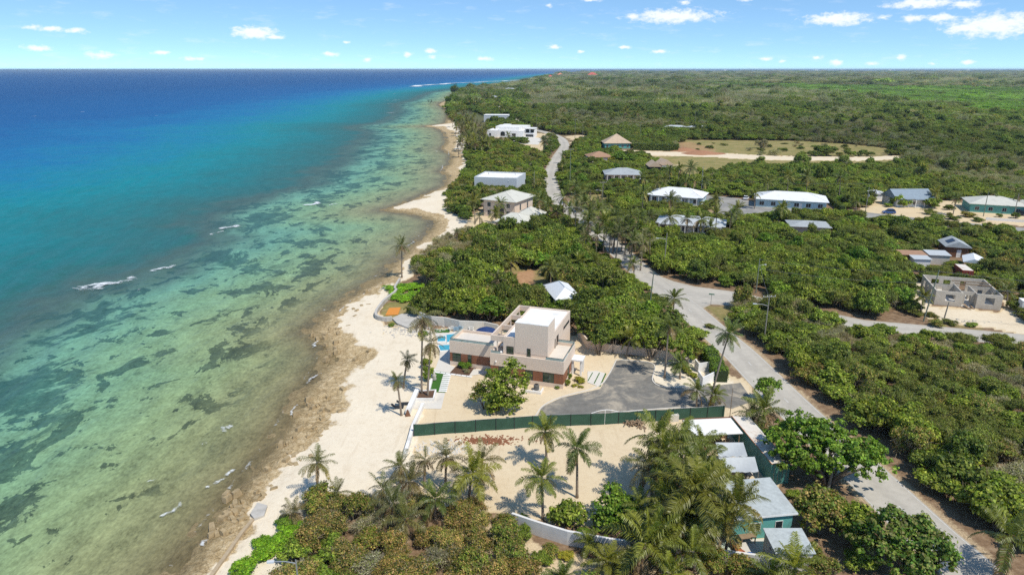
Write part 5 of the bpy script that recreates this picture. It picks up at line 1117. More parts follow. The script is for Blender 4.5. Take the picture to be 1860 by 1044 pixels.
for (x0, y0), n_, sp_ in [((590, 735), 26, 1.6), ((560, 780), 18, 1.6), ((540, 835), 16, 1.6), ((425, 925), 30, 1.4), ((620, 640), 14, 2.5), ((700, 520), 14, 2.5), ((600, 600), 20, 2.5), ((650, 560), 16, 2.5), ((470, 905), 14, 1.5)]:
    c_ = G2(x0, y0)
    for k in range(n_):
        x = c_[0] + rnd.gauss(0, sp_); y = c_[1] + rnd.gauss(0, sp_ * 1.6); s_ = rnd.uniform(.2, .75); rk.fr = frame(x, y, rnd.uniform(0, 180), -0.45); h_ = s_ * rnd.uniform(.5, .9)
        rk.raw([(-s_, -s_ * .6, -.3), (s_, -s_ * .5, -.3), (s_ * .9, s_ * .6, -.3), (-s_ * .8, s_ * .6, -.3), (-s_ * .7, -s_ * .4, h_), (s_ * .6, -s_ * .4, h_ * 1.1), (s_ * .7, s_ * .3, h_), (-s_ * .6, s_ * .5, h_ * .8)], [(3, 2, 1, 0), (4, 5, 6, 7), (0, 1, 5, 4), (1, 2, 6, 5), (2, 3, 7, 6), (3, 0, 4, 7)])
rk.fr = None; M['shorerock'] = mat('shore_rock', (0.36, 0.27, 0.15), 0.95, 0.35, 2.0, bump=0.6, dirt=(0.14, 0.10, 0.05), dscale=1.5)
kind(rk.build('shore_rocks', M['shorerock']), 'stuff')
c_ = G2(1247, 270); M['redearth'] = mat('red_earth', (0.34, 0.17, 0.09), 0.95, 0.25, 1.5, bump=0.6)
for px, r0, lab in (((1245, 274), 7, 'heap of reddish earth nearer the teal roofed house on the field edge'), ((1275, 279), 9, 'heap of reddish earth nearer the bare tree on the field edge')):
    x, y = G2(*px); b = MB(); n = 18; vs = []; fs = []
    for i, (rr, z_) in enumerate(((1, 0), (.7, .35), (.4, .75), (.12, 1))):
        for k in range(n): q_ = 1 + rnd.uniform(-.18, .18); vs.append((x + r0 * rr * q_ * cos(2 * pi * k / n) * 1.5, y + r0 * rr * q_ * sin(2 * pi * k / n), z_ * 1.7 * (1 + rnd.uniform(-.15, .15))))
    for i in range(3): fs += [(i * n + k, i * n + (k + 1) % n, (i + 1) * n + (k + 1) % n, (i + 1) * n + k) for k in range(n)]
    fs.append(tuple(range(3 * n, 4 * n))); b.raw(vs, fs); tag(b.build('earth_heap', M['redearth'], smooth=True), lab, 'earth heap')
    KEEP.append([(x - r0 * 1.6, y - r0), (x + r0 * 1.6, y - r0), (x + r0 * 1.6, y + r0), (x - r0 * 1.6, y + r0)])
# far jetty with a small hut
x, y = G2(781, 187.5, SEA); j = thing('jetty', 'small dark hut on a plank jetty off the far sandy point', 'jetty', (x, y, SEA)); b = MB(); b.box(x, x + 18, y - 1, y + 1, 0.4, 0.7); b.build('deck', M['timber'], j)
for k in range(5): MB().tube([(x + 1 + 4 * k, y, -2), (x + 1 + 4 * k, y, .4)], .2, 6).build('pile', M['timber'], j)
b = MB(); b.box(x - 3, x + 3, y - 2.5, y + 2.5, 0.75, 1.1); b.box(x - 3.3, x + 3.3, y - 2.8, y + 2.8, 3.6, 4.1)
for a_ in (-2.7, 2.7):
    for c_ in (-2.3, 2.3): b.box(x + a_ - .2, x + a_ + .2, y + c_ - .2, y + c_ + .2, 1.1, 3.6)
b.build('hut', M['dark'], j)

# ------------------------------------------------------------------ vehicles
def car(px, deg, label, paint, body='suv'):
    x, y = G2(*px); root = thing('parked_car', label, 'car', (x, y, 0.012)); fr = frame(x, y, deg, 0.012)
    L, Wd = 4.5, 1.8; hs = 0.95 if body == 'suv' else 0.85; top = 1.65 if body == 'suv' else 1.42
    def loft(secs, nm, m, par):
        b = MB(fr); n = len(secs[0]); vs = [p for s_ in secs for p in s_]
        fs = [tuple(range(n - 1, -1, -1)), tuple(range((len(secs) - 1) * n, len(secs) * n))] + [(i * n + k, i * n + (k + 1) % n, (i + 1) * n + (k + 1) % n, (i + 1) * n + k) for i in range(len(secs) - 1) for k in range(n)]
        b.raw(vs, fs); return b.build(nm, m, par, False)
    def sec(xx, w_, z0, z1): return [(xx, -w_ / 2, z0), (xx, w_ / 2, z0), (xx, w_ / 2, (z0 + z1) / 2 + .1), (xx, w_ / 2 - .1, z1), (xx, -w_ / 2 + .1, z1), (xx, -w_ / 2, (z0 + z1) / 2 + .1)]
    bo = loft([sec(-L / 2, Wd * .86, .35, hs * .85), sec(-L / 2 + .3, Wd, .25, hs), sec(-.6, Wd, .22, hs), sec(.9, Wd, .22, hs), sec(L / 2 - .4, Wd * .97, .25, hs * .88), sec(L / 2, Wd * .8, .38, hs * .66)], 'body', M[paint], root)
    r0, r1 = (-2.05, 1.1) if body == 'suv' else (-1.6, 1.0)
    loft([sec(r0, Wd * .86, hs - .02, hs + .1), sec(r0 + .45, Wd * .8, hs - .02, top - .02), sec(r1 - .75, Wd * .8, hs - .02, top - .02), sec(r1, Wd * .86, hs - .02, hs + .06)], 'windows', M['dkglass'], root)
    loft([sec(r0 + .42, Wd * .76, top - .06, top), sec(r0 + .9, Wd * .78, top - .04, top + .03), sec(r1 - .8, Wd * .76, top - .06, top + .01)], 'roof', M[paint], root)
    for a_ in (-1.35, 1.4):
        for s_ in (-1, 1):
            w_ = MB(fr); N = 12; vs = [(a_ + .34 * cos(2 * pi * k / N), s_ * (Wd / 2 + o_), .34 + .34 * sin(2 * pi * k / N)) for o_ in (-.18, .015) for k in range(N)]
            w_.raw(vs, [tuple(range(N)), tuple(range(N, 2 * N))] + [(k, (k + 1) % N, N + (k + 1) % N, N + k) for k in range(N)]); wo = w_.build('wheel', M['rubber'], root)
            h_ = MB(fr); vs = [(a_ + .2 * cos(2 * pi * k / N), s_ * (Wd / 2 + .022), .34 + .2 * sin(2 * pi * k / N)) for k in range(N)]; h_.raw(vs, [tuple(range(N))]); h_.build('hubcap', M['steel'], wo)
    for s_ in (-1, 1):
        MB(fr).box(L / 2 - .12, L / 2 - .02, s_ * .62 - .18, s_ * .62 + .18, .56, .68).build('headlight', M['white'], root); MB(fr).box(-L / 2 + .0, -L / 2 + .1, s_ * .66 - .14, s_ * .66 + .14, .6, .78).build('tail_light', M['redroof'], root)
    KEEP.append([fw(fr, -4, -3), fw(fr, 4, -3), fw(fr, 4, 3), fw(fr, -4, 3)])
car((1525, 394.5), 172, 'white car standing on the street beside the low grey roofed building', 'carwhite')
car((1298, 366), 150, 'dark car parked beside the white hip roofed bungalow', 'cardark')
car((1827, 387), 130, 'grey green car parked in front of the teal walled house', 'cargreen')
car((1614, 388), 175, 'dark blue car parked in the yard of the gable roofed house', 'carblue')
car((1656, 492), 165, 'dark grey car half hidden beside sheds in the thicket', 'cardark', 'sedan')
car((1333, 868), 20, 'dark car mostly hidden beneath the silver shade cloth', 'cardark', 'suv')
car((1330, 394), 80, 'white car parked at the end of the blue grey veranda house', 'carwhite')
car((1355, 362), 60, 'white car beside the left end of the long white bungalow', 'carwhite', 'sedan')
car((1853, 391), 130, 'dark car at the right edge beside the teal walled house', 'cardark')
car((1066, 272), 30, 'white car parked by the tan pyramid roofed house', 'carwhite')
car((1222, 414), 10, 'white car parked in front of the blue grey veranda house', 'carwhite', 'sedan')
# ------------------------------------------------------------------ poles and wires
def pole(base, h, label, m='pole', cross=None, lamp=None, transformer=False, lean=(0, 0), name='utility_pole', rad=0.15, head=None):
    x, y = G2(*head, h) if head else G2(*base); root = thing(name, label, 'utility pole' if name == 'utility_pole' else 'street lamp', (x, y, 0)); top = (x + lean[0], y + lean[1], h)
    MB().tube([(x, y, -0.2), ((x + top[0]) / 2, (y + top[1]) / 2, h / 2), top], [rad, rad * .85, rad * .65], 8).build('pole', M[m], root)
    if cross:
        c_, s_ = cos(R(cross)), sin(R(cross)); a = (top[0] - 1.25 * c_, top[1] - 1.25 * s_, h - 0.35); b_ = (top[0] + 1.25 * c_, top[1] + 1.25 * s_, h - 0.35)
        ca = MB(); ca.bar(a, b_, .14, .16); co = ca.build('crossarm', M[m], root)
        for t_ in (.04, .35, .65, .96):
            p = [a[i] + (b_[i] - a[i]) * t_ for i in range(3)]; MB().tube([(p[0], p[1], p[2] + .07), (p[0], p[1], p[2] + .3)], [.06, .04], 6).build('insulator', M['white'], co)
    if lamp:
        l_ = MB(); e = (top[0] + lamp[0] * 2.2, top[1] + lamp[1] * 2.2, h * lamp[2] + .35); l_.tube([(top[0], top[1], h * lamp[2]), (top[0] + lamp[0] * 1.1, top[1] + lamp[1] * 1.1, h * lamp[2] + .3), e], .05, 6); lo = l_.build('lamp_arm', M['steel'], root)
        hd = MB(); hd.bar((e[0] - lamp[0] * .1, e[1] - lamp[1] * .1, e[2]), (e[0] + lamp[0] * .6, e[1] + lamp[1] * .6, e[2] + .02), .28, .14); hd.build('lamp_head', M['greywall'], lo)
    if transformer: MB().lathe(x + .35, y, [(.05, h * .6), (.25, h * .6), (.25, h * .6 + .9), (.05, h * .6 + .95)], 10).build('transformer', M['steel'], root)
    return top
T1 = pole((1387, 625), 9.9, 'tall grey pole with crossarm and street lamp beside the coast road verge', cross=8, lamp=(-1, .1, .78))
T2 = pole((1373, 532), 8.4, 'greenish pole with wires standing at the mouth of the side road', 'polegreen', lamp=(.6, 0, .78))
T3 = pole((1677, 584), 11.0, 'tall leaning greenish pole in front of the unfinished block house', 'polegreen', lean=(1.6, .6))
T3b = pole((1715, 578), 3.6, 'short thick pole stump with cable box beside the side road', 'pole', transformer=False, lean=(.4, .1))
T4 = pole((1205.6, 490), 9.8, 'pale grey pole with street lamp at the edge of the dense thicket', lamp=(-1, 0, .82), lean=(.3, .4))
pole((1093.8, 375), 9.5, 'grey pole with crossarm on the grassy corner by the side street', cross=5, lamp=(-1, 0, .62))
T6 = pole((1273, 356), 12, 'tall slim pale pole rising beside the white hip roofed bungalow', 'steel')
pole((1179, 566), 9, 'dark weathered pole among trees left of the coast road junction', 'polegreen', lean=(.5, .2))
pole((1504, 886), 6.8, 'pale grey pole with transformer beside the big roadside tree', lean=(.5, 0), transformer=True, rad=.19)
pole((970, 349), 9, 'pale pole between the white flat house and the coast road', 'pole')
pole((1035, 341), 17, 'tall dark pole in front of the dark round trees beside the coast road', 'polegreen', cross=3)
pole((1044, 261), 17, 'pole with crossarm beyond the bend of the coast road', 'polegreen', cross=8)
pole((1058, 260), 13, 'slim plain pole to the right of the crossarm pole at the bend', 'pole')
pole((975, 238), 14, 'pole with crossarm behind the villa tower block', 'polegreen', cross=8)
pole((1162, 258), 14, 'dark pole behind the hedge right of the tan pyramid roof', 'polegreen')
pole((1295, 228), 14, 'thin pale pole among distant trees right of the blue grey roof', 'pole')
pole((1262, 229), 14, 'thin pale pole between two distant low grey roofs', 'pole')
pole((1786, 393), 9, 'greenish pole at the corner of the parking lot', 'polegreen')
pole((1572, 384), 9, 'grey pole with a white box beside the street below the gable house', 'pole', transformer=True)
pole((1842, 391), 8, 'pale pole in front of the second teal block', 'pole')
pole((1325, 762), 5.2, 'thin reddish timber post at the corner of the open white shed', 'timber', rad=.06)
pole(None, 7.5, 'grey street lamp rising through the scrub at the bottom edge', 'steel', lamp=(-.9, -.1, .95), name='street_lamp', rad=.1, head=(537, 1016))
def wire(a, b_, sag, label, rad=.022):
    n = 16; P = [(a[0] + (b_[0] - a[0]) * k / n, a[1] + (b_[1] - a[1]) * k / n, a[2] + (b_[2] - a[2]) * k / n - sag * 4 * (k / n) * (1 - k / n)) for k in range(n + 1)]
    b = MB(); b.tube(P, rad, 5); tag(b.build('power_line', M['wire']), label, 'power line')
far_ = (T3[0] + 62, T3[1] - 19, 10.5)
wire((*T2[:2], 8.2), (*T3[:2], 10.7), .9, 'upper cable crossing the thicket from the junction pole to the leaning pole', .03)
wire((*T2[:2], 6.0), (*T3[:2], 8.2), .8, 'lower cable crossing the thicket from the junction pole to the leaning pole', .04)
wire((*T3[:2], 10.7), far_, .9, 'upper cable running right from the leaning pole', .03); wire((*T3[:2], 8.2), (far_[0], far_[1], 8), .8, 'lower cable running right from the leaning pole', .035)
wire((*T2[:2], 7.5), (*T1[:2], 9.4), .5, 'cable between the junction pole and the crossarm pole by the verge', .025)
wire((T6[0], T6[1], 7), (T6[0] + 62, T6[1] - 18, 8), .8, 'cable along the street in front of the bungalows', .035)
x, y = G2(1291, 553); sg = thing('street_sign', 'small green street name sign on a thin post at the road junction', 'sign', (x, y, 0)); MB().tube([(x, y, 0), (x, y, 2.3)], .05, 6).build('post', M['steel'], sg); MB(frame(x, y, -15)).box(-.6, .6, -.03, .03, 2.3, 2.55).build('sign_plate', M['signgreen'], sg)
wallpoly('picket_fence', [G2(*p) for p in [(1790, 400), (1880, 406)]], .12, 1.0, M['white'], 'low white fence between the parking lot and the street at right', 0, 'fence')
wallpoly('low_wall', [G2(*p) for p in [(1598, 396), (1635, 398)]], .3, 1.2, M['white'], 'short white wall in front of the gable roofed house yard', 0)
wallpoly('low_wall', [G2(*p) for p in [(1674, 402), (1702, 404)]], .3, 1.1, M['conc'], 'short grey wall right of the white one along the street', 0)
wallpoly('low_wall', [G2(*p) for p in [(880, 414), (902, 417), (905, 421)]], .25, 1.3, M['white'], 'short white wall at the foot of the low yellow house', 0)

# ------------------------------------------------------------------ plants
def leafmat(name, trans=0.38, rough=0.55, spec=0.25, gain=1.0):
    m = bpy.data.materials.new(name); m.use_nodes = True; t = NT(m.node_tree); b = t.n['Principled BSDF']
    a = t.attr('leafcol').outputs['Color']; tn = t.attr('tint', 'INSTANCER').outputs['Color']
    c_ = t.mix(1.0, t.mix(1.0, a, tn, 'MULTIPLY'), (1.55 * gain, 1.44 * gain, 1.12 * gain), 'MULTIPLY')
    t.put(b.inputs['Base Color'], c_); b.inputs['Roughness'].default_value = rough; b.inputs['Specular IOR Level'].default_value = spec
    tr = t.add('ShaderNodeBsdfTranslucent'); t.put(tr.inputs['Color'], t.mix(1.0, c_, (1.25, 1.3, 0.6), 'MULTIPLY'))
    ms = t.add('ShaderNodeMixShader'); ms.inputs[0].default_value = trans
    t.l.new(b.outputs[0], ms.inputs[1]); t.l.new(tr.outputs[0], ms.inputs[2])
    t.l.new(ms.outputs[0], t.n['Material Output'].inputs['Surface'])
    return m
M['leaf'] = leafmat('leaf'); M['frond'] = leafmat('palm_frond', 0.2, 0.42, 0.4, 0.72)

def unit(v): return v / np.maximum(np.linalg.norm(v, axis=-1, keepdims=True), 1e-9)
def leaf_quads(C_, Nn, size, rng, aspect=0.62, fold=0.0):
    """one pointed, slightly bent leaf (two quads sharing a midrib would double the count; a single kite is enough here)"""
    n = len(C_); r_ = unit(rng.normal(size=(n, 3))); U = unit(np.cross(Nn, r_)); Vv = np.cross(Nn, U)
    s_ = size[:, None]
    V = np.stack([C_ - U * s_, C_ + Vv * s_ * aspect - U * s_ * 0.1, C_ + U * s_ - Nn * s_ * 0.25, C_ - Vv * s_ * aspect - U * s_ * 0.1], 1)
    return V
PAL = dict(
    green=[(0.108, 0.165, 0.020), (0.16, 0.22, 0.03), (0.07, 0.115, 0.017), (0.215, 0.26, 0.045), (0.145, 0.175, 0.04)],
    bright=[(0.085, 0.165, 0.018), (0.12, 0.205, 0.025), (0.055, 0.12, 0.015), (0.16, 0.235, 0.04), (0.10, 0.15, 0.02)],
    dark=[(0.066, 0.105, 0.019), (0.10, 0.14, 0.025), (0.046, 0.076, 0.016), (0.14, 0.17, 0.038)],
    olive=[(0.11, 0.142, 0.030), (0.155, 0.18, 0.042), (0.075, 0.105, 0.024), (0.19, 0.195, 0.06), (0.13, 0.17, 0.03), (0.055, 0.08, 0.018)],
    mottled=[(0.11, 0.15, 0.028), (0.18, 0.175, 0.045), (0.26, 0.20, 0.08), (0.075, 0.12, 0.02), (0.15, 0.195, 0.033), (0.20, 0.145, 0.065), (0.22, 0.215, 0.06), (0.095, 0.14, 0.022), (0.06, 0.095, 0.018)],
    dry=[(0.23, 0.215, 0.165), (0.28, 0.265, 0.215), (0.18, 0.165, 0.115), (0.17, 0.185, 0.065), (0.15, 0.17, 0.06)],
    tan=[(0.13, 0.15, 0.03), (0.22, 0.185, 0.055), (0.30, 0.22, 0.09), (0.08, 0.115, 0.02), (0.33, 0.235, 0.11), (0.19, 0.20, 0.05), (0.22, 0.15, 0.07), (0.07, 0.09, 0.02)],
    yellow=[(0.24, 0.25, 0.03), (0.18, 0.22, 0.03), (0.30, 0.27, 0.045)],
)
def sprays(lc, lr, pal, n, leaf, rng, K, rc, flat=0.75, aspect=0.62, low=-0.35, mix=0.66):
    """leaves gathered in many small sprays round the lobes of a crown, with gaps between them"""
    k = len(lc); w_ = lr ** 2; pk = rng.choice(k, K, p=w_ / w_.sum()); d = unit(rng.normal(size=(K, 3))); d[:, 2] = np.where(d[:, 2] < low, -d[:, 2], d[:, 2])
    cc = lc[pk] + d * (lr[pk] * rng.uniform(0.55, 1.18, K))[:, None] * np.array([1, 1, flat]); cr = rc * rng.uniform(0.55, 1.35, K); cw = cr ** 2
    pick = rng.choice(K, n, p=cw / cw.sum()); g = rng.normal(size=(n, 3)) * np.array([1, 1, .62])
    C_ = cc[pick] + g * (cr[pick] * .62)[:, None]
    Nn = unit(d[pick] * .5 + g * .35 + np.array([0, 0, .65]) + rng.normal(size=(n, 3)) * .5)
    V = leaf_quads(C_, Nn, leaf * rng.uniform(.6, 1.3, n), rng, aspect)
    ct = rng.integers(0, len(pal), K); ci = np.where(rng.random(n) > mix, ct[pick], rng.integers(0, len(pal), n)); cb = rng.uniform(.78, 1.25, K)
    col = pal[ci] * (rng.uniform(.5, 1.5, n) * cb[pick])[:, None]
    return V, col
def bush_mesh(nm, typ, seed, n=4600, rad=2.6, hgt=3.2, leaf=0.2, lobes=9, wide=1.0, flat=0.75, K=120, rc=.36):
    rng = np.random.default_rng(seed); pal = np.array(PAL[typ]); k = lobes
    ang = rng.uniform(0, 2 * pi, k); rr = np.sqrt(rng.uniform(0, 1, k)) * rad * 0.72
    lc = np.stack([rr * np.cos(ang), rr * np.sin(ang), hgt * (0.70 - 0.36 * (rr / rad) ** 1.5) * rng.uniform(0.5, 1.22, k)], 1)
    lr = rad * rng.uniform(0.20, 0.46, k); lc[0] = (0, 0, hgt * 0.62)
    V, col = sprays(lc, lr, pal, n, leaf, rng, K, rc * rad / 2.6, flat, 0.66 if typ in ('green', 'bright', 'mottled', 'dark') else 0.5)
    if typ == 'mottled': keepm = rng.random(n) < .82; V = V[keepm]; col = col[keepm]; n = len(V)
    if typ == 'dry': keepm = rng.random(n) < 0.3; V = V[keepm]; col = col[keepm]
    V[:, :, 2] = np.maximum(V[:, :, 2], 0.08); n = len(V)
    Vf = V.reshape(-1, 3); Q = np.arange(4 * n).reshape(n, 4)
    nt = {'dry': 2000, 'mottled': 700, 'tan': 1100, 'olive': 420, 'green': 120, 'dark': 120}.get(typ, 60)   # bare grey twigs among the leaves
    tp = rng.choice(k, nt); dd = unit(rng.normal(size=(nt, 3)) + np.array([0, 0, 0.5])); A = lc[tp] * np.array([1, 1, .85]) + dd * (lr[tp] * rng.uniform(.2, .9, nt))[:, None]
    B = A + unit(dd + rng.normal(size=(nt, 3)) * .5) * (rad * rng.uniform(.12, .34, nt))[:, None]; A[:, 2] = np.maximum(A[:, 2], .1); B[:, 2] = np.maximum(B[:, 2], .12)
    sd = unit(np.cross(B - A, rng.normal(size=(nt, 3)))) * (0.018 * rad / 2.6 + 0.008)
    Tv = np.stack([A - sd, A + sd, B + sd * .4, B - sd * .4], 1).reshape(-1, 3)
    Q = np.concatenate([Q, np.arange(4 * nt).reshape(nt, 4) + len(Vf)]); Vf = np.concatenate([Vf, Tv])
    col = np.concatenate([col, np.array([.31, .28, .235]) * rng.uniform(.6, 1.2, nt)[:, None]])
    fc = np.concatenate([col, np.ones((len(col), 1))], 1)
    me = npmesh(nm, Vf, Q, smooth=False, facecol=fc, link=False); me.materials.append(M['leaf']); return me
def stems_mesh(seed, rad=2.6, hgt=3.2, n=7, base=0.12):
    r2 = random.Random(seed); b = MB()
    for k in range(n):
        g = 2 * pi * k / n + r2.uniform(-.4, .4); e = rad * r2.uniform(.25, .6); h_ = hgt * r2.uniform(.55, .85)
        b.tube([(0.1 * cos(g), 0.1 * sin(g), -0.1), (e * .35 * cos(g + .2), e * .35 * sin(g + .2), h_ * .4), (e * cos(g), e * sin(g), h_)], [base, base * .65, base * .25], 5)
        for q in range(2): g2 = g + r2.uniform(-.9, .9); b.tube([(e * .45 * cos(g), e * .45 * sin(g), h_ * .5), (e * 1.2 * cos(g2), e * 1.2 * sin(g2), h_ * r2.uniform(.75, 1.0))], [base * .5, base * .15], 4)
    me = bpy.data.meshes.new('stems'); me.from_pydata(b.v, [], b.f); me.materials.append(M['trunk']); return me
TYPES = ['green', 'bright', 'dark', 'olive', 'mottled', 'dry', 'tan']
BUSH = {}
for ti, ty in enumerate(TYPES):
    BUSH[ty] = [bush_mesh('foliage', ty, 100 + 10 * ti + k, n={'green': 7200, 'bright': 7200, 'dark': 7600, 'olive': 9000, 'mottled': 8000, 'tan': 7000, 'dry': 6000}[ty], leaf={'green': .165, 'bright': .165, 'dark': .165, 'olive': .115, 'mottled': .13, 'tan': .125, 'dry': .115}[ty], lobes=8 + 2 * k, hgt=3.0 + .35 * k) for k in range(3)]
BUSH['yellow'] = [bush_mesh('foliage', 'yellow', 190, leaf=.17)]
STEMS = [stems_mesh(s_) for s_ in (1, 2, 3)]
PLACED = []
def tintcol(x, y, rng=rnd):
    v = rng.uniform(0.80, 1.2); w_ = rng.uniform(-.08, .08); return (v * (1 + w_), v, v * (1 - w_ * .5), 1.0)
def settint(o, c_): o['tint'] = [float(k) for k in c_[:3]]
def shrub(x, y, ty, r_, h_, label, cat='shrub', group=None, name='shrub', z=0.0, var=None, tint=None, loc=True):
    root = thing(name, label, cat, (x, y, z), group); me = BUSH[ty][rnd.randrange(len(BUSH[ty])) if var is None else var]
    o = bpy.data.objects.new('foliage', me); COL.objects.link(o); o.parent = root; o.rotation_euler = (0, 0, rnd.uniform(0, 2 * pi)); o.scale = (r_ / 2.5, r_ / 2.5 * rnd.uniform(.85, 1.15), h_ / 3.4)
    settint(o, tint or tintcol(x, y))
    s_ = bpy.data.objects.new('trunk', STEMS[rnd.randrange(3)]); COL.objects.link(s_); s_.parent = root; s_.scale = o.scale; s_.rotation_euler = o.rotation_euler
    return root

# palms: curved trunk, arching fronds with leaflets, hanging dead fronds
def frond_geo(rng, L, el0, az, droop, wind, lw=0.075, nl=24, col=(0.1, 0.15, 0.03), dead=False):
    P = []; p = np.zeros(3); dirn = np.array([cos(az) * cos(el0), sin(az) * cos(el0), sin(el0)]); N = 9; st_ = L / N
    for i in range(N + 1):
        P.append(p.copy()); p = p + dirn * st_; dirn = dirn + np.array([0, 0, -droop * st_ * (0.25 + 1.9 * (i / N) ** 1.3)]) + wind * st_ * 0.25; dirn /= np.linalg.norm(dirn)
    P = np.array(P); vs = []; fs = []; cs = []
    def quad(a, b_, c_, d_, cc):
        k = len(vs); vs.extend([a, b_, c_, d_]); fs.append((k, k + 1, k + 2, k + 3)); cs.append(cc)
    T = np.gradient(P, axis=0); T = unit(T); side = unit(np.cross(T, np.array([0, 0, 1.0]) + 1e-3 * np.array([cos(az), sin(az), 0])))
    for i in range(N): w0 = 0.035 * (1 - i / N) + .008; w1 = 0.035 * (1 - (i + 1) / N) + .008; quad(P[i] - side[i] * w0, P[i] + side[i] * w0, P[i + 1] + side[i + 1] * w1, P[i + 1] - side[i + 1] * w1, np.array(col) * (1.5 if not dead else 1.0))
    tw = rng.uniform(-.3, .3)
    for s_ in (-1, 1):
        for j in range(nl):
            u_ = 0.14 + 0.86 * (j + rng.uniform(-.3, .3)) / nl; f_ = u_ * N; i = min(N - 1, int(max(0, f_))); fr_ = f_ - i; b0 = P[i] * (1 - fr_) + P[i + 1] * fr_
            ll = L * 0.27 * (sin(pi * min(1, .12 + u_ * .85)) ** .6) * rng.uniform(.8, 1.1); up = np.cross(side[i], T[i])
            dd = unit(side[i] * s_ * (0.9 if not dead else .35) + T[i] * 0.62 + up * (0.18 + tw * s_) + rng.normal(size=3) * .08)
            tip1 = b0 + dd * ll * .55; d2 = unit(dd + np.array([0, 0, -1.05 if not dead else -1.6]) + wind * .3); tip2 = tip1 + d2 * ll * .5
            ww = unit(np.cross(dd, up + rng.normal(size=3) * .3)) * lw * .5; cc = np.array(col) * rng.uniform(.75, 1.3)
            quad(b0 - ww * .7, b0 + ww * .7, tip1 + ww, tip1 - ww, cc); quad(tip1 - ww, tip1 + ww, tip2 + ww * .15, tip2 - ww * .15, cc)
    return np.array(vs), np.array(fs), np.array(cs)
def palm_crown(seed, nf=19, L=3.3, wind=(0, 0, 0), tone=(0.075, 0.10, 0.022), young=(0.13, 0.165, 0.028), droop=.23, sparse=False):
    rng = np.random.default_rng(seed); Vs, Fs, Cs = [], [], []; k = 0
    for i in range(nf):
        t_ = i / (nf - 1); el0 = R(80) * (1 - t_) + R(-42) * t_ + rng.normal() * .17; az = i * 2.39996 + rng.normal() * .38
        tone_ = np.array(young) * (1 - t_) + np.array(tone) * t_
        if t_ > .82 and rng.random() < .6: tone_ = np.array([0.22, 0.19, 0.045]) if rng.random() < .5 else np.array([.17, .125, .06])
        v, f, c_ = frond_geo(rng, L * rng.uniform(.85, 1.08) * (0.8 + .2 * min(1, t_ * 3)), el0, az, droop * (1 + .8 * t_), np.array(wind), col=tuple(tone_), nl=24 if sparse else 34, lw=.07)
        Vs.append(v); Fs.append(f + k); Cs.append(c_); k += len(v)
    V, Q, C_ = np.concatenate(Vs), np.concatenate(Fs), np.concatenate(Cs)
    me = npmesh('fronds', V, Q, smooth=False, facecol=np.concatenate([C_, np.ones((len(C_), 1))], 1), link=False); me.materials.append(M['frond']); return me
def palm_dead(seed, nf=9, L=2.6):
    rng = np.random.default_rng(seed); Vs, Fs, Cs = [], [], []; k = 0
    for i in range(nf):
        v, f, c_ = frond_geo(rng, L * rng.uniform(.6, 1.1), R(-30) + rng.normal() * .15, i * 2 * pi / nf + rng.normal() * .3, 1.1, np.zeros(3), col=tuple(np.array([.20, .145, .09]) * rng.uniform(.7, 1.25)), nl=16, dead=True, lw=.085)
        Vs.append(v); Fs.append(f + k); Cs.append(c_); k += len(v)
    V, Q, C_ = np.concatenate(Vs), np.concatenate(Fs), np.concatenate(Cs)
    me = npmesh('dead_fronds', V, Q, smooth=False, facecol=np.concatenate([C_, np.ones((len(C_), 1))], 1), link=False); me.materials.append(M['frond']); return me
WND = (-0.35, 0.12, 0)
CROWN = dict(green=[palm_crown(31, 16, droop=.31), palm_crown(32, 21, L=3.0, droop=.2, wind=(-.2, .1, 0)), palm_crown(1), palm_crown(2, 20, wind=WND), palm_crown(3, 17)],
             yellow=[palm_crown(33, 17, tone=(0.11, 0.12, 0.022), young=(0.18, 0.20, 0.028), droop=.33, wind=(.15, .2, 0)), palm_crown(4, 19, tone=(0.105, 0.12, 0.022), young=(0.20, 0.215, 0.028)), palm_crown(5, 20, tone=(0.10, 0.115, 0.025), young=(0.165, 0.185, 0.028), droop=.30)],
             grey=[palm_crown(34, 12, tone=(0.13, 0.11, 0.06), young=(0.12, 0.13, 0.04), droop=.3, wind=(-.5, .3, 0), sparse=True), palm_crown(35, 17, tone=(0.115, 0.11, 0.05), young=(0.10, 0.12, 0.035), droop=.28, sparse=True), palm_crown(6, 15, tone=(0.125, 0.11, 0.055), young=(0.10, 0.115, 0.035), wind=WND, sparse=True), palm_crown(7, 14, tone=(0.14, 0.11, 0.06), young=(0.11, 0.115, 0.04), droop=.34, sparse=True)],
             wind=[palm_crown(8, 20, wind=(0.7, .25, 0.15), tone=(.10, .13, .03))],
             date=[palm_crown(9, 34, 2.9, tone=(0.12, 0.14, 0.085), young=(0.15, 0.17, 0.10), droop=.1)])
DEAD = [palm_dead(21), palm_dead(22, 12, 3.0)]
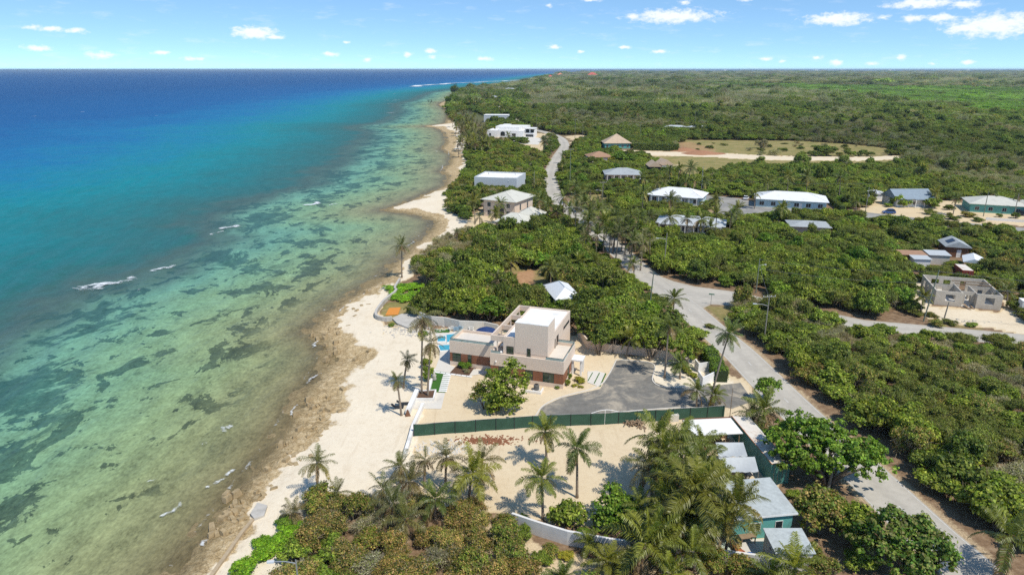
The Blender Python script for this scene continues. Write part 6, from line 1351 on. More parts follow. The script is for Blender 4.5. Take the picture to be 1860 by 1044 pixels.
def palm(crown_px, base, label, tone='green', r_=3.3, dead=0, group=None, h=None, lean=0.35, name='palm_tree', trad=.16):
    """base: photo point of the foot, or None with the height h"""
    if base is not None: x, y = G2(*base); hh = height_at(0, crown_px[1], y); v_ = G(crown_px[0], crown_px[1], hh); top = (v_[0], y, hh)
    else: t_ = G(crown_px[0], crown_px[1], h); x, y = t_[0] + rnd.uniform(-lean, lean) * 2, t_[1] + rnd.uniform(-.5, .5); top = (t_[0], t_[1], h)
    root = thing(name, label, 'palm tree', (x, y, 0), group); PLACED.append((x, y, 2.0))
    b = MB(); n = 9; dx, dy = top[0] - x, top[1] - y
    pts = [(x + dx * (t_ ** 1.35), y + dy * (t_ ** 1.35), -0.2 + (top[2] + .2) * t_) for t_ in [k / n for k in range(n + 1)]]
    b.tube(pts, [trad * (1.55 if k == 0 else 1.12 - .4 * k / n) for k in range(n + 1)], 8); b.build('trunk', M['palmtrunk'], root, True)
    me = rnd.choice(CROWN[tone]); o = bpy.data.objects.new('fronds', me); COL.objects.link(o); o.parent = root; o.location = (dx, dy, top[2] - .1)
    s_ = r_ / 2.75 * rnd.uniform(.92, 1.08); o.scale = (s_ * rnd.uniform(.88, 1.1), s_ * rnd.uniform(.88, 1.1), s_ * rnd.uniform(.85, 1.1)); o.rotation_euler = (rnd.uniform(-.22, .22), rnd.uniform(-.22, .22), 0 if tone in ('wind',) or me.name.startswith('x') else rnd.uniform(0, 6.28)); settint(o, tintcol(x, y))
    if dead:
        q = bpy.data.objects.new('dead_fronds', DEAD[dead - 1]); COL.objects.link(q); q.parent = root; q.location = (dx, dy, top[2] - .25); q.scale = (s_ * .9,) * 3; q.rotation_euler = (0, 0, rnd.uniform(0, 6.28)); settint(q, tintcol(x, y))
    return root

PALMS = [
 ((730,445),(730,503),'lone tall slim palm standing on the sand at the far end of the beach','grey',2.6,1),
 ((768,575),(766,718),'tallest palm of the white planter with a skirt of brown fronds','grey',2.8,2),
 ((783,622),(777,722),'shorter shaggy palm beside the tallest one in the white planter','grey',2.4,2),
 ((740,652),(733,704),'small ragged palm on the beach just seaward of the palm planter','grey',1.7,1),
 ((721,690),(729,754),'leaning ragged palm beside the dark beach loungers','grey',1.7,2),
 ((576,838),(577,904),'solitary palm near the rocks at the seaward edge of the sand','grey',2.3,2),
 ((613,893),(615,912),'small low palm rising from the seaward edge of the scrub','grey',2.0,0),
 ((728,845),(728,874),'dull palm leaning over the lower end of the white beach wall','grey',2.5,1),
 ((772,833),(771,884),'upright grey green palm second from the white beach wall','grey',2.3,1),
 ((811,828),(809,890),'upright grey green palm left of the large glossy one','grey',2.6,1),
 ((858,858),(851,914),'large glossy bright green palm on the sandy lot','yellow',3.4,0),
 ((876,834),(874,884),'dull palm partly hidden behind the large glossy palm','grey',2.6,0),
 ((695,887),(692,918),'ragged palm at the corner of the broken white wall','grey',2.4,1),
 ((744,872),(742,905),'brown tipped palm between the beach wall and the scrub','grey',2.5,1),
 ((791,905),(791,943),'spreading green palm at the upper edge of the dry scrub','green',2.6,0),
 ((714,914),(701,958),'palm with hanging brown fronds inside the dry scrub','grey',2.7,2),
 ((735,940),(733,975),'bushy palm half buried in the dry scrub','grey',2.6,1),
 ((533,928),(532,945),'small scruffy palm at the top of the low seawall','grey',1.9,1),
 ((990,782),(993,846),'bright yellow green palm closest to the green fence','yellow',2.6,1),
 ((1048,812),(1048,903),'slim upright palm right of the bright yellow green one','green',2.7,1),
 ((984,866),(986,942),'tall slim palm in front of the bright yellow green one','yellow',2.9,0),
 ((1197,792),(1191,888),'tall palm at the upper left of the dense coconut grove','green',3.4,1),
 ((1217,850),(1219,928),'shaggy brown tinged palm in the middle of the coconut grove','grey',3.2,2),
 ((1276,806),(1281,872),'upright palm in front of the flat white shed roof','green',2.8,0),
 ((1280,842),(1280,905),'palm beside the silver shade cloths at the right of the grove','green',2.9,0),
 ((1245,828),(1243,890),'palm behind the biggest one of the coconut grove','green',3.0,1),
 ((1262,884),(1258,992),'biggest palm of the coconut grove with long arching fronds','yellow',3.9,1),
 ((1298,868),(1296,930),'palm against the left edge of the weathered grey roof','yellow',3.0,0),
 ((1191,958),(1194,1003),'broad low palm at the lower left of the grove by the white wall','yellow',3.2,0),
 ((1168,918),(1170,965),'palm between the green sea grape bush and the coconut grove','green',2.6,1),
 ((1241,930),(1246,998),'palm below the biggest one of the grove with drooping fronds','yellow',3.3,1),
 ((1340,914),(1316,1009),'leaning palm standing on the patio beside the terracotta pots','yellow',3.1,0),
 ((1069,984),(1067,1004),'small young palm in front of the white boundary wall','yellow',1.7,0),
 ((1103,1016),(1102,1044),'low yellow green palm below the white boundary wall','yellow',2.2,0),
 ((1153,1002),(1153,1034),'drooping dull palm against the white boundary wall','grey',2.2,1),
 ((1258,1000),(1262,1052),'grey green palm below the white wall at the bottom of the grove','green',2.8,0),
 ((1215,1038),(1218,1075),'yellow green palm cut by the bottom edge left of the grove','yellow',2.7,0),
 ((1022,1046),(1022,1078),'small palm cut by the bottom edge amid the scrub','green',2.0,0),
 ((1445,1030),(1441,1078),'wide palm at the bottom edge beside the low beige shed','yellow',3.4,0),
 ((1397,1040),(1398,1080),'palm cut by the bottom edge under the low beige shed','green',2.6,0),
 ((1836,975),(1817,1046),'palm at the lower right corner beside the coast road','green',3.3,0),
 ((1388,742),(1391,788),'dark bushy palm at the corner of the fence and container','green',3.0,1),
 ((1366,752),(1370,785),'low palm with pale drooping fronds next to the thin timber post','grey',2.6,1),
 ((1325,604),(1289,738),'tall leaning windswept palm bending over the coast road','wind',2.3,1),
 ((1266,708),(1265,740),'left of two young palms behind the end of the green fence','green',2.2,0),
 ((1300,716),(1295,738),'right of two young palms behind the end of the green fence','green',2.1,0),
 ((1215,590),(1207,686),'tall straight slim palm in the sandy driveway island','green',2.6,1),
 ((1225,541),(1222,580),'palm with bright arching fronds beside the coast road above the drive','green',2.7,0),
 ((1146,612),(1137,650),'stout palm with low fronds behind the driveway','yellow',2.6,0),
 ((1236,657),(1235,688),'short palm beside the gate walls on the driveway island','green',2.1,0),
 ((1091,562),(1083,600),'yellowing palm in the trees to the right of the house','yellow',2.3,0),
 ((1153,546),(1158,575),'yellowing palm beside the pole in the trees by the junction','yellow',2.3,0),
 ((928,474),(928,512),'bright palm in the thicket above the white pavilion','yellow',3.0,0),
 ((905,508),(902,548),'drooping brownish palm in the clearing behind the house','grey',2.8,1),
 ((1000,484),(1000,520),'low spreading palm beside the brown clearing','yellow',3.2,0),
 ((1053,472),(1054,500),'yellow green palm between the clearing and the road','yellow',2.9,0),
 ((1084,475),(1085,500),'yellow green palm next to the coast road above the pavilion','yellow',2.6,0),
 ((829,421),(831,445),'leafless looking grey palm on the sand below the cream houses','grey',1.9,1),
 ((1150,478),(1152,505),'small palm at the roadside opposite the dense thicket','green',2.3,0),
]
# crown point, height, label, tone, radius
PALMH = [
 ((859,366),8,'palm in the garden left of the thatched shelter','yellow',3.0),((871,395),6,'short palm on the sand in front of the thatched shelter','grey',2.5),((909,372),7,'palm between the thatched shelter and the two storey cream house','green',3.0),((901,389),5.5,'short yellowish palm in front of the two storey cream house','yellow',2.6),
 ((981,364),8.5,'tall palm at the right corner of the two storey cream house','green',3.2),((996,374),8,'palm just right of the low yellow house','green',3.0),((1024,360),8.5,'tall palm at the bend where the coast road passes the cream houses','green',3.3),((1048,354),9.5,'tallest palm over the coast road near the side street','green',3.3),((1034,378),7.5,'dense palm between the coast road and the low yellow house','green',3.0),((1012,385),6,'low palm beside the yellow shrub at the roadside','green',2.6),
 ((1069,405),7.5,'palm over the coast road below the side street corner','green',3.0),((1098,405),9,'left palm of the close clump leaning over the coast road','yellow',3.2),((1110,417),8.5,'middle palm of the close clump leaning over the coast road','green',3.2),((1124,425),8,'right palm of the close clump leaning over the coast road','grey',3.1),((1085,428),7,'palm on the sea side of the coast road clump','green',3.0),((1064,434),6,'small palm behind the coast road clump','grey',2.6),
 ((1160,395),7,'palm at the left end of the blue grey veranda house','green',3.0),((1181,394),6.5,'second palm at the left end of the blue grey veranda house','grey',2.8),((1169,350),9,'tall palm in front of the left end of the white bungalow','green',3.1),((1167,325),8.5,'tall palm rising beside the grey hip roof house','green',2.7),
 ((1218,364),9.5,'tallest palm in front of the white hip roofed bungalow','green',3.0),((1217,396),6.5,'yellowing palm in front of the blue grey veranda','yellow',2.8),((1248,398),6.5,'palm in the middle of the blue grey veranda','green',2.8),((1274,400),6.5,'palm at the right half of the blue grey veranda','green',3.0),((1302,390),8,'yellow green palm at the right end of the blue grey veranda house','yellow',3.0),((1340,381),7.5,'palm beside the round tree left of the long white bungalow','yellow',2.9),
 ((1291,415),4.5,'short yellow palm at the lower right corner of the veranda house','yellow',2.3),
 ((1216,310),8,'leftmost palm of the group behind the white hip roofed bungalow','green',2.9),((1234,308),8,'palm beside the leftmost one behind the white bungalow','green',2.9),((1255,306),10,'tallest palm of the group behind the white bungalow','green',3.0),((1207,328),6,'low palm behind the left slope of the white bungalow roof','yellow',2.6),((1246,332),6,'low palm behind the ridge of the white bungalow roof','green',2.6),((1279,331),7.5,'palm behind the right end of the white bungalow roof','green',3.0),
 ((1432,322),9,'left palm behind the long white bungalow','yellow',3.3),((1466,322),9,'right palm of the pair behind the long white bungalow','green',3.3),((1527,322),10,'dark palm standing alone left of the blue grey gable roof','green',2.8),((1807,353),6,'small palm in front of the teal walled house','green',2.4),((1850,357),6,'small palm in front of the second teal block','green',2.4),
 ((923,247),7,'small palm at the corner of the villa patio','yellow',3.4),((1000,262),6,'small palm by the white wall at the road bend','green',2.5),((1023,283),5,'small palm on the verge by the coast road bend','green',2.4),((1022,297),5,'second small palm on the verge by the coast road bend','green',2.4),((1137,206),11,'yellowing palm among scrub beyond the tan pyramid roof','yellow',5.0),((1158,207),10,'second yellowing palm among scrub beyond the tan pyramid roof','yellow',5.0),((1112,214),11,'slim dark palm in the scrub behind the tan pyramid roof','green',3.5),
 ((1678,540),4,'small palm leaning at the left corner of the block house','yellow',2.2),((1830,528),4,'low broad leaved palm right of the block house','green',2.2),
]
GROVE = [(rnd.uniform(824, 884), rnd.uniform(196, 256)) for k in range(0)] + [(835,200),(842,206),(850,212),(858,216),(866,222),(828,206),(837,215),(846,221),(855,228),(864,234),(872,226),(876,236),(868,244),(858,240),(848,233),(842,228),(834,223),(828,230),(838,236),(850,244),(860,250),(870,254),(880,250),(886,257),(876,261),(846,212),(822,214),(854,203),(862,209),(844,197)]

for cpx, bpx, lab, tone, r_, dead in PALMS: palm(cpx, bpx, lab, tone, r_, dead)
for cpx, h_, lab, tone, r_ in PALMH: palm((cpx[0], cpx[1] - 2), None, lab, tone, r_ * 1.08, rnd.choice((0, 0, 1)), h=h_)
KEEP.append(gpoly([(822, 205), (850, 200), (885, 212), (893, 268), (862, 266), (848, 240)]))
for q_ in [((1205, 822), (1203, 905)), ((1238, 800), (1236, 870)), ((1230, 866), (1229, 945)), ((1275, 905), (1272, 985)), ((1210, 905), (1211, 975)), ((1290, 880), (1288, 955)), ((1222, 958), (1224, 1018)), ((1180, 842), (1184, 915)), ((1258, 842), (1258, 915)), ((1300, 945), (1296, 1008)), ((1172, 985), (1175, 1040))]: palm(q_[0], q_[1], 'crowded palm filling the inside of the dense coconut grove', rnd.choice(('green', 'yellow', 'grey')), rnd.uniform(3.0, 3.7), rnd.choice((1, 2)), 'crowded palms of the coconut grove')
for q_ in [(1045 + 130 * u_ + rnd.uniform(-12, 12), 352 + 78 * u_ + rnd.uniform(-26, 26)) for u_ in [k / 25 for k in range(26)]]: palm(q_, None, 'one of many palms crowding the coast road bend and the bungalow gardens', rnd.choice(('green', 'green', 'yellow', 'grey')), rnd.uniform(2.7, 3.4), rnd.choice((0, 1)), 'palms crowding the coast road bend', h=rnd.uniform(6, 9.5))
for q_ in [(1195, 330), (1262, 328), (1300, 362), (1372, 352), (1395, 330), (1555, 365), (1590, 345), (1700, 350), (1738, 360), (1330, 388), (1420, 378)]: palm(q_, None, 'one of several palms scattered among the street side bungalows', rnd.choice(('green', 'yellow')), rnd.uniform(2.5, 3.1), 0, 'palms scattered among the bungalows', h=rnd.uniform(5, 8))
GROVE += [(826 + 34 * q + (18 if v > .5 else 0) * q + 8 * v, 200 + 60 * v) for q, v in [(rnd.random(), rnd.random()) for k in range(45)]]
for cpx in GROVE: palm(cpx, None, 'palm with dull tufted fronds in the crowded grove seaward of the villa', 'grey' if rnd.random() < .6 else 'yellow', rnd.uniform(3.0, 3.8), 1, 'crowded palm grove by the villa', h=rnd.uniform(7, 9.5))
palm((989, 256), None, 'round headed grey green date palm between the villa patio and the road', 'date', 4.6, 0, h=8, trad=.3)

# ------------------------------------------------------------------ single trees
def lobed_tree(px, label, lobes, typ, leaf=.2, n=9000, tr=.22, tint=None, seed=1, name='tree', cat='tree', group=None, z=0.0, fork=2.0):
    """lobes: (dx, dy, z, radius) in metres from the foot"""
    x, y = G2(*px); root = thing(name, label, cat, (x, y, z), group); PLACED.append((x, y, 2.5))
    rng = np.random.default_rng(seed); pal = np.array(PAL[typ]); L = np.array(lobes, float); k = len(L)
    V, col = sprays(L[:, :3], L[:, 3], pal, n, leaf, rng, int(34 * k), .34, .8, .72, -.6, .6)
    me = npmesh('crown', V.reshape(-1, 3), np.arange(4 * n).reshape(n, 4), smooth=False, facecol=np.concatenate([col, np.ones((n, 1))], 1), link=False); me.materials.append(M['leaf'])
    o = bpy.data.objects.new('crown', me); COL.objects.link(o); o.parent = root; settint(o, tint or (1, 1, 1))
    b = MB(); r2 = random.Random(seed); f_ = (0, 0, fork * .5)
    for (dx, dy, lz, lr) in lobes:
        o1 = (r2.uniform(-.25, .25), r2.uniform(-.25, .25)); m_ = (dx * .4 + o1[0], dy * .4 + o1[1], lz * .5)
        b.tube([(x + o1[0] * .8, y + o1[1] * .8, z - .15), (x + m_[0], y + m_[1], z + m_[2]), (x + dx, y + dy, z + lz)], [tr * .8, tr * .55, tr * .2], 6)
        for q in range(3): e = (dx + r2.uniform(-1, 1) * lr * .8, dy + r2.uniform(-1, 1) * lr * .8, lz + r2.uniform(-.1, .7) * lr); b.tube([(x + dx * .8, y + dy * .8, z + lz * .85), (x + e[0], y + e[1], z + e[2])], [tr * .3, tr * .08], 5)
    b.build('trunk', M['trunk'], root); return root
lobed_tree((893, 748), 'green sea grape tree standing in the sandy yard before the house', [(0.3, 0, 3.0, 2.0), (2.0, .3, 2.6, 2.0), (.6, .9, 5.0, 1.9), (2.4, .7, 5.2, 1.8), (3.2, 1.0, 6.9, 1.5), (4.4, .5, 4.4, 1.5), (.2, -.2, 1.2, 1.4), (2.2, -.6, 1.4, 1.7), (4.0, -.2, 2.0, 1.3), (1.2, -.4, 3.9, 1.5), (4.9, .8, 5.6, 1.0)], 'green', .17, 9000, .16, seed=3)
lobed_tree((880, 742), 'thin brown leaved tree with bare stems leaning beside the green yard tree', [(-1.2, .2, 2.7, .9), (-.6, .5, 3.4, .8), (-1.6, 0, 2.0, .7), (-.2, .2, 2.6, .9)], 'mottled', .14, 1300, .09, seed=4)
lobed_tree((1500, 880), 'largest bright green tree spreading over the container and the coast road', [(0, 0, 4.6, 2.8), (-3.2, .6, 4.8, 2.5), (-4.6, 2.6, 4.5, 2.3), (-1.8, 4, 5.2, 2.8), (1.5, 3, 5.0, 2.6), (3.4, .6, 4.4, 2.5), (4.8, -1.6, 4.0, 2.1), (2.2, -2, 4.4, 2.2), (-.8, 2, 6.0, 2.2), (-4.2, 4.6, 4.4, 2.0), (-5.2, .2, 3.6, 1.7), (5.6, .4, 4.2, 1.6), (-2, -1.2, 3.4, 1.8), (.8, 5.4, 4.4, 2.0)], 'bright', .19, 21000, .34, seed=5, fork=3)
lobed_tree((1102, 955), 'round bright sea grape bush between the slim palms and the coconut grove', [(0, 0, 2.2, 1.7), (1.2, .3, 2.6, 1.7), (2.4, -.2, 2.2, 1.5), (.6, .9, 3.5, 1.3), (1.6, -.7, 1.2, 1.3), (-.6, -.6, 1.1, 1.2), (3.0, .4, 1.6, 1.1)], 'bright', .18, 5200, .14, seed=6)
lobed_tree((1030, 950), 'lower sea grape bush left of the round one above the white wall', [(0, 0, 1.3, 1.3), (1.2, -.2, 1.2, 1.2), (-1.0, .2, 1.1, 1.1), (.4, .4, 2.0, 1.0)], 'green', .18, 2600, .1, seed=7, name='shrub', cat='shrub')
lobed_tree((1488, 968), 'brown and green mottled tree between the teal house and the coast road', [(0, 0, 3.2, 1.7), (-1.4, .4, 3.4, 1.4), (1.2, .5, 3.3, 1.5), (-.3, 1.2, 4.2, 1.4), (.6, -1.0, 2.4, 1.4), (-1.6, -.8, 2.2, 1.2), (1.5, 1.6, 3.4, 1.2)], 'mottled', .16, 6200, .2, seed=8)
lobed_tree((1640, 1030), 'largest dark mottled tree at the bottom right beside the coast road', [(0, 0, 3.4, 2.3), (-2.4, .6, 3.6, 2.0), (2.2, -.4, 3.0, 1.9), (-.6, 1.8, 4.3, 1.9), (1.6, 1.2, 3.8, 1.8), (-3.8, -.6, 2.8, 1.7), (0, -1.6, 2.4, 1.9), (-2.0, -1.8, 2.2, 1.7), (3.2, -1.4, 2.0, 1.4), (-4.0, 1.4, 3.2, 1.4)], 'mottled', .19, 12500, .3, tint=(.62, .86, .75), seed=9)
lobed_tree((1545, 985), 'leafy green tree wedged between the mottled trees and the road', [(0, 0, 2.6, 1.6), (1.0, .6, 3.0, 1.4), (-1, .8, 2.6, 1.2), (.2, -1, 1.6, 1.3)], 'green', .18, 4000, .14, seed=10)
lobed_tree((1388, 728), 'small flat topped tree at the roadside end of the driveway', [(-.4, 0, 3.2, .9), (.6, .3, 3.1, .9), (1.5, .1, 2.7, .8), (-.9, -.4, 2.4, .8), (.2, -.6, 1.6, .9)], 'bright', .17, 2200, .1, seed=11)
for k_, (px, lab, ty, lb) in enumerate([
    ((1062, 618), 'broad dark sea grape tree against the right rear corner of the house', 'dark', [(0, 0, 4.2, 1.9), (1.5, .8, 4.6, 1.8), (-1.2, 1.5, 5.4, 1.9), (.6, 2.6, 6.0, 2.0), (-.4, -.8, 2.6, 1.4), (2.2, 2.4, 4.4, 1.6)]),
    ((1088, 645), 'small trunked dark tree between the house and the driveway wall', 'dark', [(0, 0, 3.2, 1.3), (1.0, .4, 3.6, 1.2), (-.9, .5, 3.4, 1.2), (.2, 1.2, 4.4, 1.3)]),
    ((1112, 640), 'taller green tree behind the small trunked dark one', 'green', [(0, 0, 3.8, 1.6), (1.4, .5, 4.4, 1.6), (-.8, 1.4, 5.0, 1.7), (1.2, 2.2, 5.6, 1.6), (2.6, 1, 3.8, 1.3)]),
    ((1180, 655), 'wide green tree overhanging the boundary wall behind the tall slim palm', 'green', [(0, 0, 3.4, 1.7), (2.0, .4, 4.0, 1.8), (-1.8, 1.0, 4.2, 1.7), (.4, 2.0, 5.4, 2.0), (3.6, 1.4, 3.6, 1.6), (1.8, 3, 5.2, 1.7)]),
    ((1242, 668), 'bushy green tree between the palm island and the clipped hedge', 'green', [(0, 0, 3.2, 1.7), (1.4, .6, 3.4, 1.5), (-1.4, .9, 4.0, 1.7), (.6, 2.0, 4.8, 1.7), (2.4, 1.6, 3.2, 1.4)]),
    ((1215, 630), 'tall roadside tree above the boundary wall beside the coast road', 'dark', [(0, 0, 4.4, 1.9), (1.6, .8, 5.0, 1.7), (-1.5, .4, 5.0, 1.8), (.2, 1.8, 6.0, 1.7)]),
    ((960, 606), 'leafy tree close behind the pergola of the house', 'green', [(0, 0, 3.4, 1.7), (-1.8, .4, 3.6, 1.6), (1.8, .8, 3.8, 1.7), (.2, 1.8, 5.0, 1.6)]),
    ((890, 585), 'bright leaved tree behind the navy parasol and deck chairs', 'bright', [(0, 0, 2.8, 1.5), (1.5, .4, 3.0, 1.5), (-1.4, .3, 2.6, 1.3), (.2, 1.4, 4.0, 1.4), (2.8, .8, 2.4, 1.2)]),
    ((848, 582), 'green tree behind the stained garden wall at the left', 'green', [(0, 0, 2.6, 1.4), (1.3, .2, 2.8, 1.3), (-1.3, .6, 2.8, 1.3), (.3, 1.4, 3.8, 1.4)]),
    ((1095, 540), 'big yellow green tree right of the white cottage roof', 'olive', [(0, 0, 4.6, 2.2), (2.2, .8, 5.0, 2.2), (-2.0, 1.0, 4.8, 2.1), (.4, 2.4, 6.2, 2.2), (3.6, 2.4, 4.6, 1.8)]),
    ((1070, 575), 'dark tree standing between the white cottage and the house', 'dark', [(0, 0, 4.0, 2.0), (-2.2, .6, 3.8, 1.9), (2.0, .4, 4.4, 1.9), (.2, 1.8, 5.4, 1.8)])]):
    lobed_tree(px, lab, lb, ty, .17, 1000 * len(lb), .17, seed=40 + k_)
# clipped hedge by the gate and hedges by the bungalows
def hedge(pts, wd, h_, typ, label, n=3000, leaf=.13):
    rng = np.random.default_rng(len(label)); P = np.array(pts); seg = [math.dist(a, b_) for a, b_ in zip(P[:-1], P[1:])]; cum = np.concatenate([[0], np.cumsum(seg)]); s_ = rng.uniform(0, cum[-1], n); X = np.interp(s_, cum, P[:, 0]); Y = np.interp(s_, cum, P[:, 1])
    i = np.clip(np.searchsorted(cum, s_) - 1, 0, len(P) - 2); T = unit(P[i + 1] - P[i]); Nn2 = np.stack([-T[:, 1], T[:, 0]], 1); g = rng.integers(0, 3, n); u_ = rng.uniform(-1, 1, n); v = rng.uniform(.05, 1, n)
    lat = np.where(g == 0, u_, np.where(g == 1, 1., -1.)) * wd / 2; zz_ = np.where(g == 0, 1., v) * h_ * (1 + .08 * np.sin(s_ * 1.7)); nr = np.where((g == 0)[:, None], np.array([0, 0, 1.]), np.concatenate([Nn2 * np.sign(lat)[:, None], np.zeros((n, 1))], 1))
    C_ = np.stack([X + Nn2[:, 0] * lat, Y + Nn2[:, 1] * lat, zz_], 1) + rng.normal(size=(n, 3)) * .09; V = leaf_quads(C_, unit(nr + rng.normal(size=(n, 3)) * .5 + np.array([0, 0, .3])), leaf * rng.uniform(.6, 1.3, n), rng, .7)
    pal = np.array(PAL[typ]); col = pal[rng.integers(0, len(pal), n)] * rng.uniform(.8, 1.2, n)[:, None]
    root = thing('hedge', label, 'hedge', (P[0][0], P[0][1], 0)); me = npmesh('foliage', V.reshape(-1, 3) - np.array([P[0][0], P[0][1], 0]), np.arange(4 * n).reshape(n, 4), smooth=False, facecol=np.concatenate([col, np.ones((n, 1))], 1), link=False); me.materials.append(M['leaf'])
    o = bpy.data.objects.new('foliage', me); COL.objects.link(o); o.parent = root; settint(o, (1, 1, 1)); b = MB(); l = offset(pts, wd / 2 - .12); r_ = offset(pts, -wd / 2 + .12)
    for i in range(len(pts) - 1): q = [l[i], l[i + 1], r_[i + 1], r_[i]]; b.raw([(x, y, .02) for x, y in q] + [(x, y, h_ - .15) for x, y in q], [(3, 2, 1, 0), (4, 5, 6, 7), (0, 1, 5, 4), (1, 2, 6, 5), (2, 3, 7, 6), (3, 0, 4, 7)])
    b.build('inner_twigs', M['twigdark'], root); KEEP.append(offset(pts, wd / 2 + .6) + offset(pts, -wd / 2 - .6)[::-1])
M['twigdark'] = mat('dark_green_twigs', (.03, .045, .015), .95, .3)  # even, very dark green for the solid core of each hedge
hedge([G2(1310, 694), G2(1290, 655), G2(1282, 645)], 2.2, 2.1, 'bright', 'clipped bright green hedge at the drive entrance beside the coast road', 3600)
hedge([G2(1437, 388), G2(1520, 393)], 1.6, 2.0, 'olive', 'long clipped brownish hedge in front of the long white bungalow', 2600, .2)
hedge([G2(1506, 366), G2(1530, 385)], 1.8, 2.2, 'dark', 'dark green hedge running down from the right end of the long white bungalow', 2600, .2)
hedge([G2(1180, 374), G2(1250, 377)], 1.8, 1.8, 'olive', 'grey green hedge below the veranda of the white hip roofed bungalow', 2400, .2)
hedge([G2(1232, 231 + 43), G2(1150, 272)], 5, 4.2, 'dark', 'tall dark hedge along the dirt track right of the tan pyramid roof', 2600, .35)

# low planting round the house and lot
for px, ty, r_, h_, lab in [((768, 609), 'bright', 1.2, 1.0, 'round bright green shrub on the sand beside the pool'), ((711, 592), 'green', .8, .6, 'small creeping green shrub under the stone seawall'), ((722, 527), 'bright', 3.2, .9, 'wide bright green creeper behind the stone seawall'), ((742, 541), 'bright', 4.0, 1.0, 'second bright green creeper mat inland of the stone seawall'), ((752, 524), 'bright', 3.2, 1.0, 'small bright creeper mat at the foot of the dry thicket'),
                            ((838, 668), 'bright', .9, 1.1, 'broad leaved green plant at the left of the mulch bed'), ((848, 668), 'bright', 1.0, 1.2, 'broad leaved green plant at the right of the mulch bed'), ((846, 676), 'dry', .7, .8, 'reddish dry shrub in the middle of the mulch bed'),
                            ((1031, 700), 'green', .5, 1.2, 'low green shrub at the near end of the planted strip by the house corner'), ((1035, 688), 'green', .5, 1.2, 'low green shrub at the far end of the planted strip by the house corner'), ((1051, 693), 'yellow', 1.1, .9, 'yellow green leafy shrub between the house and the stepping path'), ((1044, 702), 'yellow', .6, .5, 'small yellow shrub in front of the larger yellow green one'), ((1054, 704), 'yellow', .5, .4, 'tiny yellow tuft by the kerb of the driveway'),
                            ((1012, 706), 'green', .4, .6, 'tiny green plant against the front wall of the house'), ((1256, 683), 'yellow', 1.0, .7, 'yellow flowering shrub beside the white bin enclosure'), ((1246, 676), 'green', 1.0, 1.2, 'green shrub under the short palm on the driveway island'), ((778, 690), 'green', 1.1, 2.6, 'climbing leafy vine tree beside the white retaining wall and planter palms'), ((775, 668), 'green', .9, 2.2, 'upper climbing vine along the white retaining wall'),
                            ((950, 940), 'green', .5, .5, 'small green plant beside the dark rubble on the sandy lot'), ((1442, 995), 'green', 1.3, 1.6, 'green shrub at the rear corner of the low beige shed'), ((1468, 1010), 'mottled', 1.5, 1.8, 'brown green shrub right of the low beige shed'), ((1532, 948), 'green', 1.8, 2.2, 'green shrub under the roadside tree above the dark mottled tree'), ((1462, 925), 'mottled', 1.4, 1.7, 'mottled shrub at the rear right corner of the teal house'), ((1510, 922), 'green', 1.6, 2.0, 'green shrub at the foot of the pole with transformer'), ((1585, 965), 'mottled', 1.8, 2.2, 'mottled shrub between the dark tree and the coast road'), ((1560, 1030), 'green', 1.9, 2.0, 'green shrub at the bottom edge left of the dark mottled tree'), ((1490, 1040), 'mottled', 1.9, 2.0, 'brown green shrub at the bottom edge right of the beige shed'), ((1440, 905), 'green', .9, 1.2, 'small shrub between container and teal house'), ((922, 962), 'mottled', 1.9, 2.2, 'brown and green bush hiding the left end of the white boundary wall'), ((948, 978), 'green', 1.3, 1.5, 'small green bush next to the brown one at the white wall end'), ((1003, 1004), 'mottled', 1.2, 1.2, 'low reddish brown bush below the middle of the white boundary wall'), ((1030, 1012), 'yellow', .9, .9, 'small yellow green bush below the white boundary wall'), ((1128, 1030), 'mottled', 1.3, 1.3, 'brown leaved bush between low palms below the white wall'), ((985, 1020), 'green', 1.2, 1.1, 'green bush on the bare sand under the white wall'), ((1098, 988), 'bright', .9, 1.0, 'green shrub in front of the white boundary wall near the bottom'), ((1062, 975), 'bright', 1.0, 1.2, 'leafy shrub against the white boundary wall'), ((1338, 1044), 'yellow', .8, .9, 'flowering shrub at the bottom edge under the white wall'), ((1288, 595), 'olive', 1.2, .8, 'low scrubby tuft on the corner of the road junction'), ((948, 212 + 35), 'bright', 2.0, 1.4, 'bright shrub beside the villa lawn'),
                            ((1117, 275), 'green', 4.0, 4.0, 'round green shrub in front of the teal walled pyramid roof house'), ((1130, 298), 'bright', 6.2, 7.2, 'round bright green tree beside the grey hip roof house'), ((1116, 297), 'yellow', 4.6, 5.4, 'yellow green round tree left of the bright round one'), ((1633, 375), 'green', 3.4, 4.6, 'left round green tree in front of the blue grey gable roof'), ((1690, 377), 'green', 3.6, 3.8, 'right round green tree in front of the blue grey gable roof'), ((1382, 270), 'dry', 5.0, 7.5, 'bare brown tree alone in the grassy field'), ((1500, 282), 'dark', 6.5, 7.0, 'dark round tree at the end of the grassy field'),
                            ((1175, 325), 'dark', 3, 2.6, 'dark shrub at the right of the grey hip roof house'), ((1300, 326), 'dry', 3.6, 3.6, 'pale leafless bush beyond the palms behind the white bungalow'), ((1560, 371), 'olive', 3.0, 3.0, 'olive bush next to the dark hedge of the long white bungalow')]:
    x, y = G2(*px); shrub(x, y, ty, r_, h_, lab, 'tree' if ' tree' in lab else 'shrub', name='tree' if ' tree' in lab else 'shrub', tint=(1.45, 1.65, .9) if 'creeper' in lab else None); PLACED.append((x, y, r_ * .8))

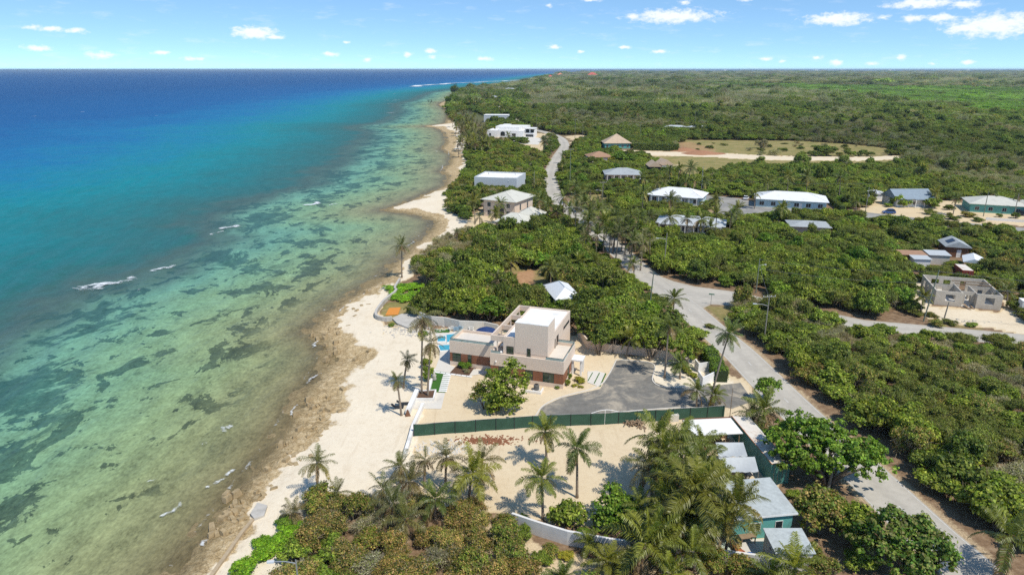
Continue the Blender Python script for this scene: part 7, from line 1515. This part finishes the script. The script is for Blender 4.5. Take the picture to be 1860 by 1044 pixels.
x, y = G2(826, 173); root = thing('tree', 'tall feathery dark tree on the far shore behind the jetty', 'tree', (x, y, 0)); me = bush_mesh('crown', 'olive', 777, n=6000, rad=11, hgt=24, leaf=.55, lobes=16, K=260, rc=.40, flat=1.2); o = bpy.data.objects.new('crown', me); COL.objects.link(o); o.parent = root; settint(o, (.5, .6, .7)); o = bpy.data.objects.new('trunk', STEMS[0]); COL.objects.link(o); o.parent = root; o.scale = (4, 4, 5)
for k_ in range(30):
    px_ = (rnd.uniform(1570, 1880), rnd.uniform(372, 402)); x, y = G2(*px_)
    if any(inside(np.array([[x, y]]), pl_)[0] for pl_ in KEEP + ROADPOLYS): continue
    shrub(x, y, rnd.choice(('green', 'olive', 'mottled', 'dark')), rnd.uniform(1.2, 2.6), rnd.uniform(1.2, 2.6), 'low shrub scattered over the sandy yards beside the street at right', 'shrub', 'shrubs in the sandy yards')
for px_ in [(1690, 575), (1725, 588), (1660, 572), (1835, 560), (1842, 545), (1850, 575), (1700, 592), (1765, 592)]: x, y = G2(*px_); shrub(x, y, rnd.choice(('olive', 'green', 'mottled')), rnd.uniform(1.0, 2.0), rnd.uniform(.8, 1.8), 'low tuft growing on the pale sand around the block house', 'shrub', 'tufts round the block house')
# ------------------------------------------------------------------ thickets: every larger shrub near by on its own, the far scrub as one mass
ZONES = [  # name of the thicket, outline, kinds with weights, canopy size
    ('dry scrub below the coconut lot', gpoly([(470, 985), (560, 905), (640, 900), (740, 925), (900, 930), (990, 975), (1110, 1000), (1250, 1030), (1450, 1050), (1500, 1180), (380, 1180)]), dict(tan=.46, dry=.16, mottled=.24, green=.14), 0.9),
    ('creeper strip beside the low seawall', gpoly([(400, 1100), (420, 1044), (480, 975), (520, 950), (535, 965), (470, 1040), (440, 1100)]), dict(bright=.9, green=.1), .6),
    ('roadside belt right of the coast road', gpoly([(1330, 585), (1400, 600), (1560, 700), (1760, 850), (1900, 950), (1960, 1040), (1880, 1010), (1740, 925), (1600, 810), (1470, 700), (1400, 640), (1350, 600)]), dict(green=.5, dark=.24, mottled=.10, olive=.16), 1.15),
    ('wide scrub between coast road and side road', gpoly([(1330, 556), (1560, 602), (1880, 635), (2150, 700), (2150, 1100), (1960, 1040), (1740, 925), (1600, 810), (1470, 700), (1330, 590)]), dict(olive=.46, mottled=.12, green=.22, dry=.20), .95),
    ('grey dry thicket at the head of the beach', gpoly([(750, 500), (762, 465), (800, 430), (860, 425), (870, 470), (830, 500), (790, 510)]), dict(dry=.7, mottled=.2, green=.1), 1.0),
    ('trees between modern house and coast road', gpoly([(735, 560), (755, 505), (860, 470), (870, 425), (1000, 420), (1060, 435), (1110, 450), (1165, 505), (1230, 548), (1290, 630), (1310, 665), (1262, 660), (1190, 640), (1060, 605), (1040, 600), (900, 580), (830, 585), (760, 578)]), dict(dark=.34, green=.36, mottled=.12, olive=.10, bright=.08), 1.2),
    ('dense thicket between coast road and bungalows', gpoly([(1128, 437), (1190, 412), (1330, 425), (1440, 415), (1560, 420), (1620, 460), (1640, 500), (1665, 575), (1570, 576), (1450, 552), (1345, 526), (1260, 514), (1200, 494)]), dict(green=.44, olive=.32, dark=.16, bright=.08), 1.15),
    ('shore woods near the flat white house', gpoly([(815, 350), (850, 325), (855, 268), (890, 256), (985, 270), (1000, 290), (982, 318), (985, 350), (975, 350), (960, 330), (870, 318), (862, 340), (890, 345), (890, 375), (830, 395), (815, 375)]), dict(dark=.32, green=.32, mottled=.24, dry=.12), 1.3),
    ('leafy gardens around the bungalows', gpoly([(1020, 290), (1060, 262), (1300, 300), (1330, 330), (1700, 330), (1870, 360), (1870, 400), (1560, 420), (1330, 425), (1130, 430), (1050, 360), (1015, 330)]), dict(green=.42, olive=.28, dark=.24, bright=.06), 1.2),
    ('thicket round the unfinished block house', gpoly([(1560, 420), (1880, 405), (1960, 500), (1960, 640), (1850, 605), (1640, 500), (1620, 460)]), dict(olive=.4, dark=.3, green=.2, mottled=.1), 1.15),
]
def jitter(x0, x1, y0, y1, s_, rng):
    s_ = float(s_)
    nx = int((x1 - x0) / s_) + 1; ny = int((y1 - y0) / s_) + 1; X, Y = np.meshgrid(x0 + np.arange(nx) * s_, y0 + np.arange(ny) * s_)
    P = np.stack([X.ravel(), Y.ravel()], 1); P[:, 0] += (np.repeat(np.arange(ny), nx) % 2) * s_ / 2; return P + rng.uniform(-.36, .36, P.shape) * s_
def blocked(P, road_m=2.2, extra=True):
    bad = np.zeros(len(P), bool)
    for pl_ in KEEP: bad |= inside(P, pl_)
    for pl_ in CLEAR: bad |= inside(P, pl_)
    for pl_ in ROADPOLYS: bad |= inside(P, pl_) | (linedist(P, pl_, True) < road_m)
    bad |= ~inside(P, LANDVEG)
    for x, y, r_ in PLACED if extra else []: bad |= (P[:, 0] - x) ** 2 + (P[:, 1] - y) ** 2 < r_ * r_
    return bad
LANDVEG = [G2(300, 1180)] + vegline[1:] + [G2(x, y) for x, y, _ in COAST[-8:]] + [(60000, 24000), (60000, 15), (-30, 15)]
def in_view(P, m=40):
    d = P[:, 1] * CP + H * SP; px = 930 + F * P[:, 0] / d; py = 522 + F * (H * CP - P[:, 1] * SP) / d
    return (px > -m) & (px < 1860 + m) & (py < 1044 + m * 1.6) & (d > 20)
rng = np.random.default_rng(5); cand = []
for zi, (zn, poly, wts, sc) in enumerate(ZONES):
    g = np.array(poly); s_ = 3.1 * sc if zi != 1 else 1.8; P = jitter(*[v for k in (0, 1) for v in (g[:, k].min(), g[:, k].max())], s_, rng) if False else jitter(g[:, 0].min(), g[:, 0].max(), g[:, 1].min(), g[:, 1].max(), s_, rng)
    P = P[inside(P, poly)]
    for zj in range(zi if zi != 1 else 0):
        if len(P): P = P[~inside(P, ZONES[zj][1])]
    if zi == 1: bad = np.zeros(len(P), bool)
    else: bad = blocked(P, 2.6 if zi in (2, 3) else 1.4)
    if zi in (0,): bad &= True
    P = P[~bad]; kk = list(wts); w_ = np.array([wts[k] for k in kk]); c1 = fbm(P[:, 0] / 11 + 7 * zi, P[:, 1] / 11, 3) if len(P) else np.array([])
    q_ = (c1 + rng.normal(size=len(P)) * .13).argsort().argsort() / max(1, len(P)) if len(P) else []   # neighbours tend to be of one kind
    for (x, y), q in zip(P, q_):
        if zi == 0 and rnd.random() < .05: continue
        cw = np.cumsum(w_) / w_.sum(); ty = kk[int(min(len(kk) - 1, np.searchsorted(cw, min(.999, q))))]
        cand.append((x, y, ty, sc * rnd.uniform(.78, 1.3), zi))
edge = offset(gpoly(SIDE_B)[3:6], -1.6); L_ = seglens(edge); cum_ = np.concatenate([[0], np.cumsum(L_)]); E_ = np.array(edge)
for s_ in np.arange(0, cum_[-1] - 4, 2.3):
    for k_ in range(2): cand.append((np.interp(s_, cum_, E_[:, 0]) + rnd.gauss(0, .4), np.interp(s_, cum_, E_[:, 1]) - 1.2 * k_ + rnd.gauss(0, .4), rnd.choice(('green', 'mottled', 'dry', 'olive')), rnd.uniform(1.1, 1.4), len(ZONES)))
ZONES.append(('row along the near edge of the side road', None, None, 1.25))
PX = np.array([[c_[0], c_[1]] for c_ in cand]); vis = in_view(PX); dd = np.hypot(PX[:, 0], PX[:, 1]); size = np.array([c_[3] for c_ in cand]) / dd * np.where(vis, 1, 0)
order = np.argsort(-size); chosen = set(order[:285].tolist())
LOOK = dict(tan='olive brown feathery shrub', green='fresh green broad leaved shrub', bright='bright green leafy shrub', dark='dark green dense shrub', olive='dull olive fine leaved shrub', mottled='green and brown mottled shrub', dry='grey bare twigged shrub')
rest = []
for i, (x, y, ty, sc, zi) in enumerate(cand):
    h_ = (2.6 if zi == 0 else 2.9 if zi == 3 else 3.6 if zi != 1 else 1.0) * rnd.uniform(.75, 1.25); r_ = 2.35 * sc
    if ZONES[zi][3] > 1.1: h_ *= rnd.uniform(.85, 1.5)
    if zi == 5:
        rd = min(math.hypot(x - a, y - b_) for a, b_ in road_l); h_ *= 1.35 * min(1, max(.32, (rd - 1.5) / 11)); r_ *= 1.1 if rd > 6 else .8
    if zi in (8, 9): h_ *= rnd.uniform(.45, 1.0)
    if ty == 'dry': h_ *= .85
    if i in chosen: shrub(x, y, ty, r_, h_, tint=(1.35, 1.5, .9) if zi == 1 else None, label= LOOK[ty] + ' within the ' + ZONES[zi][0], cat='shrub', group=LOOK[ty] + 's, ' + ZONES[zi][0])
    else: rest.append((x, y, ty, r_ / 2.5, h_ / 3.4))
print('shrubs', len(cand), 'rest', len(rest))

# scrub beyond: instanced canopy, patch size growing with distance
def scrub(name, pts, meshes, label=None):
    """pts rows: x, y, scale, height scale, turn, kind index, tint r g b"""
    A = np.array(pts); me = bpy.data.meshes.new(name); me.vertices.add(len(A)); co = np.zeros((len(A), 3), np.float32); co[:, :2] = A[:, :2]; me.vertices.foreach_set('co', co.ravel())
    me.attributes.new('scl', 'FLOAT_VECTOR', 'POINT').data.foreach_set('vector', np.stack([A[:, 2], A[:, 2], A[:, 3]], 1).astype(np.float32).ravel())
    me.attributes.new('turn', 'FLOAT_VECTOR', 'POINT').data.foreach_set('vector', np.stack([A[:, 4] * 0, A[:, 4] * 0, A[:, 4]], 1).astype(np.float32).ravel())
    me.attributes.new('idx', 'INT', 'POINT').data.foreach_set('value', A[:, 5].astype(np.int32))
    me.attributes.new('tint', 'FLOAT_COLOR', 'POINT').data.foreach_set('color', np.concatenate([A[:, 6:9], np.ones((len(A), 1))], 1).astype(np.float32).ravel())
    o = bpy.data.objects.new(name, me); COL.objects.link(o); kind(o, 'stuff')
    pc = bpy.data.collections.new(name + '_kinds')
    for k, m_ in enumerate(meshes):
        q = bpy.data.objects.new('plant_kind_' + 'abcdefghijklmnopqrstuvwxyz'[k], m_); pc.objects.link(q)
    ng = bpy.data.node_groups.new(name, 'GeometryNodeTree'); ng.interface.new_socket('Geometry', in_out='INPUT', socket_type='NodeSocketGeometry'); ng.interface.new_socket('Geometry', in_out='OUTPUT', socket_type='NodeSocketGeometry')
    N = ng.nodes; gi = N.new('NodeGroupInput'); go = N.new('NodeGroupOutput'); ip = N.new('GeometryNodeInstanceOnPoints'); ci = N.new('GeometryNodeCollectionInfo'); ci.inputs['Collection'].default_value = pc; ci.inputs['Separate Children'].default_value = True; ci.inputs['Reset Children'].default_value = True
    def na(nm, ty):
        a = N.new('GeometryNodeInputNamedAttribute'); a.data_type = ty; a.inputs[0].default_value = nm; return a.outputs[0]
    ip.inputs['Pick Instance'].default_value = True; L = ng.links
    L.new(gi.outputs[0], ip.inputs['Points']); L.new(ci.outputs[0], ip.inputs['Instance']); L.new(na('idx', 'INT'), ip.inputs['Instance Index']); L.new(na('scl', 'FLOAT_VECTOR'), ip.inputs['Scale'])
    e2 = N.new('FunctionNodeEulerToRotation'); L.new(na('turn', 'FLOAT_VECTOR'), e2.inputs[0]); L.new(e2.outputs[0], ip.inputs['Rotation']); L.new(ip.outputs[0], go.inputs[0])
    md = o.modifiers.new('scatter', 'NODES'); md.node_group = ng; return o
KM = [BUSH[t_][k] for t_ in TYPES for k in range(2)]; KI = {t_: i * 2 for i, t_ in enumerate(TYPES)}
rows = []
for (x, y, ty, s_, hs) in rest: c_ = tintcol(x, y); rows.append((x, y, s_, hs, rnd.uniform(0, 6.28), KI[ty] + rnd.randrange(2), *c_[:3]))
# middle distance: from the last bungalows outwards
covered = [z_[1] for z_ in ZONES if z_[1]]
BELT = [gpoly([(1185, 150), (1450, 153), (1860, 160), (2300, 165), (2300, 215), (1860, 205), (1560, 180), (1450, 165), (1330, 158)]), gpoly([(1560, 165), (2300, 170), (2300, 210), (1860, 206), (1700, 192)])]
def far_rows(P, base, big):
    P = P[in_view(P, 60)]; P = P[~blocked(P, 2.5)]
    for c_ in covered: P = P[~inside(P, c_)]
    n = fbm(P[:, 0] / 60, P[:, 1] / 110, 4); n2 = fbm(P[:, 0] / 14, P[:, 1] / 20, 3); belt = np.zeros(len(P), bool)
    Pj = P + (np.stack([n, n2], 1) - .5) * np.minimum(400, P[:, 1:2] * .22)
    for b_ in BELT: belt |= inside(Pj, b_)
    coastal = (P[:, 0] < 20) & (P[:, 1] < 1600); out_ = []
    for (x, y), a, b_, be, co_ in zip(P, n, n2, belt, coastal):
        q = (a - .5) * 2.2 + (b_ - .5) * 1.0 + .5 + rnd.gauss(0, .14)
        if be and rnd.random() < .6 + .6 * a: ty = 'green' if rnd.random() < .7 else 'olive'
        elif co_: ty = 'dark' if q < .45 else 'mottled' if q < .8 else 'green'
        else: ty = 'dark' if q < .2 else 'olive' if q < .42 else 'green' if q < .50 else 'olive' if q < .70 else 'mottled' if q < .80 else 'dry' if rnd.random() < .8 else 'olive'
        out_.append((x, y, ty, be))
    return out_
def emit(lst, sc, hs, kmap):
    for x, y, ty, be in lst:
        c_ = tintcol(x, y); s_ = sc * rnd.uniform(.75, 1.3); h_ = hs * rnd.uniform(.7, 1.35) * (.38 if be else 1)
        lg = .72 + .62 * float(vnoise(np.array([x / 130]), np.array([y / 260]))[0]); c_ = (c_[0] * .90 * lg, c_[1] * .98 * lg, c_[2] * .92 * lg, 1)
        if rnd.random() < .035: s_ *= 1.25; h_ *= 1.9
        if be: c_ = (c_[0] * .95, c_[1] * 1.22, c_[2] * .9, 1)
        rows.append((x, y, s_, h_, rnd.uniform(0, 6.28), kmap[ty] + rnd.randrange(2), *c_[:3]))
for k_ in range(34):
    x, y = G2(rnd.uniform(1260, 1620), rnd.uniform(256, 276)); c_ = tintcol(x, y); rows.append((x, y, rnd.uniform(.4, 1.3), rnd.uniform(.25, .9), 0, KI[rnd.choice(('olive', 'dark', 'green', 'dry'))], *c_[:3]))
emit(far_rows(jitter(-60, 420, 190, 520, 3.6, rng), 0, 0), 1.12, 1.05, KI)
emit(far_rows(jitter(-90, 780, 520, 950, 5.2, rng), 0, 0), 1.6, 1.35, KI)
scrub('scrubland', rows, KM)
# far woodland: broad patches
PATCH = [bush_mesh('canopy', t_, 300 + k, n=4200, rad=9, hgt=4.6, leaf=.55, lobes=22, flat=.42) for t_ in TYPES for k in range(2)]
rows = []
emit(far_rows(jitter(-160, 1800, 950, 2400, 11, rng), 0, 0), 1.1, 1.2, KI)
emit(far_rows(jitter(-200, 4600, 2400, 6500, 30, rng), 0, 0), 2.7, 1.6, KI)
emit(far_rows(jitter(400, 12000, 6500, 16000, 90, rng), 0, 0), 7.5, 2.4, KI)
print('far patches', len(rows))
scrub('woodland', rows, PATCH)

# ------------------------------------------------------------------ the air over the plain
b = MB(); b.box(-14000, 16000, -300, 30000, -4.0, 62.0)
mh = bpy.data.materials.new('air'); mh.use_nodes = True; th = NT(mh.node_tree); th.n.remove(th.n['Principled BSDF'])
pv = th.add('ShaderNodeVolumePrincipled'); pv.inputs['Density'].default_value = 0.000045; pv.inputs['Color'].default_value = (0.75, 0.90, 1.0, 1); pv.inputs['Anisotropy'].default_value = 0.2
th.l.new(pv.outputs[0], th.n['Material Output'].inputs['Volume'])
kind(b.build('haze', mh), 'stuff')
